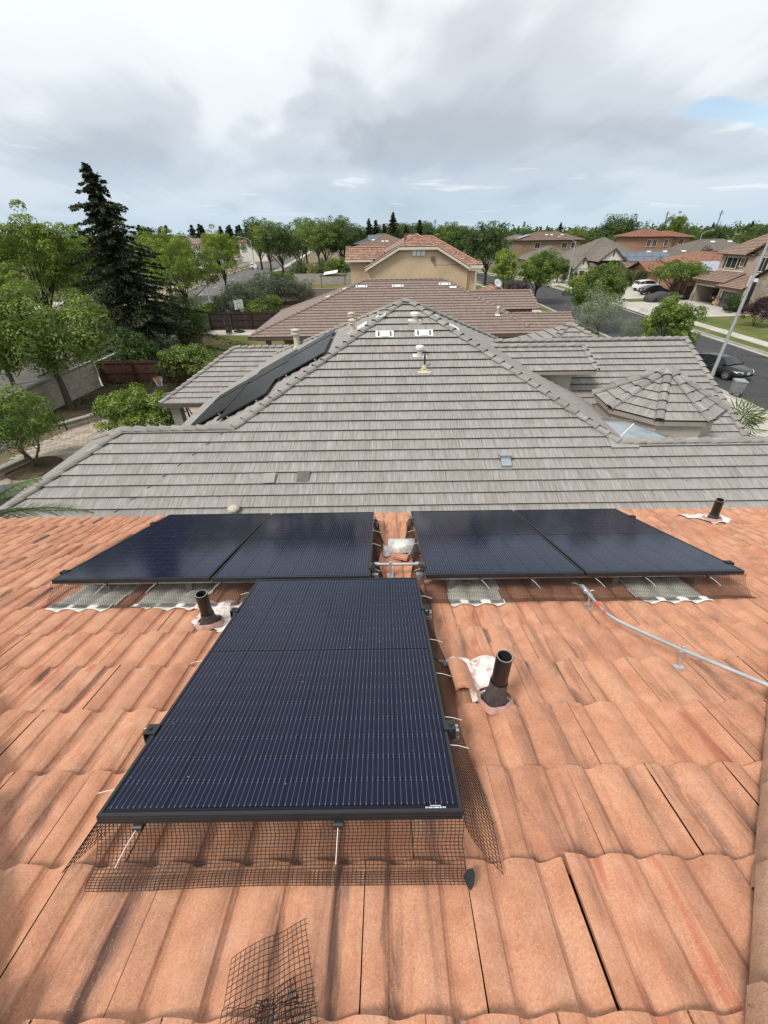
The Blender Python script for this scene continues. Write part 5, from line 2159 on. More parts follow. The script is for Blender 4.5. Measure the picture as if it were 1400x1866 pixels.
def box_wall(root, boxes, m, name='wall', gables=()):
    mb = MB()
    for x0, x1, y0, y1, z0, z1 in boxes:
        mb.obox((x0, y0, z0), (x1 - x0, 0, 0), (0, y1 - y0, 0), (0, 0, z1 - z0))
    for poly, off in gables:
        mb.prism(poly, off)
    return part(name, mb, m, root)


def eave_board(root, pts, m, h=0.2, z=-0.22, name='fascia'):
    for a, b in zip(pts, pts[1:]):
        a, b = Vector(a), Vector(b)
        n = (b - a).normalized().cross(Vector((0, 0, 1))) * .05
        mb = MB()
        mb.obox(a + Vector((0, 0, z)), b - a, -n, (0, 0, h))
        part(name, mb, m, root)


# --- brown roofed house behind the grey one
hb = thing('brown_roofed_house', 'single storey house under a wide brown hipped roof behind the grey roofed one', 'house', (3, 40, 0))
zb = lambda Y: 2.75 + SL * (Y - 33.5)
bl, br_ = Vector((-10.15, 33.5, 2.75)), Vector((14.9, 33.5, 2.75))
r1, r2 = Vector((-1.25, 39.85, 5.925)), Vector((5.35, 39.85, 5.925))
wr, wv = Vector((14.9, 35.65, zb(35.65))), Vector((10.3, 35.65, zb(35.65)))
FF = Facet(bl, (1, 0, 0), (0, CO, SI), [[bl, Vector((10.3, 33.5, 2.75)), wv, r2, r1], [Vector((10.3, 33.5, 2.75)), br_, wr, wv]])
bl2 = Vector((-10.15, 46.2, 2.75))
FL = Facet(bl, bl2 - bl, Vector((8.9, 0, 3.175)), [[bl, bl2, r1]])
rb2 = Vector((12.0, 46.2, 2.75))
rb1 = Vector((12.0, 36.8, 3.02))
FR_ = Facet(Vector((12.0, 33.5, 2.75)), (0, 1, 0), Vector((-6.65, 0, 3.175)), [[Vector((12.0, 33.5, 2.75)), rb2, r2]])
FB = Facet(bl2, rb2 - bl2, Vector((0, -6.35, 3.175)), [[bl2, rb2, r2, r1]])
FW = Facet(Vector((10.3, 37.8, zb(35.65) - 1.07)), (1, 0, 0), (0, -CO, SI), [[Vector((9, 37.8, zb(35.65) - 1.07)), Vector((14.9, 37.8, zb(35.65) - 1.07)), wr, Vector((9, 35.65, zb(35.65)))]])
# rear right wing with its own ridge
e1, e2, q1, q2 = Vector((7, 38.3, 3.75)), Vector((13.3, 38.3, 3.75)), Vector((13.0, 40.6, 4.9)), Vector((7, 40.6, 4.9))
FX = Facet(e1, (1, 0, 0), (0, CO, SI), [[e1, e2, q1, q2]])
FX2 = Facet(Vector((7, 42.9, 3.75)), (1, 0, 0), (0, -CO, SI), [[Vector((7, 42.9, 3.75)), Vector((13.3, 42.9, 3.75)), q1, q2]])
roof_of(hb, [FF, FL, FR_, FB, FW, FX, FX2], [BRN, BRN_E], [(bl, r1), (bl2, r1), (r1, r2), (Vector((11.3, 34.2, 3.08)), r2), (rb2, r2), (wr, wv), (q1, q2), (e2, q1)])
box_wall(hb, [(-7.6, 14.2, 34.3, 45.6, 0, 2.72), (8.0, 12.8, 38.6, 43, 0, 3.9)], plain('stucco_brown_house', (0.27, 0.20, 0.14), 0.95, 0.1, 1), gables=[([(14.2, 34.0, 2.7), (14.2, 37.4, 2.7), (14.2, 35.65, 3.7)], (-.2, 0, 0))])
eave_board(hb, [(-10.15, 33.46, 2.75), (14.9, 33.46, 2.75)], plain('fascia_brown', (0.10, 0.07, 0.055), 0.7))
for x in (-8.9, -6.9, -4.8):
    mb = MB()
    mb.obox((x, 33.75, 0), (.35, 0, 0), (0, .35, 0), (0, 0, 2.6))
    part('porch_post', mb, plain('post_brown', (0.16, 0.11, 0.08), 0.9), hb)
mb = MB()
mb.obox((-9.6, 33.7, 2.45), (8, 0, 0), (0, .4, 0), (0, 0, .2))
part('porch_beam', mb, plain('post_brown', (0.16, 0.11, 0.08), 0.9), hb)
window(hb, (-5.9, 34.28, 1.5), (1, 0, 0), 1.5, 1.2)
window(hb, (10.6, 34.28, 1.6), (1, 0, 0), 1.6, 1.2)
bp = lambda x, Y, h=0.06: Vector((x, Y, zb(Y))) + N1 * h
for x, Y, lb in ((-1.6, 38.95, 'left'), (1.4, 38.95, 'middle'), (5.3, 39.1, 'right')):
    t = attic_vent('v', 'white slotted vent, ' + lb + ' of three below the brown ridge', bp(x, Y), 0.95, 0.30, U1, V1, N1)
    t['group'] = 'vents on the brown roof'
attic_vent('v', 'small white vent with a stub pipe at the right end of the brown ridge', bp(5.95, 38.7), 0.55, 0.25, U1, V1, N1, False)['group'] = 'vents on the brown roof'
VLb, ULb = Vector((8.9, 0, 3.175)).normalized(), Vector((0, -1, 0))
NLb = ULb.cross(VLb)
NLb = NLb if NLb.z > 0 else -NLb
for i, s in enumerate((0.83, 0.68)):
    p = bl + (r1 - bl) * s + Vector((-.25, .55, 0))
    p.z = 2.75 + (p.x + 10.15) * 3.175 / 8.9
    attic_vent('v', 'white vent beyond the left brown hip, ' + ['upper', 'lower'][i] + ' one', p + NLb * .06, 0.6, .4, ULb, VLb, NLb, False)['group'] = 'vents on the brown roof'
t = cap_vent('thin white capped vent low at the right of the brown roof', bp(9.1, 35.5), 0.07, 0.55, .35)
t['group'] = 'vents on the brown roof'

# --- tan two-storey gable house
ht = thing('tan_gable_house', 'two storey tan stucco house with a clipped gable and orange tile roof', 'house', (4, 60, 0))
GX, GZ = 4.15, 9.05
zl = lambda x: GZ - .53 * abs(x - GX)
Yg, Ybk = 53.6, 70.0
xl, xr = -1.75, 10.05
cl_, cr_ = 2.05, 6.25
pkY = 56.4
A = [Vector((xl, Yg, zl(xl))), Vector((cl_, Yg, zl(cl_))), Vector((GX, pkY, GZ)), Vector((GX, Ybk, GZ)), Vector((xl, Ybk, zl(xl)))]
B = [Vector((xr, Yg, zl(xr))), Vector((cr_, Yg, zl(cr_))), Vector((GX, pkY, GZ)), Vector((GX, Ybk, GZ)), Vector((xr, Ybk, zl(xr)))]
Fa = Facet(A[0], (0, 1, 0), (1, 0, .53), [A])
Fb = Facet(B[0], (0, 1, 0), (-1, 0, .53), [B])
Fc = Facet(A[1], (1, 0, 0), Vector((0, pkY - Yg, GZ - zl(cl_))), [[A[1], B[1], A[2]]])
e1, e2 = Vector((6.0, 54.0, 6.12)), Vector((11.45, 54.0, 6.12))
q1, q2 = Vector((5.0, 59.4, 8.82)), Vector((6.2, 59.4, 8.82))
Fd = Facet(e1, (1, 0, 0), (0, CO, SI), [[e1, e2, q2, q1]])
e3 = Vector((11.45, 66, 6.12))
Fe = Facet(e2, (0, 1, 0), Vector((-5.25, 0, 2.7)), [[e2, e3, Vector((6.2, 61, 8.82)), q2]])
roof_of(ht, [Fa, Fb, Fc, Fd, Fe], [ORG, ORG_E], [(A[0], A[1]), (A[1], A[2]), (B[0], B[1]), (B[1], A[2]), (A[2], A[3]), (e2, q2), (q1, q2)])
x0, x1, y0, y1 = -4.1, 0.5, 56.0, 60.5
Fs, cs = hip_facets(x0, x1, y0, y1, 6.68, .5, (0, 0))
roof_of(ht, Fs, [ORG, ORG_E], cs, name='wing_roof')
mb = MB()
mb.prism([(-1.5, 54, 0), (9.85, 54, 0), (9.85, 54, zl(9.85) - .1), (cr_, 54, zl(cr_) - .1), (cl_, 54, zl(cl_) - .1), (-1.5, 54, zl(-1.5) - .1)], (0, 15, 0))
mb.obox((9.85, 54.4, 0), (1.2, 0, 0), (0, 11, 0), (0, 0, 6.05))
mb.obox((-3.5, 56.5, 0), (3.5, 0, 0), (0, 3.8, 0), (0, 0, 6.65))
part('wall', mb, TANW, ht)
for a, b in ((A[0], A[1]), (A[1], B[1]), (B[1], B[0])):
    mb = MB()
    d_ = Vector((0, -.06, 0))
    mb.obox(Vector(a) + Vector((0, -.02, -.30)), Vector(b) - Vector(a), d_, (0, 0, .26))
    part('bargeboard', mb, TRIMW, ht)
mb = MB()
mb.obox((9.8, 53.88, 5.78), (1.7, 0, 0), (0, .12, 0), (0, 0, .3))
mb.obox((9.9, 53.95, 5.55), (1.45, 0, 0), (0, .25, 0), (0, 0, .22))
part('cornice', mb, TRIMW, ht)
mb = MB()
mb.obox((-4.1, 55.94, 6.44), (3.2, 0, 0), (0, .06, 0), (0, 0, .22))
part('fascia', mb, TRIMW, ht)
mb = MB()
mb.obox((10.75, 53.95, 0), (.09, 0, 0), (0, .09, 0), (0, 0, 5.6))
part('downspout', mb, TRIMW, ht)
for i in range(3):
    mb = MB()
    mb.obox((3.55 + i * .48, 53.93, 7.05), (.42, 0, 0), (0, .06, 0), (0, 0, .55))
    for q in range(6):
        mb.obox((3.58 + i * .48, 53.90, 7.09 + q * .085), (.36, 0, 0), (0, .03, 0), (0, 0, .04))
    part('gable_vent', mb, WHITEP, ht)
t = thing('wall_lamp', 'black box lamp high on the tan gable wall', 'lamp', (5.85, 53.95, 6.8))
mb = MB()
mb.obox((5.66, 53.78, 6.62), (.36, 0, 0), (0, .2, 0), (0, 0, .36))
mb.obox((5.72, 53.7, 6.56), (.24, 0, 0), (0, .12, 0), (0, 0, .2))
part('housing', mb, DARK, t)
t = thing('chimney', 'narrow rust chimney pipe on the left of the orange roof', 'chimney', (2.9, 57, 8.4))
mb = MB()
mb.obox((2.75, 57, 8.1), (.34, 0, 0), (0, .34, 0), (0, 0, .95))
part('shaft', mb, plain('rust_chimney', (0.25, 0.11, 0.075), 0.9), t)
mb = MB()
mb.obox((2.7, 56.95, 9.05), (.44, 0, 0), (0, .44, 0), (0, 0, .08))
part('cap', mb, DARK, t)
SOLB = plain('solar_glass_far', (0.045, 0.055, 0.075), 0.12, 0.15, 1)
for i in range(4):
    mb = MB()
    for k in range(2):
        o = Vector((-1.3 + k * 1.62 + .05, 54.2 + i * 1.06, zl(-1.3 + k * 1.62) + .16))
        mb.obox(o, Vector((1.0, 0, .53)).normalized() * 1.75, (0, 1.0, 0), Vector((-.53, 0, 1)).normalized() * .04)
    solo('solar_bank', mb, SOLB, ['nearest', 'second', 'third', 'farthest'][i] + ' column of solar panels on the left slope of the orange roof', 'solar panel', tuple(o), 'solar columns on the tan house')
# low porch with the dish
Fs, cs = hip_facets(11.0, 14.4, 49.6, 54.4, 3.4, .45, (1, 0))
roof_of(ht, Fs, [ORG, ORG_E], cs, name='porch_roof')
eave_board(ht, [(11.0, 49.56, 3.4), (14.4, 49.56, 3.4)], TRIMW)
box_wall(ht, [(11.3, 14.0, 50.2, 54.4, 0, 3.3)], TANW, 'porch_wall')


def dish(label, P, r=0.45, az=0.0):
    t = thing('satellite_dish', label, 'satellite dish', P, 0, 'satellite dishes')
    rot = Matrix.Rotation(az, 3, 'Z') @ Matrix.Rotation(R(55), 3, 'X')
    mb = MB()
    mb.lathe([(0, 0), (r * .5, .03), (r * .85, .10), (r, .15), (r * .98, .165), (r * .5, .05), (0, .02)], Vector(P) + Vector((0, 0, .55)), 16, rot=rot, caps=False)
    part('reflector', mb, plain('dish_grey', (0.52, 0.53, 0.53), 0.5, 0.08), t)
    mb = MB()
    mb.tube([P, Vector(P) + Vector((0, .12, .55))], 0.03, 6)
    mb.tube([Vector(P) + Vector((0, .12, .5)), Vector(P) + Vector((0, .12, .55)) + rot @ Vector((0, .1, .55))], 0.015, 4)
    part('mast', mb, DARK, t)


dish('satellite dish on the low porch roof right of the tan gable house', (12.6, 50.8, 3.95), 0.45, 0.4)
dish('satellite dish on the edge of the rust coloured roof beside the two storey house', (52.3, 72.2, 3.6), 0.5, -0.5)

# --- houses beyond
hx = thing('hipped_house', 'house with a plain brown hipped roof behind the tan gable house', 'house', (-1, 85, 0))
Fs, cs = hip_facets(-5.2, 7.0, 80, 92, 6.9, .33)
roof_of(hx, Fs, [DBR, BRN_E], cs)
box_wall(hx, [(-4.6, 6.4, 80.6, 91.4, 0, 6.9)], BEIW)
window(hx, (-3.6, 80.55, 5.6), (1, 0, 0), 1.2, 1.1)
for i, (x, z) in enumerate(((-1.4, 8.1), (.2, 7.9), (.9, 7.9))):
    mb = MB()
    mb.obox((x, 80 + (z - 6.9) / .33, z + .08), (.5, 0, 0), (0, .3, .1), (0, 0, .06))
    part('roof_vent', mb, WHITEP, hx)
hx = thing('hipped_house', 'farther house with a dark grey hipped roof and solar panels on it', 'house', (-1, 104, 0))
Fs, cs = hip_facets(-5.4, 6.0, 98, 108, 7.4, .33)
roof_of(hx, Fs, [far_tile('slate_tile', (0.10, 0.10, 0.105), (0.15, 0.15, 0.155), (0.19, 0.19, 0.195), (0.1, 0.1, 0.1)), TPE_E], cs)
box_wall(hx, [(-4.8, 5.4, 98.6, 107.4, 0, 7.4)], BEIW)
mb = MB()
mb.obox((-2.5, 99.2, 7.95), (3.6, 0, 0), (0, 2.6, .86), (0, -.03, .1))
part('solar_panel', mb, SOLB, hx)
window(hx, (-4.2, 98.55, 6.3), (1, 0, 0), 1.3, 1.1)
# patio umbrella roof and sheds left of the tan house
t = thing('pergola', 'dark patio cover with a white sheet roof left of the tan house', 'pergola', (-8, 92, 0))
mb = MB()
mb.obox((-11.6, 90, 2.5), (5, 0, 0), (0, 4, 0), (0, 0, .16))
part('canopy', mb, plain('canopy_dark', (0.06, 0.055, 0.05), 0.8), t)
mb = MB()
mb.obox((-10.8, 89.8, 2.75), (2.6, 0, .35), (0, 2.4, .3), (0, 0, .05))
part('sheet', mb, WHITEP, t)
for x in (-11.4, -6.9):
    mb = MB()
    mb.obox((x, 90.1, 0), (.14, 0, 0), (0, .14, 0), (0, 0, 2.5))
    part('post', mb, DARK, t)

# --- two-storey beige house across the street (right edge)
h1 = thing('beige_house', 'two storey beige house with open garage and brown roofs across the street', 'house', (50, 63, 0))
WX = 47.0
mb = MB()
mb.obox((WX, 69.5, 0), (7, 0, 0), (0, .55, 0), (0, 0, 3.0))          # pier left of the wide opening
mb.obox((WX, 63.7, 0), (.4, 0, 0), (0, .75, 0), (0, 0, 3.0))          # between the doors
mb.obox((WX, 59.6, 0), (7, 0, 0), (0, 1.2, 0), (0, 0, 2.6))
mb.obox((WX, 64.45, 2.32), (.3, 0, 0), (0, 5.05, 0), (0, 0, .7))
mb.obox((WX, 60.8, 2.1), (.3, 0, 0), (0, 2.9, 0), (0, 0, .6))
mb.obox((WX + 6.4, 60.5, 0), (.3, 0, 0), (0, 9, 0), (0, 0, 3.0))      # back of the garage
mb.obox((WX + .3, 63.6, 0), (6.2, 0, 0), (0, .15, 0), (0, 0, 2.9))
mb.obox((WX, 60.8, 2.75), (6.6, 0, 0), (0, 8.7, 0), (0, 0, .1))
mb.obox((49.2, 57.6, 2.8), (10, 0, 0), (0, 12, 0), (0, 0, 3.45))       # upper storey
mb.prism([(49.0, 57.3, 6.2), (49.0, 64.2, 6.2), (49.0, 60.7, 8.0)], (1.0, 0, 0))
mb.obox((49.0, 57.3, 2.8), (.3, 0, 0), (0, 6.9, 0), (0, 0, 3.45))
part('wall', mb, BEIW, h1)
mb = MB()
mb.obox((WX + .1, 60.9, .165), (6.2, 0, 0), (0, 8.6, 0), (0, 0, .01))
part('garage_floor', mb, plain('garage_floor', (0.16, 0.15, 0.14), 0.8), h1)
for nm, y0, y1, z1 in (('w', 64.45, 69.5, 2.32), ('s', 60.8, 63.7, 2.1)):
    for a in ((y0 - .16, y0), (y1, y1 + .16)):
        mb = MB()
        mb.obox((WX - .05, a[0], .15), (.12, 0, 0), (0, a[1] - a[0], 0), (0, 0, z1 - .15))
        part('door_trim', mb, TRIMW, h1)
    mb = MB()
    mb.obox((WX - .05, y0 - .16, z1), (.12, 0, 0), (0, y1 - y0 + .32, 0), (0, 0, .17))
    part('door_trim', mb, TRIMW, h1)
for k in range(4):
    mb = MB()
    mb.obox((WX + .12, 60.82, .17 + k * .48), (.06, 0, 0), (0, 2.86, 0), (0, 0, .465))
    for q in range(4):
        mb.obox((WX + .095, 60.95 + q * .70, .24 + k * .48), (.03, 0, 0), (0, .56, 0), (0, 0, .32))
    part('garage_door_panel', mb, DOORG, h1)
STONE = ground_mat('stone_cladding', (0.16, 0.125, 0.095), (0.29, 0.235, 0.185), (0.42, 0.36, 0.29), 1.2, 5, 0.8)
mb = MB()
for y in (69.48, 63.68, 59.75):
    for q in range(4):
        for s in range(2):
            mb.obox((WX - .10 - random.uniform(0, .03), y + s * .3 + .004, .15 + q * .28), (.14, 0, 0), (0, .292, 0), (0, 0, .272))
part('stone_base', mb, STONE, h1)
# low garage roofs
e1 = Facet((46.4, 63.5, 3.05), (0, 1, 0), Vector((1, 0, .42)), [[(46.4, 63.5, 3.05), (46.4, 70.2, 3.05), (49.3, 68.6, 4.27), (49.3, 63.5, 4.27)]])
e2 = Facet((45.9, 59.3, 2.68), (0, 1, 0), Vector((1, 0, .42)), [[(45.9, 59.3, 2.68), (45.9, 64.1, 2.68), (49.3, 64.1, 4.11), (49.3, 59.3, 4.11)]])
e3 = Facet((46.4, 70.2, 3.05), (1, 0, 0), Vector((0, -1, .76)), [[(46.4, 70.2, 3.05), (54, 70.2, 3.05), (54, 68.6, 4.27), (49.3, 68.6, 4.27)]])
roof_of(h1, [e1, e2, e3], [DBR, BRN_E], [((46.4, 70.2, 3.05), (49.3, 68.6, 4.27))], name='garage_roof')
eave_board(h1, [(46.38, 70.2, 3.05), (46.38, 63.6, 3.05)], BRN_E)
eave_board(h1, [(45.88, 64.1, 2.68), (45.88, 59.3, 2.68)], BRN_E)
# main roofs
f1 = Facet((48.6, 63.2, 6.2), (0, 1, 0), Vector((1, 0, .5)), [[(48.6, 63.0, 6.2), (48.6, 70.1, 6.2), (53.6, 67.6, 8.7), (53.6, 60.0, 8.7)]])
f2 = Facet((48.6, 70.1, 6.2), (1, 0, 0), Vector((0, -1, 1.0)), [[(48.6, 70.1, 6.2), (58.6, 70.1, 6.2), (53.6, 67.6, 8.7)]])
g1_ = Facet((48.5, 64.6, 6.15), (1, 0, 0), Vector((0, -1, .5)), [[(48.5, 64.6, 6.15), (54, 64.6, 6.15), (54, 60.7, 8.1), (48.5, 60.7, 8.1)]])
g2_ = Facet((48.5, 56.8, 6.15), (1, 0, 0), Vector((0, 1, .5)), [[(48.5, 56.8, 6.15), (54, 56.8, 6.15), (54, 60.7, 8.1), (48.5, 60.7, 8.1)]])
roof_of(h1, [f1, f2, g1_, g2_], [DBR, BRN_E], [((48.6, 70.1, 6.2), (53.6, 67.6, 8.7)), ((48.5, 60.7, 8.1), (54, 60.7, 8.1))])
for a, b in (((48.46, 64.6, 6.12), (48.46, 60.7, 8.07)), ((48.46, 60.7, 8.07), (48.46, 56.8, 6.12))):
    mb = MB()
    mb.obox(Vector(a) + Vector((0, 0, -.2)), Vector(b) - Vector(a), (.05, 0, 0), (0, 0, .2))
    part('bargeboard', mb, BRN_E, h1)
window(h1, (49.18, 67.2, 5.2), (0, -1, 0), 2.0, 1.25, None, True)
window(h1, (49.18, 65.2, 5.35), (0, -1, 0), .6, .95, None, True)
window(h1, (48.98, 61.2, 5.3), (0, -1, 0), 1.3, 1.5)
mb = MB()
mb.obox((49.1, 64.2, 4.18), (.1, 0, 0), (0, 5.4, 0), (0, 0, .16))
part('band', mb, TRIMW, h1)
# entry: dark recess with cream edges, bright fanlight above, stone gable beside
mb = MB()
mb.obox((46.6, 57.55, 0), (.2, 0, 0), (0, .2, 0), (0, 0, 4.2))
mb.obox((46.6, 59.35, 0), (.2, 0, 0), (0, .2, 0), (0, 0, 4.2))
part('entry_trim', mb, TRIMW, h1)
mb = MB()
mb.obox((46.75, 57.75, 0.1), (.15, 0, 0), (0, 1.6, 0), (0, 0, 3.5))
part('entry_shade', mb, plain('entry_shade_dark', (0.02, 0.018, 0.017), 0.6), h1)  # dark slab stands in for the shade inside the entry opening
mb = MB()
mb.obox((46.72, 57.75, 3.6), (.12, 0, 0), (0, 1.6, 0), (0, 0, .9))
part('fanlight', mb, plain('fanlight_sky_glare', (0.74, 0.75, 0.76), 0.4, 0.04), h1)  # sky reflection on the pane, painted as flat white
mb = MB()
mb.prism([(46.0, 52, 0), (46.0, 57.3, 0), (46.0, 57.3, 4.3), (46.0, 54.6, 5.9), (46.0, 52, 4.4)], (4, 0, 0))
part('stone_gable', mb, STONE, h1)
k1 = Facet((45.6, 57.9, 4.1), (1, 0, 0), Vector((0, -3.3, 2.0)), [[(45.6, 57.9, 4.1), (51, 57.9, 4.1), (51, 54.6, 6.1), (45.6, 54.6, 6.1)]])
k2 = Facet((45.6, 51.4, 4.1), (1, 0, 0), Vector((0, 3.2, 2.0)), [[(45.6, 51.4, 4.1), (51, 51.4, 4.1), (51, 54.6, 6.1), (45.6, 54.6, 6.1)]])
roof_of(h1, [k1, k2], [DBR, BRN_E], [], name='entry_roof')

# --- rust coloured low house
h2 = thing('rust_house', 'low rust stucco house with orange roofs behind the white car', 'house', (54, 86, 0))
Fs, cs = hip_facets(49.0, 66.0, 74.0, 96.0, 2.95, .33)
roof_of(h2, Fs, [RED, ORG_E], cs)
Fs, cs = hip_facets(47.4, 58.0, 84.6, 92.2, 2.95, .36, (0, 1))
roof_of(h2, Fs, [RED, ORG_E], cs, name='wing_roof')
Fs, cs = hip_facets(47.8, 52.0, 77.4, 81.8, 4.55, .42)
roof_of(h2, Fs, [RED, ORG_E], cs, name='tower_roof')
box_wall(h2, [(49.6, 65.4, 74.6, 95.4, 0, 2.95), (48.2, 57.0, 85.0, 91.8, 0, 2.95), (48.3, 51.5, 77.9, 81.3, 0, 4.5)], ORW, gables=[([(48.2, 85.0, 2.9), (48.2, 91.8, 2.9), (48.2, 88.4, 4.15)], (1, 0, 0))])
window(h2, (48.18, 88.4, 1.9), (0, -1, 0), 1.7, 1.5, ORW)
window(h2, (49.58, 83.2, 1.7), (0, -1, 0), 1.2, 1.3)
mb = MB()
mb.obox((49.52, 76.0, .15), (.1, 0, 0), (0, 1.3, 0), (0, 0, 2.1))
part('door', mb, plain('brown_door', (0.12, 0.06, 0.04), 0.7), h2)
for i in range(3):
    mb = MB()
    c = Vector((53.0 + i * 1.1, 72.9, 0))
    o = Vector((50.2 + i * 1.75, 75.5, 2.95 + .33 * 1.5 + .12))
    mb.obox(o, (1.68, 0, 0), Vector((0, 3.4, 1.12)), (0, -.02, .06))
    solo('solar_bank', mb, plain('pale_solar_glass', (0.30, 0.33, 0.38), 0.12, 0.1), ['left', 'middle', 'right'][i] + ' bank of pale glinting solar panels on the rust house roof', 'solar panel', tuple(o), 'solar banks on the rust house')

# --- taupe house with white gables
h3 = thing('taupe_house', 'long taupe roofed house with white half gables and blue solar panels', 'house', (54, 110, 0))
Fs, cs = hip_facets(43.0, 72.0, 99.0, 113.0, 2.9, .36)
roof_of(h3, Fs, [TPE, TPE_E], cs)
Fs, cs = hip_facets(41.5, 57.8, 102.0, 118.0, 3.8, .50)
roof_of(h3, Fs, [TPE, TPE_E], cs, name='high_roof')
Fs, cs = hip_facets(35.0, 47.0, 112.0, 126.0, 3.4, .46)
roof_of(h3, Fs, [TPE, TPE_E], cs, name='left_roof')
box_wall(h3, [(43.6, 71.4, 99.6, 112.4, 0, 2.9), (41.1, 56.4, 103.6, 118.4, 0, 3.6), (35.6, 46.4, 112.6, 125.4, 0, 3.4)], BEIW)
for nm, xm, hw, yy, zb_, zp in (('gable', 47.3, 2.6, 98.4, 4.0, 6.0), ('gable', 42.0, 1.5, 99.5, 2.6, 4.55)):
    mb = MB()
    mb.prism([(xm - hw, yy, zb_), (xm + hw, yy, zb_), (xm, yy, zp)], (0, 5, 0))
    part('white_gable', mb, WHTW, h3)
    a = Facet((xm - hw - .3, yy - .3, zb_ - .2), (0, 1, 0), Vector((hw + .3, 0, zp - zb_ + .3)), [[(xm - hw - .3, yy - .3, zb_ - .2), (xm - hw - .3, yy + 6, zb_ - .2), (xm, yy + 6, zp + .1), (xm, yy - .3, zp + .1)]])
    b = Facet((xm + hw + .3, yy - .3, zb_ - .2), (0, 1, 0), Vector((-hw - .3, 0, zp - zb_ + .3)), [[(xm + hw + .3, yy - .3, zb_ - .2), (xm + hw + .3, yy + 6, zb_ - .2), (xm, yy + 6, zp + .1), (xm, yy - .3, zp + .1)]])
    roof_of(h3, [a, b], [TPE, TPE_E], [], name='gable_roof')
    for s in (-1, 1):
        mb = MB()
        mb.obox((xm + s * (hw + .3), yy - .33, zb_ - .35), (-s * (hw + .3), 0, zp - zb_ + .3), (0, .06, 0), (0, 0, .28))
        part('bargeboard', mb, SHUT, h3)
    mb = MB()
    mb.obox((xm - .12, yy - .06, zp - (zp - zb_) * .62), (.24, 0, 0), (0, .06, 0), (0, 0, (zp - zb_) * .42))
    part('gable_slit', mb, SHUT, h3)
box_wall(h3, [(40.2, 43.8, 99.6, 104, 0, 2.7)], WHTW, 'porch_wall')
mb = MB()
mb.obox((41.6, 99.5, .1), (1.0, 0, 0), (0, .1, 0), (0, 0, 2.1))
part('door', mb, plain('maroon_door', (0.07, 0.025, 0.022), 0.6), h3)
SOLBL = plain('blue_solar_glass', (0.085, 0.105, 0.15), 0.12, 0.15, 1)
for i in range(6):
    for k in range(2):
        mb = MB()
        xa = 51.0 + i * 1.75 + (1.0 if k == 0 else 0)
        ya = 100.6 + k * 2.1
        o = Vector((xa, ya, 2.9 + .36 * (ya - 99) + .14))
        mb.obox(o, (1.68, 0, 0), (0, 2.0, .72), (0, -.02, .06))
        part('solar_panel', mb, SOLBL, h3)
for x, y in ((45.6, 104.6), (47.2, 104.6), (57.5, 104.9), (61.0, 104.9), (65.0, 104.9)):
    mb = MB()
    z = 2.9 + .36 * (y - 99) if x > 57 else 3.6 + .5 * (y - 103)
    mb.obox((x, y, z + .08), (.9, 0, 0), (0, .4, .15), (0, 0, .1))
    part('roof_vent', mb, WHITEP, h3)

# --- two-storey houses on the skyline, right
h4 = thing('hipped_house', 'wide two storey brown house with salmon roof, left on the right skyline', 'house', (49, 146, 0))
Fs, cs = hip_facets(39.6, 58.0, 139.5, 152, 7.0, .30)
roof_of(h4, Fs, [DBR, BRN_E], cs)
box_wall(h4, [(40.3, 57.3, 140.2, 151.4, 0, 7.0)], BRNW)
for x in (44.8, 52.5, 55.2):
    window(h4, (x, 140.15, 5.7), (1, 0, 0), 1.4, 1.3)
mb = MB()
for i in range(2):
    mb.obox((39.9, 142 + i * 2, 7.4 + 0), (3.0, 0, .9), (0, 1.9, 0), (0, 0, .08))
part('solar_panel', mb, plain('pale_solar_glass', (0.30, 0.33, 0.38), 0.12, 0.1), h4)
for x in (47.5, 49.0, 52.0):
    mb = MB()
    mb.obox((x, 143, 8.12), (.8, 0, 0), (0, .4, .12), (0, 0, .1))
    part('roof_vent', mb, WHITEP, h4)
h5 = thing('hipped_house', 'two storey rust house with salmon roofs on the right skyline', 'house', (69, 126, 0))
Fs, cs = hip_facets(62.2, 72.0, 119.5, 132, 7.75, .30)
roof_of(h5, Fs, [RED, ORG_E], cs)
Fs, cs = hip_facets(68.0, 77.0, 121, 131, 7.55, .28)
roof_of(h5, Fs, [RED, ORG_E], cs, name='wing_roof')
Fs, cs = hip_facets(62.8, 68.5, 114.5, 120.5, 3.9, .42)
roof_of(h5, Fs, [RED, ORG_E], cs, name='porch_roof')
box_wall(h5, [(62.9, 71.3, 120.2, 131.3, 0, 7.7), (71, 76.3, 121.7, 130.4, 0, 7.5), (63.4, 68, 115, 120.5, 0, 3.9)], ORW)
for x, w in ((65.6, .9), (67.0, .9), (69.8, .8)):
    window(h5, (x, 120.15, 6.4), (1, 0, 0), w, 1.3)
window(h5, (74.3, 121.65, 6.6), (1, 0, 0), 1.0, 1.1)
h6 = thing('hipped_house', 'house under a big dark taupe hip roof right of the rust skyline house', 'house', (77, 114, 0))
Fs, cs = hip_facets(64.0, 90.0, 104.0, 125.0, 2.9, .40)
roof_of(h6, Fs, [TPE, TPE_E], cs)
box_wall(h6, [(64.7, 89.3, 104.7, 124.3, 0, 2.9)], BEIW)
for x in (76, 80):
    mb = MB()
    mb.obox((x, 113.0, 6.55), (1.0, 0, 0), (0, .4, .16), (0, 0, .12))
    part('roof_vent', mb, WHITEP, h6)
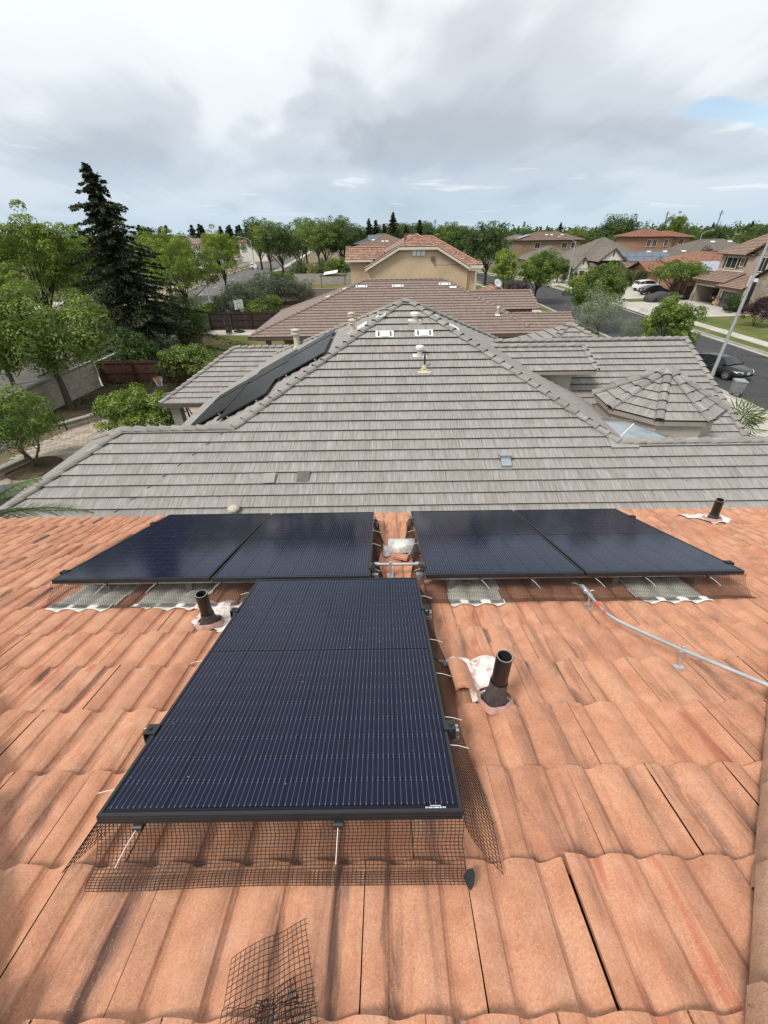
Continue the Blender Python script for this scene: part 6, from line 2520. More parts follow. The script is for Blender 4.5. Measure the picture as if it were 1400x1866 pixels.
far = [(96, 205, 9, 12, 5.6, TPE, TPE_E, WHTW, 'small pale house among trees at the middle of the right skyline'), (60, 215, 14, 10, 6.2, TPE, TPE_E, WHTW, 'pale grey roofed house half hidden beyond the salmon roofs'),
       (150, 220, 12, 12, 6.8, DBR, BRN_E, BEIW, 'brown roofed house far off on the right among dark trees'), (178, 212, 12, 12, 5.9, TPE, TPE_E, WHTW, 'white walled house farthest right on the skyline'),
       (-84, 165, 18, 12, 6.6, TPE, TPE_E, plain('stucco_pink', (0.50, 0.33, 0.25), 0.95, 0.06), 'long grey roofed house beyond the main road'), (-64, 150, 9, 9, 6.8, TPE, TPE_E, plain('stucco_peach', (0.55, 0.36, 0.26), 0.95, 0.06), 'peach walled house beyond the main road'),
       (-70, 188, 16, 10, 6.6, DBR, BRN_E, WHTW, 'white walled house with brown roof beside the far road'), (-118, 130, 26, 14, 5.9, TPE, TPE_E, WHTW, 'white house with pale roof at the far left edge'),
       (-52, 205, 12, 10, 6.9, RED, ORG_E, WHTW, 'white gabled house near the bend of the main road')]
for x, y, w, d, ze_, m1, m2, mw, lb in far:
    t = thing('hipped_house', lb, 'house', (x, y, 0), 0, 'houses on the skyline')
    Fs, cs = hip_facets(x - w / 2, x + w / 2, y - d / 2, y + d / 2, ze_, .33)
    roof_of(t, Fs, [m1, m2], cs, 0.6)
    box_wall(t, [(x - w / 2 + .6, x + w / 2 - .6, y - d / 2 + .6, y + d / 2 - .6, 0, ze_)], mw)
    for i in range(int(w / 4)):
        window(t, (x - w / 2 + 2.2 + i * 4, y - d / 2 + .56, ze_ - 1.2), (1, 0, 0), 1.4, 1.2)
# ------------------------------------------------------------------ vegetation


def leaf_mat(name, dark, mid, light, trans=0.28, rough=0.55):
    t = NT(name)
    g = t.n.new('ShaderNodeNewGeometry')
    a = t.n.new('ShaderNodeAttribute')
    a.attribute_name = 'tint'
    oi = t.n.new('ShaderNodeObjectInfo')
    f = t.math('ADD', t.math('MULTIPLY', g.outputs['Random Per Island'], 0.3), t.math('MULTIPLY', a.outputs['Fac'], 0.7))
    c = t.ramp(f, [(0.15, dark), (0.5, mid), (0.85, light)])
    c = t.mix(1.0, c, t.ramp(oi.outputs['Random'], [(0, (0.82, 0.86, 0.85)), (1, (1.14, 1.1, 1.05))]), 'MULTIPLY')
    t.val(t.b.inputs['Base Color'], c)
    t.b.inputs['Roughness'].default_value = rough
    t.b.inputs['Specular IOR Level'].default_value = 0.3
    tr = t.n.new('ShaderNodeBsdfTranslucent')
    t.l.new(t.mix(1.0, c, (1.25, 1.3, 0.75), 'MULTIPLY'), tr.inputs[0])
    mx = t.n.new('ShaderNodeMixShader')
    mx.inputs[0].default_value = trans
    t.l.new(t.b.outputs[0], mx.inputs[1])
    t.l.new(tr.outputs[0], mx.inputs[2])
    t.l.new(mx.outputs[0], t.n['Material Output'].inputs[0])
    return t.mat


LF_BROAD = leaf_mat('leaf_broad', (0.066, 0.110, 0.024), (0.142, 0.206, 0.043), (0.222, 0.294, 0.072))
LF_LIGHT = leaf_mat('leaf_light', (0.102, 0.150, 0.026), (0.198, 0.270, 0.046), (0.300, 0.378, 0.078), 0.32)
LF_DARK = leaf_mat('leaf_dark', (0.032, 0.060, 0.020), (0.063, 0.108, 0.030), (0.108, 0.168, 0.046), 0.2)
LF_RED = leaf_mat('leaf_redwood', (0.020, 0.028, 0.014), (0.042, 0.054, 0.024), (0.075, 0.090, 0.038), 0.12)
LF_OLIVE = leaf_mat('leaf_olive', (0.109, 0.133, 0.086), (0.195, 0.227, 0.149), (0.328, 0.360, 0.257), 0.15)
LF_GREY = leaf_mat('leaf_greyshrub', (0.055, 0.070, 0.044), (0.101, 0.125, 0.078), (0.172, 0.195, 0.133), 0.15)
LF_CIT = leaf_mat('leaf_citrus', (0.067, 0.118, 0.018), (0.140, 0.213, 0.034), (0.258, 0.325, 0.073), 0.28)
LF_YEL = leaf_mat('leaf_yellow', (0.156, 0.156, 0.043), (0.284, 0.270, 0.078), (0.426, 0.383, 0.128), 0.25)
LF_PUR = leaf_mat('leaf_purple', (0.026, 0.014, 0.017), (0.057, 0.028, 0.034), (0.106, 0.054, 0.060), 0.2)
LF_PALM = leaf_mat('leaf_palm', (0.06, 0.105, 0.031), (0.121, 0.163, 0.050), (0.227, 0.241, 0.085), 0.2, 0.4)
LF_FAR = leaf_mat('leaf_far', (0.054, 0.092, 0.033), (0.098, 0.151, 0.046), (0.151, 0.210, 0.068), 0.15, 0.8)
BARK = plain('bark', (0.085, 0.065, 0.05), 0.95, 0.3, 8, 40, 0.8)
BARKD = plain('bark_dark', (0.045, 0.035, 0.028), 0.95, 0.3, 8, 40, 0.8)


def leafmesh(name, pos, nrm, size, asp, mat, tint, droop=None):
    """many small leaf-shaped quads"""
    n = len(pos)
    nrm = nrm / np.maximum(np.linalg.norm(nrm, axis=1, keepdims=True), 1e-6)
    ref = droop if droop is not None else rng.normal(size=(n, 3))
    a = ref - nrm * np.sum(ref * nrm, axis=1, keepdims=True)
    a /= np.maximum(np.linalg.norm(a, axis=1, keepdims=True), 1e-6)
    b = np.cross(nrm, a)
    s = size.reshape(-1, 1)
    L, Wd = a * s * 0.5, b * s * 0.5 * asp
    bend = nrm * s * 0.12
    v = np.empty((n, 4, 3))
    v[:, 0] = pos - L
    v[:, 1] = pos + Wd + bend
    v[:, 2] = pos + L - bend
    v[:, 3] = pos - Wd + bend
    me = bpy.data.meshes.new(name)
    me.vertices.add(n * 4)
    me.vertices.foreach_set('co', v.reshape(-1))
    me.loops.add(n * 4)
    me.loops.foreach_set('vertex_index', np.arange(n * 4, dtype=np.int32))
    me.polygons.add(n)
    me.polygons.foreach_set('loop_start', np.arange(0, n * 4, 4, dtype=np.int32))
    me.polygons.foreach_set('loop_total', np.full(n, 4, dtype=np.int32))
    me.materials.append(mat)
    at = me.attributes.new('tint', 'FLOAT', 'FACE')
    at.data.foreach_set('value', tint.astype(np.float32))
    me.update(calc_edges=True)
    return me


def unit(n):
    d = rng.normal(size=(n, 3))
    return d / np.linalg.norm(d, axis=1, keepdims=True)


def clusters(cent, rad, per, leaf, flat=0.8, up=0.25):
    """leaves on the outside of puffs round the given centres"""
    k = len(cent)
    n = k * per
    idx = np.repeat(np.arange(k), per)
    d = unit(n)
    d[:, 2] = d[:, 2] + up
    d /= np.linalg.norm(d, axis=1, keepdims=True)
    r = rad[idx] * (0.5 + 0.55 * rng.random(n) ** 0.5)
    p = cent[idx] + d * r[:, None] * np.array([1, 1, flat])
    nr = d * 1.15 + unit(n) * 0.5 + np.array([0, 0, 0.25])
    tint = np.clip(0.5 + 0.33 * rng.normal(size=k)[idx] + 0.10 * rng.normal(size=n), 0, 1)
    return p, nr, leaf * (0.45 + 1.0 * rng.random(n) ** 1.3), tint


def crown_centres(k, rx, ry, rz, zc, hollow=0.55, lump=0.25, low=-0.75):
    d = unit(k * 3)
    d = d[d[:, 2] > low][:k]
    k = len(d)
    r = hollow + (1 - hollow) * rng.random(k) ** 0.7
    ang = np.arctan2(d[:, 1], d[:, 0])
    lm = 1 + lump * np.sin(ang * 3 + rng.random() * 6) * 0.5 + lump * 0.6 * rng.normal(size=k)
    return np.stack([d[:, 0] * rx * r * lm, d[:, 1] * ry * r * lm, zc + d[:, 2] * rz * r * np.clip(lm, .7, 1.3)], axis=1)


def limbs(mb, base, top, cent, r0, k, zf=0.9):
    """tapered trunk with limbs reaching into the crown"""
    mb.tube([base, (base[0] + .06, base[1] + .03, (base[2] + top[2]) * .5), top], [r0 * 1.25, r0, r0 * .75], 9)
    sel = rng.choice(len(cent), size=min(k, len(cent)), replace=False)
    for i in sel:
        c = cent[i]
        s = 0.55 + 0.45 * rng.random()
        st = Vector(base).lerp(Vector(top), s)
        e = Vector(c)
        m_ = st.lerp(e, .5) + Vector((rng.normal() * .15, rng.normal() * .15, .1 + .1 * rng.random()))
        mb.tube([st, m_, e], [r0 * .45, r0 * .28, r0 * .08], 6, 0, False)


PROTO = {}


def make_tree(key, rx, rz, zc, k, per, cr, leaf, mat, r0=0.14, ztrunk=None, bark=None, lump=0.25, asp=0.55, up=0.25, hollow=0.55, low=-0.75, nlimb=14, multi=1, shape=None):
    cent = crown_centres(k, rx, rx, rz, zc, hollow, lump, low)
    if shape is not None:
        cent = shape(cent)
    rad = cr * (0.7 + 0.6 * rng.random(len(cent)))
    p, nr, sz, tn = clusters(cent, rad, per, leaf, 0.8, up)
    me = leafmesh('crown', p, nr, sz, asp, mat, tn)
    mb = MB()
    zt = ztrunk if ztrunk is not None else zc - rz * .5
    for q in range(multi):
        a = q * 2.4
        o = (0.15 * math.cos(a) * (multi > 1), 0.15 * math.sin(a) * (multi > 1))
        limbs(mb, (o[0], o[1], -.1), (o[0] * (4 if multi > 1 else 1), o[1] * (4 if multi > 1 else 1), zt), cent, r0 / math.sqrt(multi), nlimb // multi)
    tm = mb.mesh('trunk', bark or BARK)
    PROTO[key] = (me, tm)
    return PROTO[key]


def plant(key, name, label, cat, loc, sc=1.0, rz=None, group=None):
    me, tm = PROTO[key]
    t = thing(name, label, cat, loc, rng.random() * 6.28 if rz is None else rz, group)
    t.scale = (sc, sc, sc) if not isinstance(sc, tuple) else sc
    if tm:
        lpart('trunk', tm, None, t)
    lpart('crown', me, None, t)
    return t


def windblown(cent):
    c = cent.copy()
    h = (c[:, 2] - c[:, 2].min())
    c[:, 0] += h * 0.18
    return c


# the big trees on the left
make_tree('ash', 3.7, 2.5, 4.45, 170, 230, 0.70, 0.17, LF_BROAD, 0.17, 3.0, BARK, 0.16, 0.5, 0.35, 0.5, -0.8, 16)
plant('ash', 'shade_tree', 'full round green tree with a bare trunk in the raised bed of the left patio', 'tree', (-19.6, 25.4, 0.3), 1.0, 0.4)
make_tree('locust', 3.4, 3.3, 6.6, 160, 170, 0.58, 0.18, LF_LIGHT, 0.16, 4.2, BARKD, 0.32, 0.42, 0.5, 0.42, -0.7, 18, 1, windblown)
make_tree('locust2', 4.2, 2.7, 5.4, 190, 170, 0.60, 0.18, LF_LIGHT, 0.17, 3.2, BARKD, 0.34, 0.42, 0.5, 0.42, -0.6, 18, 2, windblown)
plant('locust', 'locust_tree', 'tall pale green wind ruffled tree left of the dark redwood, highest of the pale ones', 'tree', (-28.2, 38.5, 0), 1.08, 0.0)
plant('locust', 'locust_tree', 'pale green tree at the left edge standing behind the round shade tree', 'tree', (-27.8, 31.5, 0), 0.78, 0.9)
plant('locust2', 'locust_tree', 'pale green tree farther back between the left edge and the redwood', 'tree', (-33.5, 52, 0), 1.18, 0.4)
plant('locust2', 'locust_tree', 'pale green tree at the far left edge across the main road', 'tree', (-46, 50, 0), 1.05, 2.4)
plant('locust2', 'locust_tree', 'broad light green tree just right of the redwood over the road edge', 'tree', (-24.4, 57.5, 0), 1.02, 5.8)
plant('locust', 'locust_tree', 'airy light green tree with forked trunk by the road beyond the broad one', 'tree', (-26.4, 80.5, 0), 1.0, 2.2)
plant('locust2', 'locust_tree', 'light green tree showing above the broad one right of the redwood', 'tree', (-35.0, 78, 0), 1.2, 3.3)
make_tree('darkleaf', 3.1, 2.4, 6.6, 130, 140, 0.62, 0.18, LF_BROAD, 0.22, 3.4, BARKD, 0.3, 0.5, 0.3, 0.45, -0.75, 18)
plant('darkleaf', 'leaning_tree', 'dark green tree on a leaning black trunk beside the redwood', 'tree', (-26.6, 45.0, 0), 1.02, 1.2)

# redwood


def conifer(key, H, rb, nwh, per, leaf, mat, z0=0.6, droop=-0.25, noise=0.2, r0=0.3, top_pow=0.85, lean=0.0):
    P, N_, S_, T_, D_ = [], [], [], [], []
    mb = MB()
    mb.tube([(0, 0, -.1), (lean * .3, 0, H * .5), (lean, 0, H * .98)], [r0, r0 * .6, .03], 9)
    for w in range(nwh):
        s = (w + rng.random()) / nwh
        z = z0 + (H - z0) * s
        R_ = rb * (1 - s) ** top_pow * (1 + noise * rng.normal()) + 0.12
        nb = 5 if s < .85 else 4
        a0 = rng.random() * 6.28
        for q in range(nb):
            a = a0 + 6.28 * q / nb + rng.normal() * .2
            L = R_ * (0.55 + .75 * rng.random())
            e = np.array([math.cos(a) * L, math.sin(a) * L, droop * L + 0.10 * rng.normal()])
            if s < .8 and L > .8:
                mb.tube([(lean * s, 0, z), tuple(np.array([lean * s, 0, z]) + e * .8)], [r0 * .14, .015], 4, 0, False)
            m = int(per * (0.35 + L / rb))
            u = rng.random(m) ** 0.75
            wdt = (0.12 + .26 * L * (1 - u)) * rng.normal(size=m)
            side = np.array([-math.sin(a), math.cos(a), 0])
            p = np.array([lean * s, 0, z]) + u[:, None] * e + wdt[:, None] * side * .6
            p[:, 2] += -0.10 * np.abs(wdt) + .05 * rng.normal(size=m)
            P.append(p)
            N_.append(np.tile([0, 0, 1.0], (m, 1)) + .55 * rng.normal(size=(m, 3)))
            S_.append(leaf * (.6 + .8 * rng.random(m)))
            T_.append(np.clip(np.full(m, .45 + .25 * rng.normal()) + .2 * (u - .5), 0, 1))
            D_.append(np.tile(e / max(np.linalg.norm(e), 1e-3), (m, 1)) + .5 * rng.normal(size=(m, 3)))
    p = np.concatenate(P)
    me = leafmesh('crown', p, np.concatenate(N_), np.concatenate(S_), 0.38, mat, np.concatenate(T_), np.concatenate(D_))
    PROTO[key] = (me, mb.mesh('trunk', BARKD))


conifer('redwood', 13.6, 4.9, 88, 112, 0.27, LF_RED, 0.4, -0.24, 0.32, 0.32, 0.82, 0.35)
plant('redwood', 'redwood_tree', 'tall dark redwood rising above the horizon on the left', 'tree', (-21.0, 39.4, 0), 1.0, 3.4)
conifer('pine', 10, 2.0, 34, 44, 0.46, LF_RED, 0.5, -0.15, 0.25, 0.2, 0.8)
conifer('pine2', 12, 2.9, 38, 46, 0.5, LF_RED, 1.0, -0.2, 0.28, 0.2, 0.7)

# shrubs and small trees of the yards
make_tree('lemon', 1.75, 1.15, 2.3, 100, 120, 0.42, 0.12, LF_CIT, 0.09, 1.2, BARK, 0.15, 0.5, 0.35, 0.5, -0.8, 12, 3)
plant('lemon', 'lemon_tree', 'yellow green small tree with several thin stems at the left edge of the patio', 'tree', (-16.6, 17.7, 0), 1.02, 0.3)
make_tree('citrus', 2.0, 1.05, 1.75, 105, 120, 0.45, 0.16, LF_CIT, 0.08, .7, BARK, 0.18, 0.5, 0.4, 0.5, -0.6, 10, 2)
plant('citrus', 'citrus_bush', 'broad glossy green bush in front of the left patio column', 'bush', (-12.55, 20.7, 0), .93, 1.0)
make_tree('bush', 1.4, .95, 1.15, 60, 90, 0.40, 0.16, LF_BROAD, 0.05, .5, BARK, 0.2, 0.5, 0.35, 0.45, -0.7, 6, 2)
make_tree('darkbush', 1.6, 1.5, 1.7, 60, 80, 0.45, 0.17, LF_DARK, 0.05, .7, BARK, 0.25, 0.5, 0.35, 0.45, -0.8, 6, 2)
make_tree('greybush', 1.7, 1.05, 1.25, 70, 80, 0.45, 0.15, LF_GREY, 0.05, .5, BARK, 0.25, 0.35, 0.35, 0.45, -0.7, 6, 2)
make_tree('yellowbush', 1.4, 1.5, 2.0, 60, 60, 0.45, 0.2, LF_YEL, 0.05, .7, BARK, 0.15, 0.5, 0.3, 0.5, -0.8, 6)
plant('bush', 'bush', 'bright green bush against the red plank fence', 'bush', (-14.4, 31.4, 0), 1.25, 0.0)
plant('darkbush', 'bush', 'tall dark shrub at the foot of the redwood, on its right', 'bush', (-18.4, 41.6, 0), 1.3, 0.0)
plant('darkbush', 'bush', 'dark shrub behind the red fence left of the redwood foot', 'bush', (-19.4, 34.0, 0), 1.05, 1.0)
plant('darkbush', 'bush', 'dark slender tree-like shrub right of the redwood by the wall', 'bush', (-20.0, 46.5, 0), (1.15, 1.15, 1.45), 2.0)
plant('greybush', 'bush', 'grey green shrub between the redwood and the worn lawn', 'bush', (-18.4, 36.6, 0), 1.0, 2.5)
plant('bush', 'bush', 'low green bush behind the left wing ridge of the grey roof', 'bush', (-11.6, 30.0, 0), 1.0, 2.5)
plant('bush', 'bush', 'small bush by the porch of the brown roofed house', 'bush', (-10.6, 32.6, 0), .9, 1.5)
for i, (x, y, s, k) in enumerate(((-18.9, 58, 1.25, 'greybush'), (-18.6, 61.8, 1.5, 'greybush'), (-19.6, 65, 1.6, 'greybush'), (-18.4, 69, 1.75, 'greybush'), (-17.6, 72.6, 1.7, 'greybush'), (-15.2, 73.8, 1.5, 'greybush'), (-12.6, 74.6, 1.3, 'greybush'))):
    plant(k, 'grey_shrub', ['grey green shrub nearest the dark plank fence in the long border', 'second grey green shrub behind the dark plank fence', 'third grey green shrub along the hedge', 'big grey green shrub in the middle of the border', 'grey green shrub where the border meets the brown wall', 'grey green shrub against the brown wall', 'last grey green shrub on the right before the brown wall'][i], 'shrub', (x, y, 0), s)
for i, (x, y) in enumerate(((-17.0, 60.5), (-15.4, 64.2), (-15.2, 56.2))):
    plant('bush', 'bush', ['bright green bush among the grey shrubs, middle one', 'bright green bush among the grey shrubs, farthest one', 'bright green bush just behind the dark plank fence'][i], 'bush', (x, y, 0), 1.05)
plant('yellowbush', 'bush', 'round yellow bush before the wooded roadside beyond the grey wall', 'bush', (-14.9, 107, 0), 1.1)
plant('bush', 'bush', 'big round green bush behind the grey wall left of the tan house', 'bush', (-10.0, 106.4, 0), (1.75, 1.75, 2.2))
plant('darkbush', 'bush', 'dark bush left of the yellow bush behind the grey wall', 'bush', (-18.9, 112, 0), 1.35)
plant('darkbush', 'bush', 'dark bush between the yellow bush and the round green one', 'bush', (-12.8, 111, 0), 1.4)
plant('darkbush', 'bush', 'dark bush by the kerb left of the ivy wall', 'bush', (-22.5, 101, 0), .75)
plant('darkbush', 'bush', 'second dark bush by the kerb left of the ivy wall', 'bush', (-24.0, 105, 0), .8)

# hedges: leaves along a line


def hedge(label, pts, w, h, leaf, mat, dens=90, z0=0.0):
    P, N_ = [], []
    for a, b in zip(pts, pts[1:]):
        a, b = np.array([*a, 0.0]), np.array([*b, 0.0])
        L = np.linalg.norm(b - a)
        n = int(L * dens)
        u = rng.random(n)
        sd = np.array([-(b - a)[1], (b - a)[0], 0]) / L
        th = rng.random(n) * math.pi
        lump = 1 + .12 * np.sin(u * L * 1.3) + .08 * np.sin(u * L * 3.1 + 1)
        p = a + u[:, None] * (b - a) + sd * (np.cos(th) * w / 2 * lump)[:, None]
        p[:, 2] = z0 + h * lump * np.sin(th) ** .45 * (.6 + .4 * rng.random(n) ** .4)
        P.append(p)
        N_.append(sd * np.cos(th)[:, None] + np.array([0, 0, 1]) * np.sin(th)[:, None] + .7 * rng.normal(size=(n, 3)))
    p = np.concatenate(P)
    n = len(p)
    o = thing('hedge', label, 'hedge', (pts[0][0], pts[0][1], 0))
    lpart('foliage', leafmesh('foliage', p - np.array([pts[0][0], pts[0][1], 0]), np.concatenate(N_), leaf * (.6 + .8 * rng.random(n)), .6, mat, rng.random(n)), None, o)
    return o


hedge('ivy hedge over the boundary wall beside the main road sidewalk', [(-20.4, 47.5), (-21.0, 55), (-21.9, 64), (-23.4, 80)], 1.0, 2.15, 0.19, LF_LIGHT, 330)
hedge('ivy covering the end of the grey block wall by the road', [(-24.0, 103.3), (-19.0, 103.3)], 1.1, 2.5, 0.24, LF_CIT, 330)
hedge('low hedge of dark shrubs along the kerb before the ivy wall', [(-25.4, 84), (-26.4, 94)], 1.2, .8, 0.2, LF_DARK, 160)

# roadside trees in the middle distance
make_tree('street', 4.2, 3.6, 7.0, 120, 80, 1.0, 0.34, LF_BROAD, 0.24, 3.6, BARKD, 0.2, 0.55, 0.35, 0.5, -0.7, 12)
make_tree('street2', 4.6, 4.0, 7.6, 120, 80, 1.1, 0.36, LF_DARK, 0.26, 3.8, BARKD, 0.22, 0.55, 0.35, 0.5, -0.75, 12)
for i, (k, x, y, s, lb) in enumerate((
        ('street2', -24.6, 121, .98, 'first dark green tree of the row along the main road, nearest the lamp post'), ('street', -20.8, 126, .98, 'second tree of the row along the main road, to the right of the first'),
        ('street', -31.5, 138, 1.1, 'green tree of the roadside row standing behind the lamp post'), ('street2', -37.5, 152, 1.15, 'dark tree behind the road lamp on the left'),
        ('street', -15.4, 137, 1.08, 'tall light tree of the roadside row, highest above the horizon'), ('street2', -11.0, 141, .98, 'dark tree right of the tallest roadside tree'),
        ('street', -27, 178, 1.25, 'pale tree far along the main road'), ('street2', -8.4, 152, 1.0, 'dark tree just left of the far hipped roofs'),
        ('street', -21, 165, 1.2, 'tree in the back of the roadside row'), ('street2', -15, 185, 1.25, 'dark tree in the back of the roadside row'))):
    plant(k, 'roadside_tree', lb, 'tree', (x, y, 0), s, None, 'trees along the main road')
make_tree('round', 2.85, 2.2, 4.5, 130, 160, 0.62, 0.2, LF_BROAD, 0.15, 2.6, BARKD, 0.17, 0.5, 0.35, 0.5, -0.8, 14)
make_tree('oval', 2.0, 2.9, 3.9, 90, 120, 0.6, 0.22, LF_LIGHT, 0.12, 2.0, BARKD, 0.15, 0.5, 0.35, 0.5, -0.8, 10)
plant('round', 'street_tree', 'rounded green street tree with dark trunk left of the bend in the street', 'tree', (23.3, 70.0, 0), 1.02)
plant('oval', 'street_tree', 'narrow yellow green tree behind the tan house, beside the rounded one', 'tree', (22.4, 86, 0), 1.0)
plant('street2', 'street_tree', 'dark dense tree right of the tan gable house', 'tree', (21.0, 95, 0), .92)
plant('street2', 'street_tree', 'dark tree behind the right end of the orange roof', 'tree', (20.4, 120, 0), .88)
plant('round', 'street_tree', 'leafy green tree standing before the white car across the street', 'tree', (22.2, 48.2, 0), .95, 1.5)
make_tree('young', 1.8, 1.95, 3.0, 110, 130, 0.44, 0.17, LF_BROAD, 0.09, 1.5, BARKD, 0.2, 0.5, 0.4, 0.45, -0.75, 10)
plant('young', 'street_tree', 'small ragged green tree by the kerb above the parked black car', 'tree', (22.2, 34.4, 0), 1.0, 2.0)
make_tree('olive', 1.9, 1.9, 2.6, 90, 150, 0.55, 0.13, LF_OLIVE, 0.1, 1.2, BARK, 0.25, 0.25, 0.6, 0.4, -0.8, 10, 2)
plant('olive', 'olive_tree', 'silvery grey olive tree behind the grey right wing roof, larger one', 'tree', (19.4, 40.8, 0), 1.08)
plant('olive', 'olive_tree', 'silvery grey olive bush by the street, smaller one', 'tree', (21.6, 37.2, 0), .74)
make_tree('umbrella', 4.0, 1.5, 3.5, 110, 100, 0.7, 0.22, LF_BROAD, 0.14, 2.2, BARKD, 0.2, 0.5, 0.35, 0.4, -0.5, 14, 1)
plant('umbrella', 'street_tree', 'wide umbrella shaped tree over the driveway before the rust house', 'tree', (46.0, 73.6, 0), 1.0)
make_tree('purple', 1.7, 1.05, 1.5, 60, 100, 0.42, 0.15, LF_PUR, 0.06, .6, BARKD, 0.25, 0.5, 0.35, 0.45, -0.6, 12, 3)
plant('purple', 'purple_bush', 'dark purple bush on the lawn before the stone gable at the right edge', 'bush', (41.4, 49.4, 0.1), 1.05)
make_tree('purple2', 2.6, 2.6, 4.0, 60, 70, 0.7, 0.3, LF_PUR, 0.1, 2.0, BARKD, 0.3, 0.5, 0.35, 0.45, -0.7, 8)
plant('purple2', 'purple_tree', 'purple leaved tree behind the pale solar panels', 'tree', (64.5, 96, 0), (1.0, 1.0, .85))
plant('purple2', 'purple_tree', 'purple leaved shrub right of the orange porch and satellite dish', 'tree', (16.5, 56.5, 0), .62)
plant('street2', 'street_tree', 'big dark tree behind the taupe roofs on the right skyline', 'tree', (80, 168, 0), (1.35, 1.35, 1.15))
plant('street', 'street_tree', 'green tree behind the taupe gables left of the big dark one', 'tree', (64, 160, 0), .9)
plant('round', 'street_tree', 'pale green tree left of the white porch of the taupe house', 'tree', (36.6, 98, 0), .68)
plant('locust', 'street_tree', 'light feathery tree on the right skyline above the salmon roofs', 'tree', (128, 218, 0), 1.45, 0.5)
plant('darkbush', 'bush', 'dark clipped bush by the white porch of the taupe house', 'bush', (38.6, 97.0, 0), 1.0)
plant('darkbush', 'bush', 'dark shrub before the stone base of the beige house', 'bush', (45.2, 58.6, .1), .7)
for i, (x, y) in enumerate(((47.0, 90.2), (47.6, 86.6))):
    plant('darkbush', 'bush', ['ivy clump on the rust house, left of its arch', 'ivy clump on the rust house, right of its arch'][i], 'bush', (x, y, .1), (.7, .7, .9))


# palms
def palm(label, loc, h, nf, L, droop, r0=.14, fan=False, group=None, seed=0):
    rr = np.random.default_rng(seed)
    t = thing('palm_tree', label, 'palm', loc, 0, group)
    mb = MB()
    mb.tube([(0, 0, -.1), (.05, .02, h * .5), (0, 0, h)], [r0 * 1.2, r0, r0 * .9], 10)
    for i in range(int(h / .12)):
        mb.tube([(0, 0, i * .12), (0, 0, i * .12 + .05)], [r0 * 1.18, r0 * 1.02], 8, 0, False)
    lpart('trunk', mb, BARK, t)
    for q in range(nf):
        a = 2.4 * q + rr.normal() * .15
        el = R(75 - 105 * (q / nf)) + rr.normal() * .1
        mb = MB()
        d = np.array([math.cos(a), math.sin(a), 0])
        l = L * (.8 + .35 * rr.random())
        pts = []
        for s in range(9):
            u = s / 8
            pts.append(np.array([0, 0, h]) + d * l * u * math.cos(el) * (1 - .15 * u) + np.array([0, 0, 1]) * (l * u * math.sin(el) - droop * l * u * u))
        mb.tube([tuple(p) for p in pts], [.022 * (1 - .8 * s / 8) for s in range(9)], 4, 0, False)
        sd = np.array([-d[1], d[0], 0])
        if fan:
            c = pts[4]
            ax = (pts[5] - pts[4]) / np.linalg.norm(pts[5] - pts[4])
            upv = np.cross(sd, ax)
            for k in range(15):
                b = R(-105 + 210 * k / 14)
                e = c + (ax * math.cos(b) + sd * math.sin(b)) * l * .52 - np.array([0, 0, .10 * l * abs(math.sin(b))])
                w = (sd * math.cos(b) - ax * math.sin(b)) * .034
                mid = c + (e - c) * .55 + upv * .03
                mb.face([tuple(c), tuple(mid + w), tuple(e), tuple(mid - w)], 0, None, False, rr.random())
        else:
            for s in range(2, 60):
                u = s / 60
                i0 = min(int(u * 8), 7)
                c = pts[i0] + (pts[i0 + 1] - pts[i0]) * (u * 8 - i0)
                ax = pts[i0 + 1] - pts[i0]
                ax = ax / np.linalg.norm(ax)
                for sg in (-1, 1):
                    ll = .42 * l * .5 * math.sin(math.pi * (.12 + .85 * u)) * (.8 + .4 * rr.random())
                    e = c + (sd * sg * .8 + ax * .65 + np.array([0, 0, .1 - .35 * rr.random()])) * ll
                    w = ax * .014
                    mb.face([tuple(c - w), tuple(c + w), tuple(c + (e - c) * .6 + w * .7), tuple(e)], 0, None, False, rr.random())
        lpart('frond', mb, LF_PALM, t)
    return t


palm('small fan palm on the pale driveway below the black car', (17.2, 19.1, 0.12), .85, 20, 1.9, .25, .11, True, None, 3)
palm('feathery palm top between the orange eave and grey roof at the left edge', (-7.45, 6.2, 0), 4.95, 24, 2.0, .34, .14, False, None, 8)
for i, (x, y, h) in enumerate(((84, 118, 5.4), (92, 122, 5.0), (99, 121, 6.0))):
    palm(['left', 'middle', 'right'][i] + ' one of the feathery palms above the beige house roof', (x, y, 0), h, 18, 5.0, .5, .3, False, 'palms on the right skyline', 20 + i)
for i, (x, y, h) in enumerate(((187, 330, 17.5), (232, 345, 18.0), (36, 330, 15))):
    palm(['thin tall palm on the right skyline, left one', 'thin tall palm on the right skyline, right one', 'thin tall palm above the middle of the treeline'][i], (x, y, 0), h, 14, 2.6, .45, .25, False, 'skyline palms', 30 + i)

ORD = ['first', 'second', 'third', 'fourth', 'fifth', 'sixth', 'seventh', 'eighth', 'ninth', 'tenth', 'eleventh', 'twelfth', 'thirteenth', 'fourteenth']
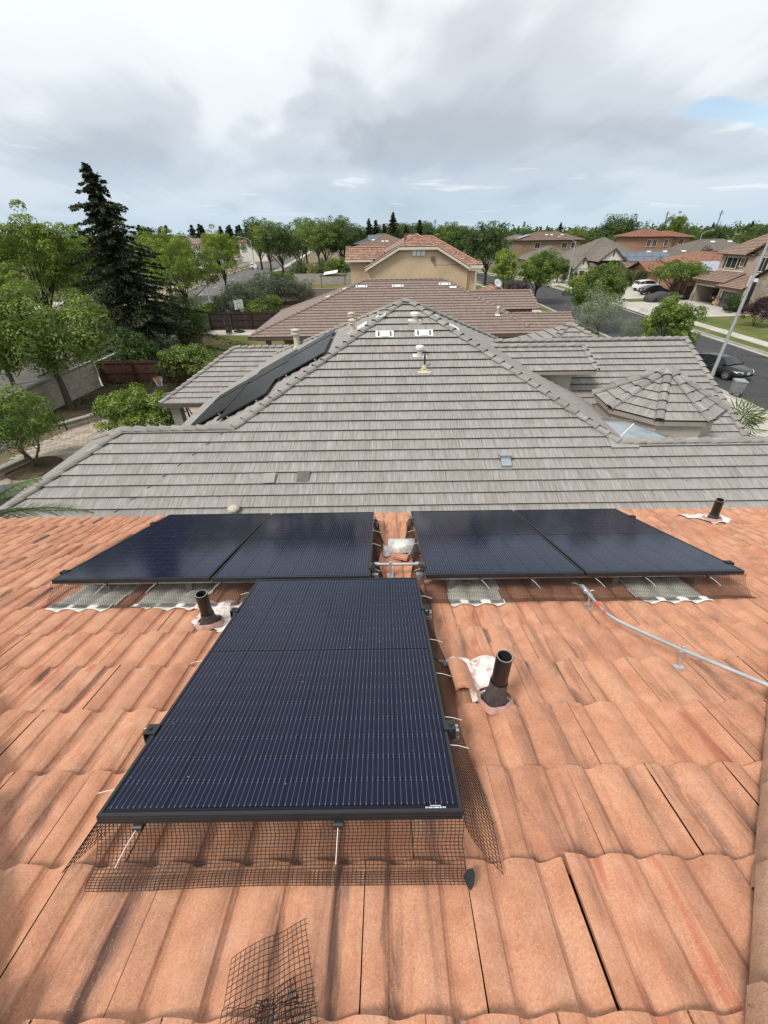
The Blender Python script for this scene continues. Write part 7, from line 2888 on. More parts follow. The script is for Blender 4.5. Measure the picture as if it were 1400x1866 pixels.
# conifers that stand out on the skyline
for i, (k, x, y, H, lb) in enumerate((('pine2', -3.3, 150, 12.6, 'left of the dark conifers behind the hipped roofs'), ('pine', -1.2, 142, 12.3, 'second dark conifer from the left behind the hipped roofs'), ('pine', 1.2, 152, 11.6, 'slim dark conifer in the middle of the group behind the hipped roofs'),
                                      ('pine2', 3.4, 131, 13.4, 'tallest dark conifer, standing left of the orange roof peak'), ('pine', 12.6, 160, 12.6, 'dark conifer just right of the orange roof peak'), ('pine2', 8.8, 172, 11.4, 'dark conifer behind the orange roof peak'))):
    plant(k, 'conifer', lb, 'tree', (x, y, 0), H / (12 if k == 'pine2' else 10))
for i, (x, z) in enumerate(((-157.7, 15.6), (-153.8, 14.4), (-148.1, 14.1), (-140.6, 15.2), (-125.3, 15.3), (-121.6, 15.8), (-117.6, 15.0), (-106.8, 14.4), (-103.2, 14.2), (-99.6, 15), (-95.9, 14.3), (-92.3, 14.9), (-88.9, 14.6), (-251, 10.8), (-246, 11.4), (-240, 11.6))):
    lb = ORD[[0, 1, 2, 3, 4, 5, 6, 7, 8, 9, 10, 11, 12][i]] + ' dark conifer from the left in the long row on the left horizon' if i < 13 else ORD[i - 13] + ' dark conifer from the left at the far left end of the horizon'
    plant('pine', 'conifer', lb, 'tree', (x, 330 + (i * 37 % 11), 0), (z / 10 * 1.7, z / 10 * 1.7, z / 10), None, 'conifers on the left horizon')
rr = random.Random(4)
for i in range(14):
    x, y = 45 + i * 17 + rr.uniform(-4, 4), 300 + rr.uniform(-12, 12)
    plant(rr.choice(('pine', 'pine2')), 'conifer', ORD[i] + ' dark conifer from the left sticking out of the treeline on the right horizon', 'tree', (x, y, 0), rr.uniform(.9, 1.15), None, 'conifers on the right horizon')


MARKS = [((49, 146), 'the brown house on the right skyline'), ((69, 126), 'the rust house on the right skyline'), ((77, 114), 'the big dark hip roof'), ((47, 112), 'the taupe gabled house'), ((96, 205), 'the small pale house on the skyline'),
         ((150, 220), 'the far brown roofed house'), ((178, 212), 'the farthest white house'), ((60, 215), 'the half hidden pale roof'), ((54, 86), 'the low rust house'), ((50, 63), 'the beige two storey house'),
         ((-84, 165), 'the long grey roofed house'), ((-64, 150), 'the peach walled house'), ((-70, 188), 'the white house by the far road'), ((-118, 130), 'the house at the far left edge'), ((-52, 205), 'the white gabled house'),
         ((-1, 85), 'the plain brown hipped roof'), ((-1, 104), 'the dark grey hipped roof'), ((4, 60), 'the tan gable house')]


def where(x, y, tone):
    b = min(MARKS, key=lambda m: abs(m[0][0] / m[0][1] - x / y) * 300 + abs(m[0][1] - y) * .12)
    d = x / y - b[0][0] / b[0][1]
    rel = 'behind' if abs(d) < .035 and y > b[0][1] else ('in front of' if abs(d) < .035 else ('right of' if d > 0 else 'left of'))
    return tone + ' ' + rel + ' ' + b[1]


TONES = {'street': 'green garden tree', 'street2': 'dark green garden tree', 'round': 'round green garden tree', 'darkleaf': 'loose dark garden tree', 'locust': 'pale green garden tree'}
# neighbourhood trees between the far houses
spots = []
for i in range(85):
    for _ in range(30):
        x, y = rr.uniform(35, 230), rr.uniform(122, 300)
        if x / y > .98 or x / y < .18 or (36 < x < 60 and y < 155) or (60 < x < 92 and y < 134) or (86 < x < 106 and 190 < y < 214):
            continue
        if all((x - a) ** 2 + (y - b) ** 2 > 60 for a, b in spots):
            spots.append((x, y))
            break
for x, y in spots:
    k = rr.choice(('street', 'street2', 'street2', 'round', 'darkleaf'))
    plant(k, 'garden_tree', where(x, y, TONES[k]), 'tree', (x, y, 0), rr.uniform(.55, .88) * (1.45 if k == 'round' else 1), None, 'garden trees on the right')
spots = []
for i in range(34):
    for _ in range(30):
        x, y = rr.uniform(-190, -60), rr.uniform(90, 290)
        if x / y < -1.0 or x > -48 - y * .12 or (-132 < x < -100 and y < 140):
            continue
        if all((x - a) ** 2 + (y - b) ** 2 > 120 for a, b in spots):
            spots.append((x, y))
            break
for x, y in spots:
    k = rr.choice(('street', 'street2', 'locust'))
    plant(k, 'garden_tree', where(x, y, TONES[k]), 'tree', (x, y, 0), rr.uniform(.5, .78), None, 'garden trees on the left')
spots = []
for i in range(24):
    x, y = rr.uniform(-18, 34), rr.uniform(172, 260)
    if abs(x + 6) < 8 and y < 176:
        continue
    k = rr.choice(('street', 'street2', 'street2'))
    plant(k, 'garden_tree', where(x, y, TONES[k]).replace('garden tree', 'tree'), 'tree', (x, y, 0), rr.uniform(.8, 1.15), None, 'trees behind the tan house')

# alike neighbours: say which is nearer
same = {}
for o in COL.objects:
    if o.get('category') and o.name.startswith('garden_tree'):
        same.setdefault(o['label'], []).append(o)
for lb, os_ in same.items():
    os_.sort(key=lambda o: o.location.y)
    wd = {2: ('nearer', 'farther'), 3: ('nearest', 'middle', 'farthest')}.get(len(os_))
    if wd:
        for o, q in zip(os_, wd):
            o['label'] = q + ' ' + lb

# far wood: one mass to the horizon
P, N_, S_, T_ = [], [], [], []
for i in range(1500):
    y = 260 + 900 * rng.random() ** 1.4
    x = (rng.random() * 2 - 1) * y * 1.25
    if -0.19 * y - 14 < x < -0.12 * y + 4 and y < 420:
        continue
    h = 7.0 + 3.2 * rng.random() + (2.6 if rng.random() < .25 else 0) + (1.2 if x > 0 else -1.2)
    r = 2.6 + 2.8 * rng.random()
    m = 90 if y < 420 else 46
    d = unit(m)
    p = d * np.array([r, r, h * .45]) * (.6 + .5 * rng.random((m, 1))) + np.array([x, y, h * .55])
    P.append(p)
    N_.append(d + .6 * rng.normal(size=(m, 3)))
    S_.append((1.5 if y < 420 else 2.3) * (.6 + .7 * rng.random(m)))
    T_.append(np.clip(np.full(m, rng.random()) * .7 + .3 * rng.random(m), 0, 1))
o = bpy.data.objects.new('far_wood', leafmesh('far_wood', np.concatenate(P), np.concatenate(N_), np.concatenate(S_), .8, LF_FAR, np.concatenate(T_)))
COL.objects.link(o)
o['kind'] = 'stuff'
# weeds on the dry median and ground cover of the bed
P = np.stack([rng.random(2600), rng.random(2600), np.zeros(2600)], axis=1)
L_ = np.array([[-33.8, 40], [-34.6, 60], [-37.4, 80], [-41.0, 110], [-44.6, 150], [-48, 190]])
u = P[:, 0] * 4.999
i0 = u.astype(int)
fr = (u - i0)[:, None]
xy = L_[i0] * (1 - fr) + L_[i0 + 1] * fr
clump = np.round(P[:, 0] * 40) / 40
P[:, 0] = xy[:, 0] + (rng.random(2600) - .5) * 4.4
P[:, 1] = xy[:, 1] + rng.normal(size=2600) * .4
P[:, 2] = .15 + .35 * rng.random(2600)
o = bpy.data.objects.new('median_weeds', leafmesh('median_weeds', P, unit(2600) + np.array([0, 0, .5]), .3 * (.6 + .8 * rng.random(2600)), .5, LF_GREY, rng.random(2600)))
COL.objects.link(o)
o['kind'] = 'stuff'
n = 5200
P = np.stack([-19.8 + 9.5 * rng.random(n), 22.6 + 7.4 * rng.random(n), .36 + .22 * rng.random(n) ** 2], axis=1)
keep = (P[:, 1] > 23.4 + (P[:, 0] + 18) * 1.6) & (np.sin(P[:, 0] * 2.1) + np.sin(P[:, 1] * 1.7 + 1) > .1)
P = P[keep]
o = bpy.data.objects.new('ground_cover', leafmesh('ground_cover', P, unit(len(P)) + np.array([0, 0, .8]), .16 * (.6 + .8 * rng.random(len(P))), .45, LF_BROAD, rng.random(len(P))))
COL.objects.link(o)
o['kind'] = 'stuff'
# ------------------------------------------------------------------ cars
PAINT = {}


def paint(name, col):
    if name not in PAINT:
        PAINT[name] = plain(name, col, 0.28, 0.06, 1.5, 60, spec=0.4, coat=0.35)
    return PAINT[name]


TYRE = plain('tyre_rubber', (0.016, 0.016, 0.016), 0.85)
RIM = plain('alloy_rim', (0.42, 0.43, 0.44), 0.35, 0.1, metal=0.6)
GLASS = plain('car_glass', (0.018, 0.022, 0.026), 0.05, 0.1, 1, ior=1.5)
LAMP = plain('lamp_glass', (0.62, 0.64, 0.66), 0.15, 0.08, ior=1.5)
TAIL = plain('tail_lamp', (0.25, 0.012, 0.012), 0.2, 0.1, ior=1.5)
BLACKP = plain('black_plastic', (0.018, 0.018, 0.019), 0.55)


def car(label, loc, rz, mat, kind='sedan', group=None):
    """nose towards +x, wheels on z = 0"""
    t = thing('parked_car', label, 'car', loc, rz, group)
    Lc, Wc = (4.6, 1.80) if kind == 'sedan' else (4.85, 1.92)
    # stations along the car: x, half width at sill, half width at belt, z bottom, z belt
    if kind == 'sedan':
        st = [(-2.30, .62, .60, .42, .78), (-2.22, .78, .74, .32, .98), (-1.75, .88, .83, .26, 1.02), (-.9, .90, .86, .24, .96), (.2, .90, .87, .24, .93), (1.0, .89, .85, .24, .92), (1.55, .88, .80, .25, .86), (2.05, .80, .70, .28, .74), (2.26, .62, .56, .34, .62), (2.32, .5, .46, .40, .52)]
        rf = [(-1.80, .80, 1.02), (-1.25, .66, 1.26), (-.6, .60, 1.40), (.1, .60, 1.43), (.55, .63, 1.36), (1.15, .80, .98)]
    else:
        st = [(-2.42, .66, .64, .48, .86), (-2.36, .84, .80, .36, 1.06), (-1.85, .94, .90, .30, 1.12), (-.9, .95, .92, .28, 1.10), (.2, .95, .92, .28, 1.07), (1.1, .95, .90, .28, 1.05), (1.65, .93, .85, .30, 1.00), (2.15, .85, .76, .33, .90), (2.36, .68, .62, .40, .76), (2.42, .55, .5, .46, .62)]
        rf = [(-2.30, .80, 1.12), (-2.05, .74, 1.50), (-1.3, .68, 1.66), (-.2, .68, 1.70), (.5, .70, 1.62), (1.25, .86, 1.08)]
    mb = MB()
    rows = []
    for x, ws, wb, zb_, zt in st:
        zm = zb_ + (zt - zb_) * .55
        wm = max(ws, wb) * 1.015
        rows.append([(x, -ws * .92, zb_), (x, -wm, zb_ + .10), (x, -wm, zm), (x, -wb, zt), (x, -wb * .6, zt + .035), (x, 0, zt + .045), (x, wb * .6, zt + .035), (x, wb, zt), (x, wm, zm), (x, wm, zb_ + .10), (x, ws * .92, zb_)])
    k = 11
    v = [p for r in rows for p in r]
    mb.idx(v, [(i * k + j, (i + 1) * k + j, (i + 1) * k + j + 1, i * k + j + 1) for i in range(len(rows) - 1) for j in range(k - 1)], 0, True)
    mb.idx(rows[0], [tuple(range(k))], 0)
    mb.idx(rows[-1], [tuple(reversed(range(k)))], 0)
    mb.idx(v, [(i * k, i * k + k - 1, (i + 1) * k + k - 1, (i + 1) * k) for i in range(len(rows) - 1)], 1)
    lpart('body', mb, [mat, BLACKP], t)
    # greenhouse: roof skin in paint, the rest glass
    belt = lambda x: np.interp(x, [s[0] for s in st], [s[4] for s in st])
    bw = lambda x: np.interp(x, [s[0] for s in st], [s[2] for s in st])
    mb = MB()
    g = []
    for x, w, z in rf:
        zb_ = float(belt(x))
        b_ = float(bw(x)) * .97
        g.append([(x, -b_, zb_ + .01), (x, -(w * .9 + b_ * .1), zb_ + (z - zb_) * .9), (x, -w * .85, z), (x, 0, z + .03), (x, w * .85, z), (x, (w * .9 + b_ * .1), zb_ + (z - zb_) * .9), (x, b_, zb_ + .01)])
    v = [p for r in g for p in r]
    n = len(g)
    sides = [(i * 7 + j, (i + 1) * 7 + j, (i + 1) * 7 + j + 1, i * 7 + j + 1) for i in range(n - 1) for j in (0, 5)]
    mb.idx(v, sides, 0)
    sc_ = [(i * 7 + j, (i + 1) * 7 + j, (i + 1) * 7 + j + 1, i * 7 + j + 1) for i in (0, n - 2) for j in (1, 2, 3, 4)]
    mb.idx(v, sc_, 0)
    lpart('glazing', mb, GLASS, t)
    mb = MB()
    mb.idx([(a, b, c + .004) for a, b, c in v], [(i * 7 + j, (i + 1) * 7 + j, (i + 1) * 7 + j + 1, i * 7 + j + 1) for i in range(1, n - 2) for j in (1, 2, 3, 4)], 0, True)
    for sg in (0, 6):       # pillars
        o = 1 if sg == 0 else 5
        for i in (0, 2, n - 1):
            a, b = Vector(g[i][sg]), Vector(g[i][o])
            mb.tube([a, b], .035, 4)
        for i in range(n - 1):
            mb.tube([g[i][o], g[i + 1][o]], .028, 4, 0, False)
    lpart('roof', mb, mat, t)
    for x in ((-1.42, 1.38) if kind == 'sedan' else (-1.45, 1.45)):
        for s in (-1, 1):
            mb = MB()
            rw_ = .33 if kind == 'sedan' else .37
            rot = Matrix.Rotation(R(90), 3, 'X')
            prof_ = [(rw_ * .62, -.105), (rw_ * .93, -.10), (rw_, -.06), (rw_, .06), (rw_ * .93, .10), (rw_ * .62, .105)]
            y = s * (Wc / 2 - .09)
            mb.lathe(prof_, (x, y, rw_), 18, 0, True, rot, False)
            mb.lathe([(.0, -.085), (rw_ * .64, -.09)], (x, y, rw_), 18, 2, False, rot, False)
            mb.lathe([(rw_ * .64, .09), (.0, .085)], (x, y, rw_), 18, 2, False, rot, False)
            w = lpart('wheel', mb, [TYRE, RIM, BLACKP], t)
            mb = MB()
            for q in range(5):
                a = 2 * math.pi * q / 5
                mb.obox((x - .03 * math.cos(a), y + s * .086, rw_ - .03 * math.sin(a)), (rw_ * .62 * math.cos(a + .5), 0, rw_ * .62 * math.sin(a + .5)), (.06 * math.cos(a + 1.6), 0, .06 * math.sin(a + 1.6)), (0, s * .02, 0))
            mb.lathe([(rw_ * .60, .0), (rw_ * .66, .02), (rw_ * .66, .03), (rw_ * .58, .03)], (x, y + s * .082, rw_), 18, 0, False, Matrix.Rotation(R(-90) * s, 3, 'X'), False)
            lpart('rim', mb, RIM, w)
    zf = .62 if kind == 'sedan' else .80
    for s in (-1, 1):
        mb = MB()
        mb.prism([(Lc / 2 - .30, s * .72, zf + .05), (Lc / 2 - .02, s * .48, zf - .01), (Lc / 2 - .05, s * .50, zf + .09), (Lc / 2 - .32, s * .74, zf + .14)], (.02, s * .03, 0))
        lpart('headlight', mb, LAMP, t)
        mb = MB()
        zt_ = .82 if kind == 'sedan' else .96
        mb.obox((-Lc / 2 - .012 + .02, s * .74, zt_), (0, -s * .30, 0), (.12, s * .02, 0), (0, 0, .13))
        lpart('tail_light', mb, TAIL, t)
        mb = MB()
        mb.obox((.92 if kind == 'sedan' else 1.0, s * (Wc / 2 - .04), .93 if kind == 'sedan' else 1.08), (.10, 0, 0), (0, s * .20, 0), (0, 0, .13))
        lpart('mirror', mb, mat, t)
        for xx in (-.35, .5):
            mb = MB()
            mb.obox((xx - .25, s * (Wc / 2 + .005), .80 if kind == 'sedan' else .95), (.18, 0, 0), (0, s * .02, 0), (0, 0, .025))
            lpart('door_handle', mb, RIM if kind == 'sedan' else BLACKP, t)
    mb = MB()
    mb.obox((Lc / 2 - .02, -.55, .36), (.03, 0, 0), (0, 1.1, 0), (0, 0, .16))
    lpart('grille', mb, BLACKP, t)
    for x, sg in ((Lc / 2 + .012, 1), (-Lc / 2 - .012, -1)):
        mb = MB()
        mb.obox((x, -.16, .52 if sg > 0 else .66), (.012 * sg, 0, 0), (0, .32, 0), (0, 0, .16))
        lpart('licence_plate', mb, plain('plate_white', (0.62, 0.64, 0.68), 0.5, 0.1, 20), t)
    return t


BLKCAR = paint('car_black', (0.010, 0.011, 0.013))
car('black compact car parked at the near kerb beside the lamp post', (25.35, 31.9, 0), R(-72), BLKCAR)
car('white station wagon in the driveway of the rust house', (47.3, 83.2, .15), R(12), paint('car_white', (0.72, 0.73, 0.74)), 'suv')
car('black sedan in the driveway, its rear towards the street', (45.4, 77.4, .15), R(6), BLKCAR)
car('dark car inside the open garage of the beige house', (50.3, 66.4, .17), R(0), paint('car_charcoal', (0.018, 0.02, 0.024)), 'suv')
car('white car far along the main road beyond the lamp post', (-41.5, 158, 0), R(95), paint('car_white', (0.72, 0.73, 0.74)), 'suv')

# car under a fitted cover
t = thing('covered_car', 'low car hidden under a dark grey fitted cover on the driveway', 'car', (42.0, 69.2, .155), R(4))
mb = MB()
rows = []
for x, w, z in ((-2.35, .55, .55), (-2.2, .8, .85), (-1.6, .88, .98), (-1.2, .86, 1.05), (-.6, .80, 1.32), (.1, .78, 1.38), (.6, .80, 1.28), (1.15, .85, .98), (1.7, .86, .90), (2.15, .78, .78), (2.35, .55, .5)):
    rows.append([(x, -w * 1.02, .12), (x, -w * 1.04, .5), (x, -w * .98, z * .62), (x, -w * .72, z * .93), (x, -w * .35, z), (x, 0, z + .02), (x, w * .35, z), (x, w * .72, z * .93), (x, w * .98, z * .62), (x, w * 1.04, .5), (x, w * 1.02, .12)])
v = [(a + random.uniform(-.015, .015), b + random.uniform(-.015, .015), c) for r in rows for a, b, c in r]
mb.idx(v, [(i * 11 + j, (i + 1) * 11 + j, (i + 1) * 11 + j + 1, i * 11 + j + 1) for i in range(10) for j in range(10)], 0, True)
mb.idx(rows[0], [tuple(range(11))])
mb.idx(rows[-1], [tuple(reversed(range(11)))])
lpart('cover', mb, plain('car_cover', (0.045, 0.048, 0.053), 0.7, 0.2, 4, 30, 0.3), t)
for x in (-1.42, 1.38):
    for s in (-1, 1):
        mb = MB()
        mb.lathe([(.2, -.1), (.32, -.1), (.33, 0), (.32, .1), (.2, .1)], (x, s * .80, .33), 16, 0, True, Matrix.Rotation(R(90), 3, 'X'))
        lpart('wheel', mb, TYRE, t)

# ------------------------------------------------------------------ street furniture
GALVP = plain('lamp_galvanised', (0.40, 0.41, 0.42), 0.5, 0.12, 3, 30, metal=0.3)


def lamp_post(label, P, h, arm, r=0.09, az=0.0):
    t = thing('street_lamp', label, 'street lamp', P, az, 'street lamps')
    mb = MB()
    mb.tube([(0, 0, 0), (0, 0, h * .5), (0, 0, h)], [r * 1.25, r, r * .72], 12)
    mb.lathe([(r * 2.0, 0), (r * 2.0, .05), (r * 1.5, .08)], (0, 0, 0), 12)
    lpart('pole', mb, GALVP, t)
    mb = MB()
    mb.tube([(0, 0, h - .3), (arm * .15, 0, h + .12), (arm * .5, 0, h + .5), (arm, 0, h + .68)], [r * .5, r * .42, r * .4, r * .36], 8)
    lpart('arm', mb, GALVP, t)
    mb = MB()
    s = 1 if arm > 0 else -1
    mb.tube([(arm - .05 * s, 0, h + .69), (arm + .12 * s, 0, h + .71), (arm + .5 * s, 0, h + .70), (arm + .7 * s, 0, h + .66)], [.06, .11, .15, .05], 10)
    lpart('lamp_head', mb, GALVP, t)
    mb = MB()
    mb.obox((-.06, -r * 1.3, .5), (.12, 0, 0), (0, -.02, 0), (0, 0, .25))
    lpart('hatch', mb, GALVP, t)
    return t


lp = lamp_post('tall galvanised lamp post at the near kerb beside the black compact car', (23.15, 29.3, .13), 8.9, 2.4, 0.095)
lamp_post('lamp post by the main road with its arm reaching left', (-31.6, 121, .13), 8.0, -2.6, .10)
lamp_post('lamp post at the bend of the street before the taupe house', (35.9, 90.5, .13), 7.4, -2.8, .09)
lamp_post('lamp post mostly hidden behind the redwood, its curved arm showing', (-26.6, 72, .13), 8.6, -3.4, .10, 0.0)
lamp_post('lamp post rising beyond the rust skyline house', (83, 128, .13), 8.0, 2.2, .10)
t = thing('road_sign', 'small white notice strapped to the lamp post by the main road', 'sign', (-31.45, 120.8, 2.4))
mb = MB()
mb.obox((-31.85, 120.8, 2.2), (.75, 0, 0), (0, .03, 0), (0, 0, .95))
part('plate', mb, plain('sign_white', (0.7, 0.7, 0.7), 0.5, 0.05), t)
t = thing('road_sign', 'orange and white notice low on the lamp post by the main road', 'sign', (-31.45, 120.8, 3.4))
mb = MB()
mb.obox((-31.8, 120.78, 3.3), (.6, 0, 0), (0, .03, 0), (0, 0, .5))
part('plate', mb, plain('sign_pinkish', (0.62, 0.48, 0.44), 0.5, 0.05), t)

# wheelie bin
t = thing('wheelie_bin', 'grey wheeled rubbish bin on the kerb below the black car', 'bin', (23.2, 26.8, .012), R(-20))
mb = MB()
mb.idx([(-.24, -.26, .08), (.24, -.26, .08), (.24, .26, .08), (-.24, .26, .08), (-.31, -.36, .98), (.31, -.36, .98), (.31, .36, .98), (-.31, .36, .98)], [(3, 2, 1, 0), (0, 1, 5, 4), (1, 2, 6, 5), (2, 3, 7, 6), (3, 0, 4, 7)])
for z in (.35, .6):
    mb.obox((-.2, -.33 - (z - .35) * .1, z), (.4, 0, 0), (0, -.01, 0), (0, 0, .03))
lpart('tub', mb, plain('bin_grey', (0.20, 0.205, 0.21), 0.55, 0.12), t)
mb = MB()
mb.prism([(-.33, -.40, .98), (.33, -.40, .98), (.33, .38, .98), (-.33, .38, .98)], (0, 0, .05))
mb.prism([(-.27, -.33, 1.03), (.27, -.33, 1.03), (.27, .32, 1.03), (-.27, .32, 1.03)], (0, 0, .03))
lpart('lid', mb, plain('bin_lid', (0.30, 0.31, 0.315), 0.5, 0.1), t)
for s in (-1, 1):
    mb = MB()
    mb.lathe([(.06, -.03), (.13, -.03), (.13, .03), (.06, .03)], (s * .22, -.30, .13), 12, 0, True, Matrix.Rotation(R(90), 3, 'Y'))
    lpart('wheel', mb, TYRE, t)
mb = MB()
mb.tube([(-.28, .42, .95), (.28, .42, .95)], .02, 6)
lpart('handle', mb, BLACKP, t)


# ------------------------------------------------------------------ basketball hoops and yard things
def hoop(label, P, rz, board, rimc, bz=2.95, boardw=1.25, boardh=0.85):
    """portable hoop; the board faces +x"""
    t = thing('basketball_hoop', label, 'basketball hoop', P, rz, 'basketball hoops')
    mb = MB()
    mb.prism([(-1.15, -.38, 0), (-.15, -.38, 0), (-.05, 0, 0), (-.15, .38, 0), (-1.15, .38, 0)], (0, 0, .16))
    lpart('base', mb, BLACKP, t)
    mb = MB()
    mb.tube([(-.75, 0, .1), (-.55, 0, bz - .3)], .05, 8)
    mb.tube([(-1.0, .2, .15), (-.66, 0, 1.3)], .02, 6)
    mb.tube([(-1.0, -.2, .15), (-.66, 0, 1.3)], .02, 6)
    for z in (bz - .5, bz):
        mb.tube([(-.56, 0, z - .05), (-.02, 0, z + .15)], .025, 6)
    lpart('pole', mb, BLACKP, t)
    mb = MB()
    mb.obox((0, -boardw / 2, bz - .15), (.03, 0, 0), (0, boardw, 0), (0, 0, boardh))
    b = lpart('backboard', mb, board, t)
    mb = MB()
    w, z0, h = boardw, bz - .15, boardh
    for o, a, c in (((-.01, -w / 2 - .02, z0 - .03), w + .04, .06), ((-.01, -w / 2 - .02, z0 + h - .03), w + .04, .06)):
        mb.obox(o, (.055, 0, 0), (0, a, 0), (0, 0, c))
    for y in (-w / 2 - .02, w / 2 - .03):
        mb.obox((-.01, y, z0 + .03), (.055, 0, 0), (0, .05, 0), (0, 0, h - .06))
    lpart('board_frame', mb, BLACKP if board is not WHITEP else plain('board_edge', (0.5, 0.5, 0.5), 0.5), b)
    mb = MB()
    for o, a, c in (((.032, -.3, z0 + .15), .6, .04), ((.032, -.3, z0 + .55), .6, .04)):
        mb.obox(o, (.006, 0, 0), (0, a, 0), (0, 0, c))
    for y in (-.3, .26):
        mb.obox((.032, y, z0 + .19), (.006, 0, 0), (0, .04, 0), (0, 0, .36))
    for s in (-1, 1):
        mb.obox((-.03, -.02 + s * .1, z0 + .1), (.03, 0, 0), (0, .04 + s * .22, 0), (0, 0, .5))
    lpart('target_square', mb, BLACKP, b)
    mb = MB()
    pts = [(.30 + .23 * math.cos(2 * math.pi * k / 20), .23 * math.sin(2 * math.pi * k / 20), bz + .02) for k in range(21)]
    mb.tube(pts, .011, 6, 0, False)
    mb.obox((.02, -.06, bz - .03), (.06, 0, 0), (0, .12, 0), (0, 0, .08))
    lpart('rim', mb, rimc, t)
    mb = MB()
    for k in range(12):
        a, a2 = 2 * math.pi * k / 12, 2 * math.pi * (k + .5) / 12
        for q in (a2, a2 - 2 * math.pi / 12):
            mb.tube([(.30 + .22 * math.cos(a), .22 * math.sin(a), bz), (.30 + .17 * math.cos(q), .17 * math.sin(q), bz - .2), (.30 + .12 * math.cos(a), .12 * math.sin(a), bz - .42)], .006, 3, 0, False)
    lpart('net', mb, plain('net_white', (0.6, 0.58, 0.55), 0.8), t)
    return t


hoop('basketball hoop with a clear dark framed board behind the broad glossy bush', (-11.9, 22.9, .05), R(205), plain('smoked_board', (0.06, 0.065, 0.07), 0.15, 0.1, ior=1.5), plain('rim_orange', (0.50, 0.20, 0.11), 0.5), 2.75)
hoop('basketball hoop with a white board in front of the dark plank fence', (-15.6, 50.4, .03), R(-28), WHITEP, plain('rim_pale', (0.55, 0.5, 0.47), 0.5), 2.6)
t = thing('wheelbarrow', 'rusty wheelbarrow stood on end near the far basketball hoop', 'wheelbarrow', (-16.9, 49.4, .03), R(15))
mb = MB()
vs = [(-.33, 0, .1), (.33, 0, .1), (.28, .28, .25), (-.28, .28, .25), (-.36, 0, 1.0), (.36, 0, 1.0), (.26, .30, .85), (-.26, .30, .85)]
mb.idx(vs, [(0, 1, 2, 3), (4, 7, 6, 5), (3, 2, 6, 7), (0, 3, 7, 4), (1, 5, 6, 2)])
lpart('tray', mb, plain('rusty_steel', (0.17, 0.13, 0.10), 0.7, 0.3), t)
mb = MB()
for s in (-1, 1):
    mb.tube([(s * .1, .3, .05), (s * .27, .32, .6), (s * .34, .1, 1.65)], .022, 6)
lpart('handle', mb, plain('grey_wood', (0.2, 0.17, 0.14), 0.9), t)
mb = MB()
mb.lathe([(.1, -.05), (.19, -.05), (.2, 0), (.19, .05), (.1, .05)], (0, .34, .2), 14, 0, True, Matrix.Rotation(R(90), 3, 'Y'))
lpart('wheel', mb, TYRE, t)
t = thing('plant_tub', 'black round tub at the corner of the worn lawn by the wall', 'tub', (-19.6, 49.0, 0))
mb = MB()
mb.lathe([(.38, 0), (.5, .75), (.54, .78), (.54, .85), (.46, .85), (.42, .7), (0, .68)], (-19.6, 49.0, 0), 16)
part('tub', mb, BLACKP, t)
t = thing('soil_heap', 'small heap of pale soil beside the black tub', 'heap', (-18.9, 47.6, 0))
mb = MB()
mb.lathe([(1.1, -.02), (.8, .22), (.45, .42), (.15, .52), (0, .54)], (-18.7, 47.4, 0), 12)
part('mound', mb, EARTH, t)
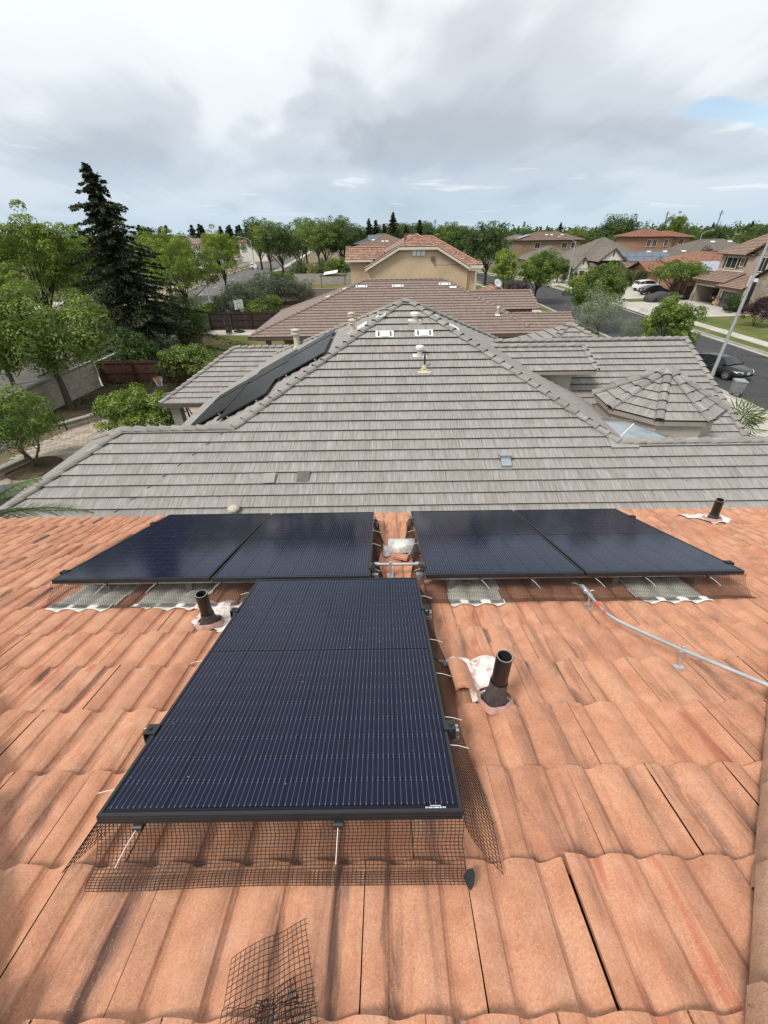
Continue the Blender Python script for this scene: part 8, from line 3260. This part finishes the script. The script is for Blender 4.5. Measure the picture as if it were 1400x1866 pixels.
# yellow toy and black bags at the garage
t = thing('toy_car', 'yellow ride-on toy in the mouth of the open garage', 'toy', (47.5, 64.9, .17), R(180))
mb = MB()
mb.obox((-.4, -.28, .12), (.8, 0, 0), (0, .56, 0), (0, 0, .35))
mb.prism([(-.3, -.26, .47), (.2, -.26, .47), (.1, -.2, .85), (-.25, -.2, .85)], (0, .46, 0))
lpart('body', mb, plain('toy_yellow', (0.62, 0.42, 0.03), 0.4, 0.08), t)
for x in (-.26, .26):
    for s in (-1, 1):
        mb = MB()
        mb.lathe([(.03, -.05), (.14, -.05), (.14, .05), (.03, .05)], (x, s * .29, .14), 12, 0, True, Matrix.Rotation(R(90), 3, 'X'))
        lpart('wheel', mb, TYRE, t)
for i, (x, y, s) in enumerate(((46.0, 60.6, 1.0), (45.7, 59.9, .9), (46.1, 59.3, 1.05))):
    t = thing('rubbish_bag', ['first', 'middle', 'last'][i] + ' of the black bags heaped before the closed garage door', 'bag', (x, y, .15), 0, 'black bags by the garage')
    mb = MB()
    mb.lathe([(.28 * s, 0), (.42 * s, .12), (.40 * s, .3), (.24 * s, .46), (.08 * s, .52), (.1 * s, .6)], (0, 0, 0), 9)
    lpart('bag', mb, plain('bag_black', (0.015, 0.015, 0.016), 0.35, 0.2), t)
# box planter glass table at the left edge
t = thing('garden_table', 'low slate topped table at the left edge by the lemon tree', 'table', (-16.0, 14.9, 0), R(20))
mb = MB()
mb.obox((-.85, -.6, .42), (1.7, 0, 0), (0, 1.2, 0), (0, 0, .05))
lpart('table_top', mb, plain('slate_top', (0.085, 0.10, 0.115), 0.35, 0.15), t)
for a in (-.72, .72):
    for b in (-.48, .48):
        mb = MB()
        mb.obox((a - .03, b - .03, 0), (.06, 0, 0), (0, .06, 0), (0, 0, .42))
        lpart('leg', mb, BLACKP, t)
# soil ring round the lemon tree and small pots by the column
mb = MB()
mb.lathe([(1.15, 0), (1.15, .12), (1.0, .14), (0, .15)], (-16.6, 17.7, .045), 20)
solo('tree_ring', mb, SOIL, 'dark mulch ring round the stems of the lemon tree', 'planting ring', (-16.6, 17.7, .05))
for i, (x, y) in enumerate(((-11.3, 19.6), (-11.0, 19.9), (-10.75, 19.5))):
    t = thing('flower_pot', ['left', 'middle', 'right'][i] + ' one of the white pots at the foot of the patio column', 'pot', (x, y, .05), 0, 'pots by the patio column')
    mb = MB()
    mb.lathe([(.13, 0), (.19, .32), (.21, .34), (.21, .38), (.16, .38), (.14, .3), (0, .3)], (0, 0, 0), 14)
    lpart('pot', mb, WHITEP, t)
hedge('low yellow green plants on the patio beyond the column', [(-8.6, 19.8), (-7.6, 23.0)], .9, .8, .14, LF_CIT, 260)
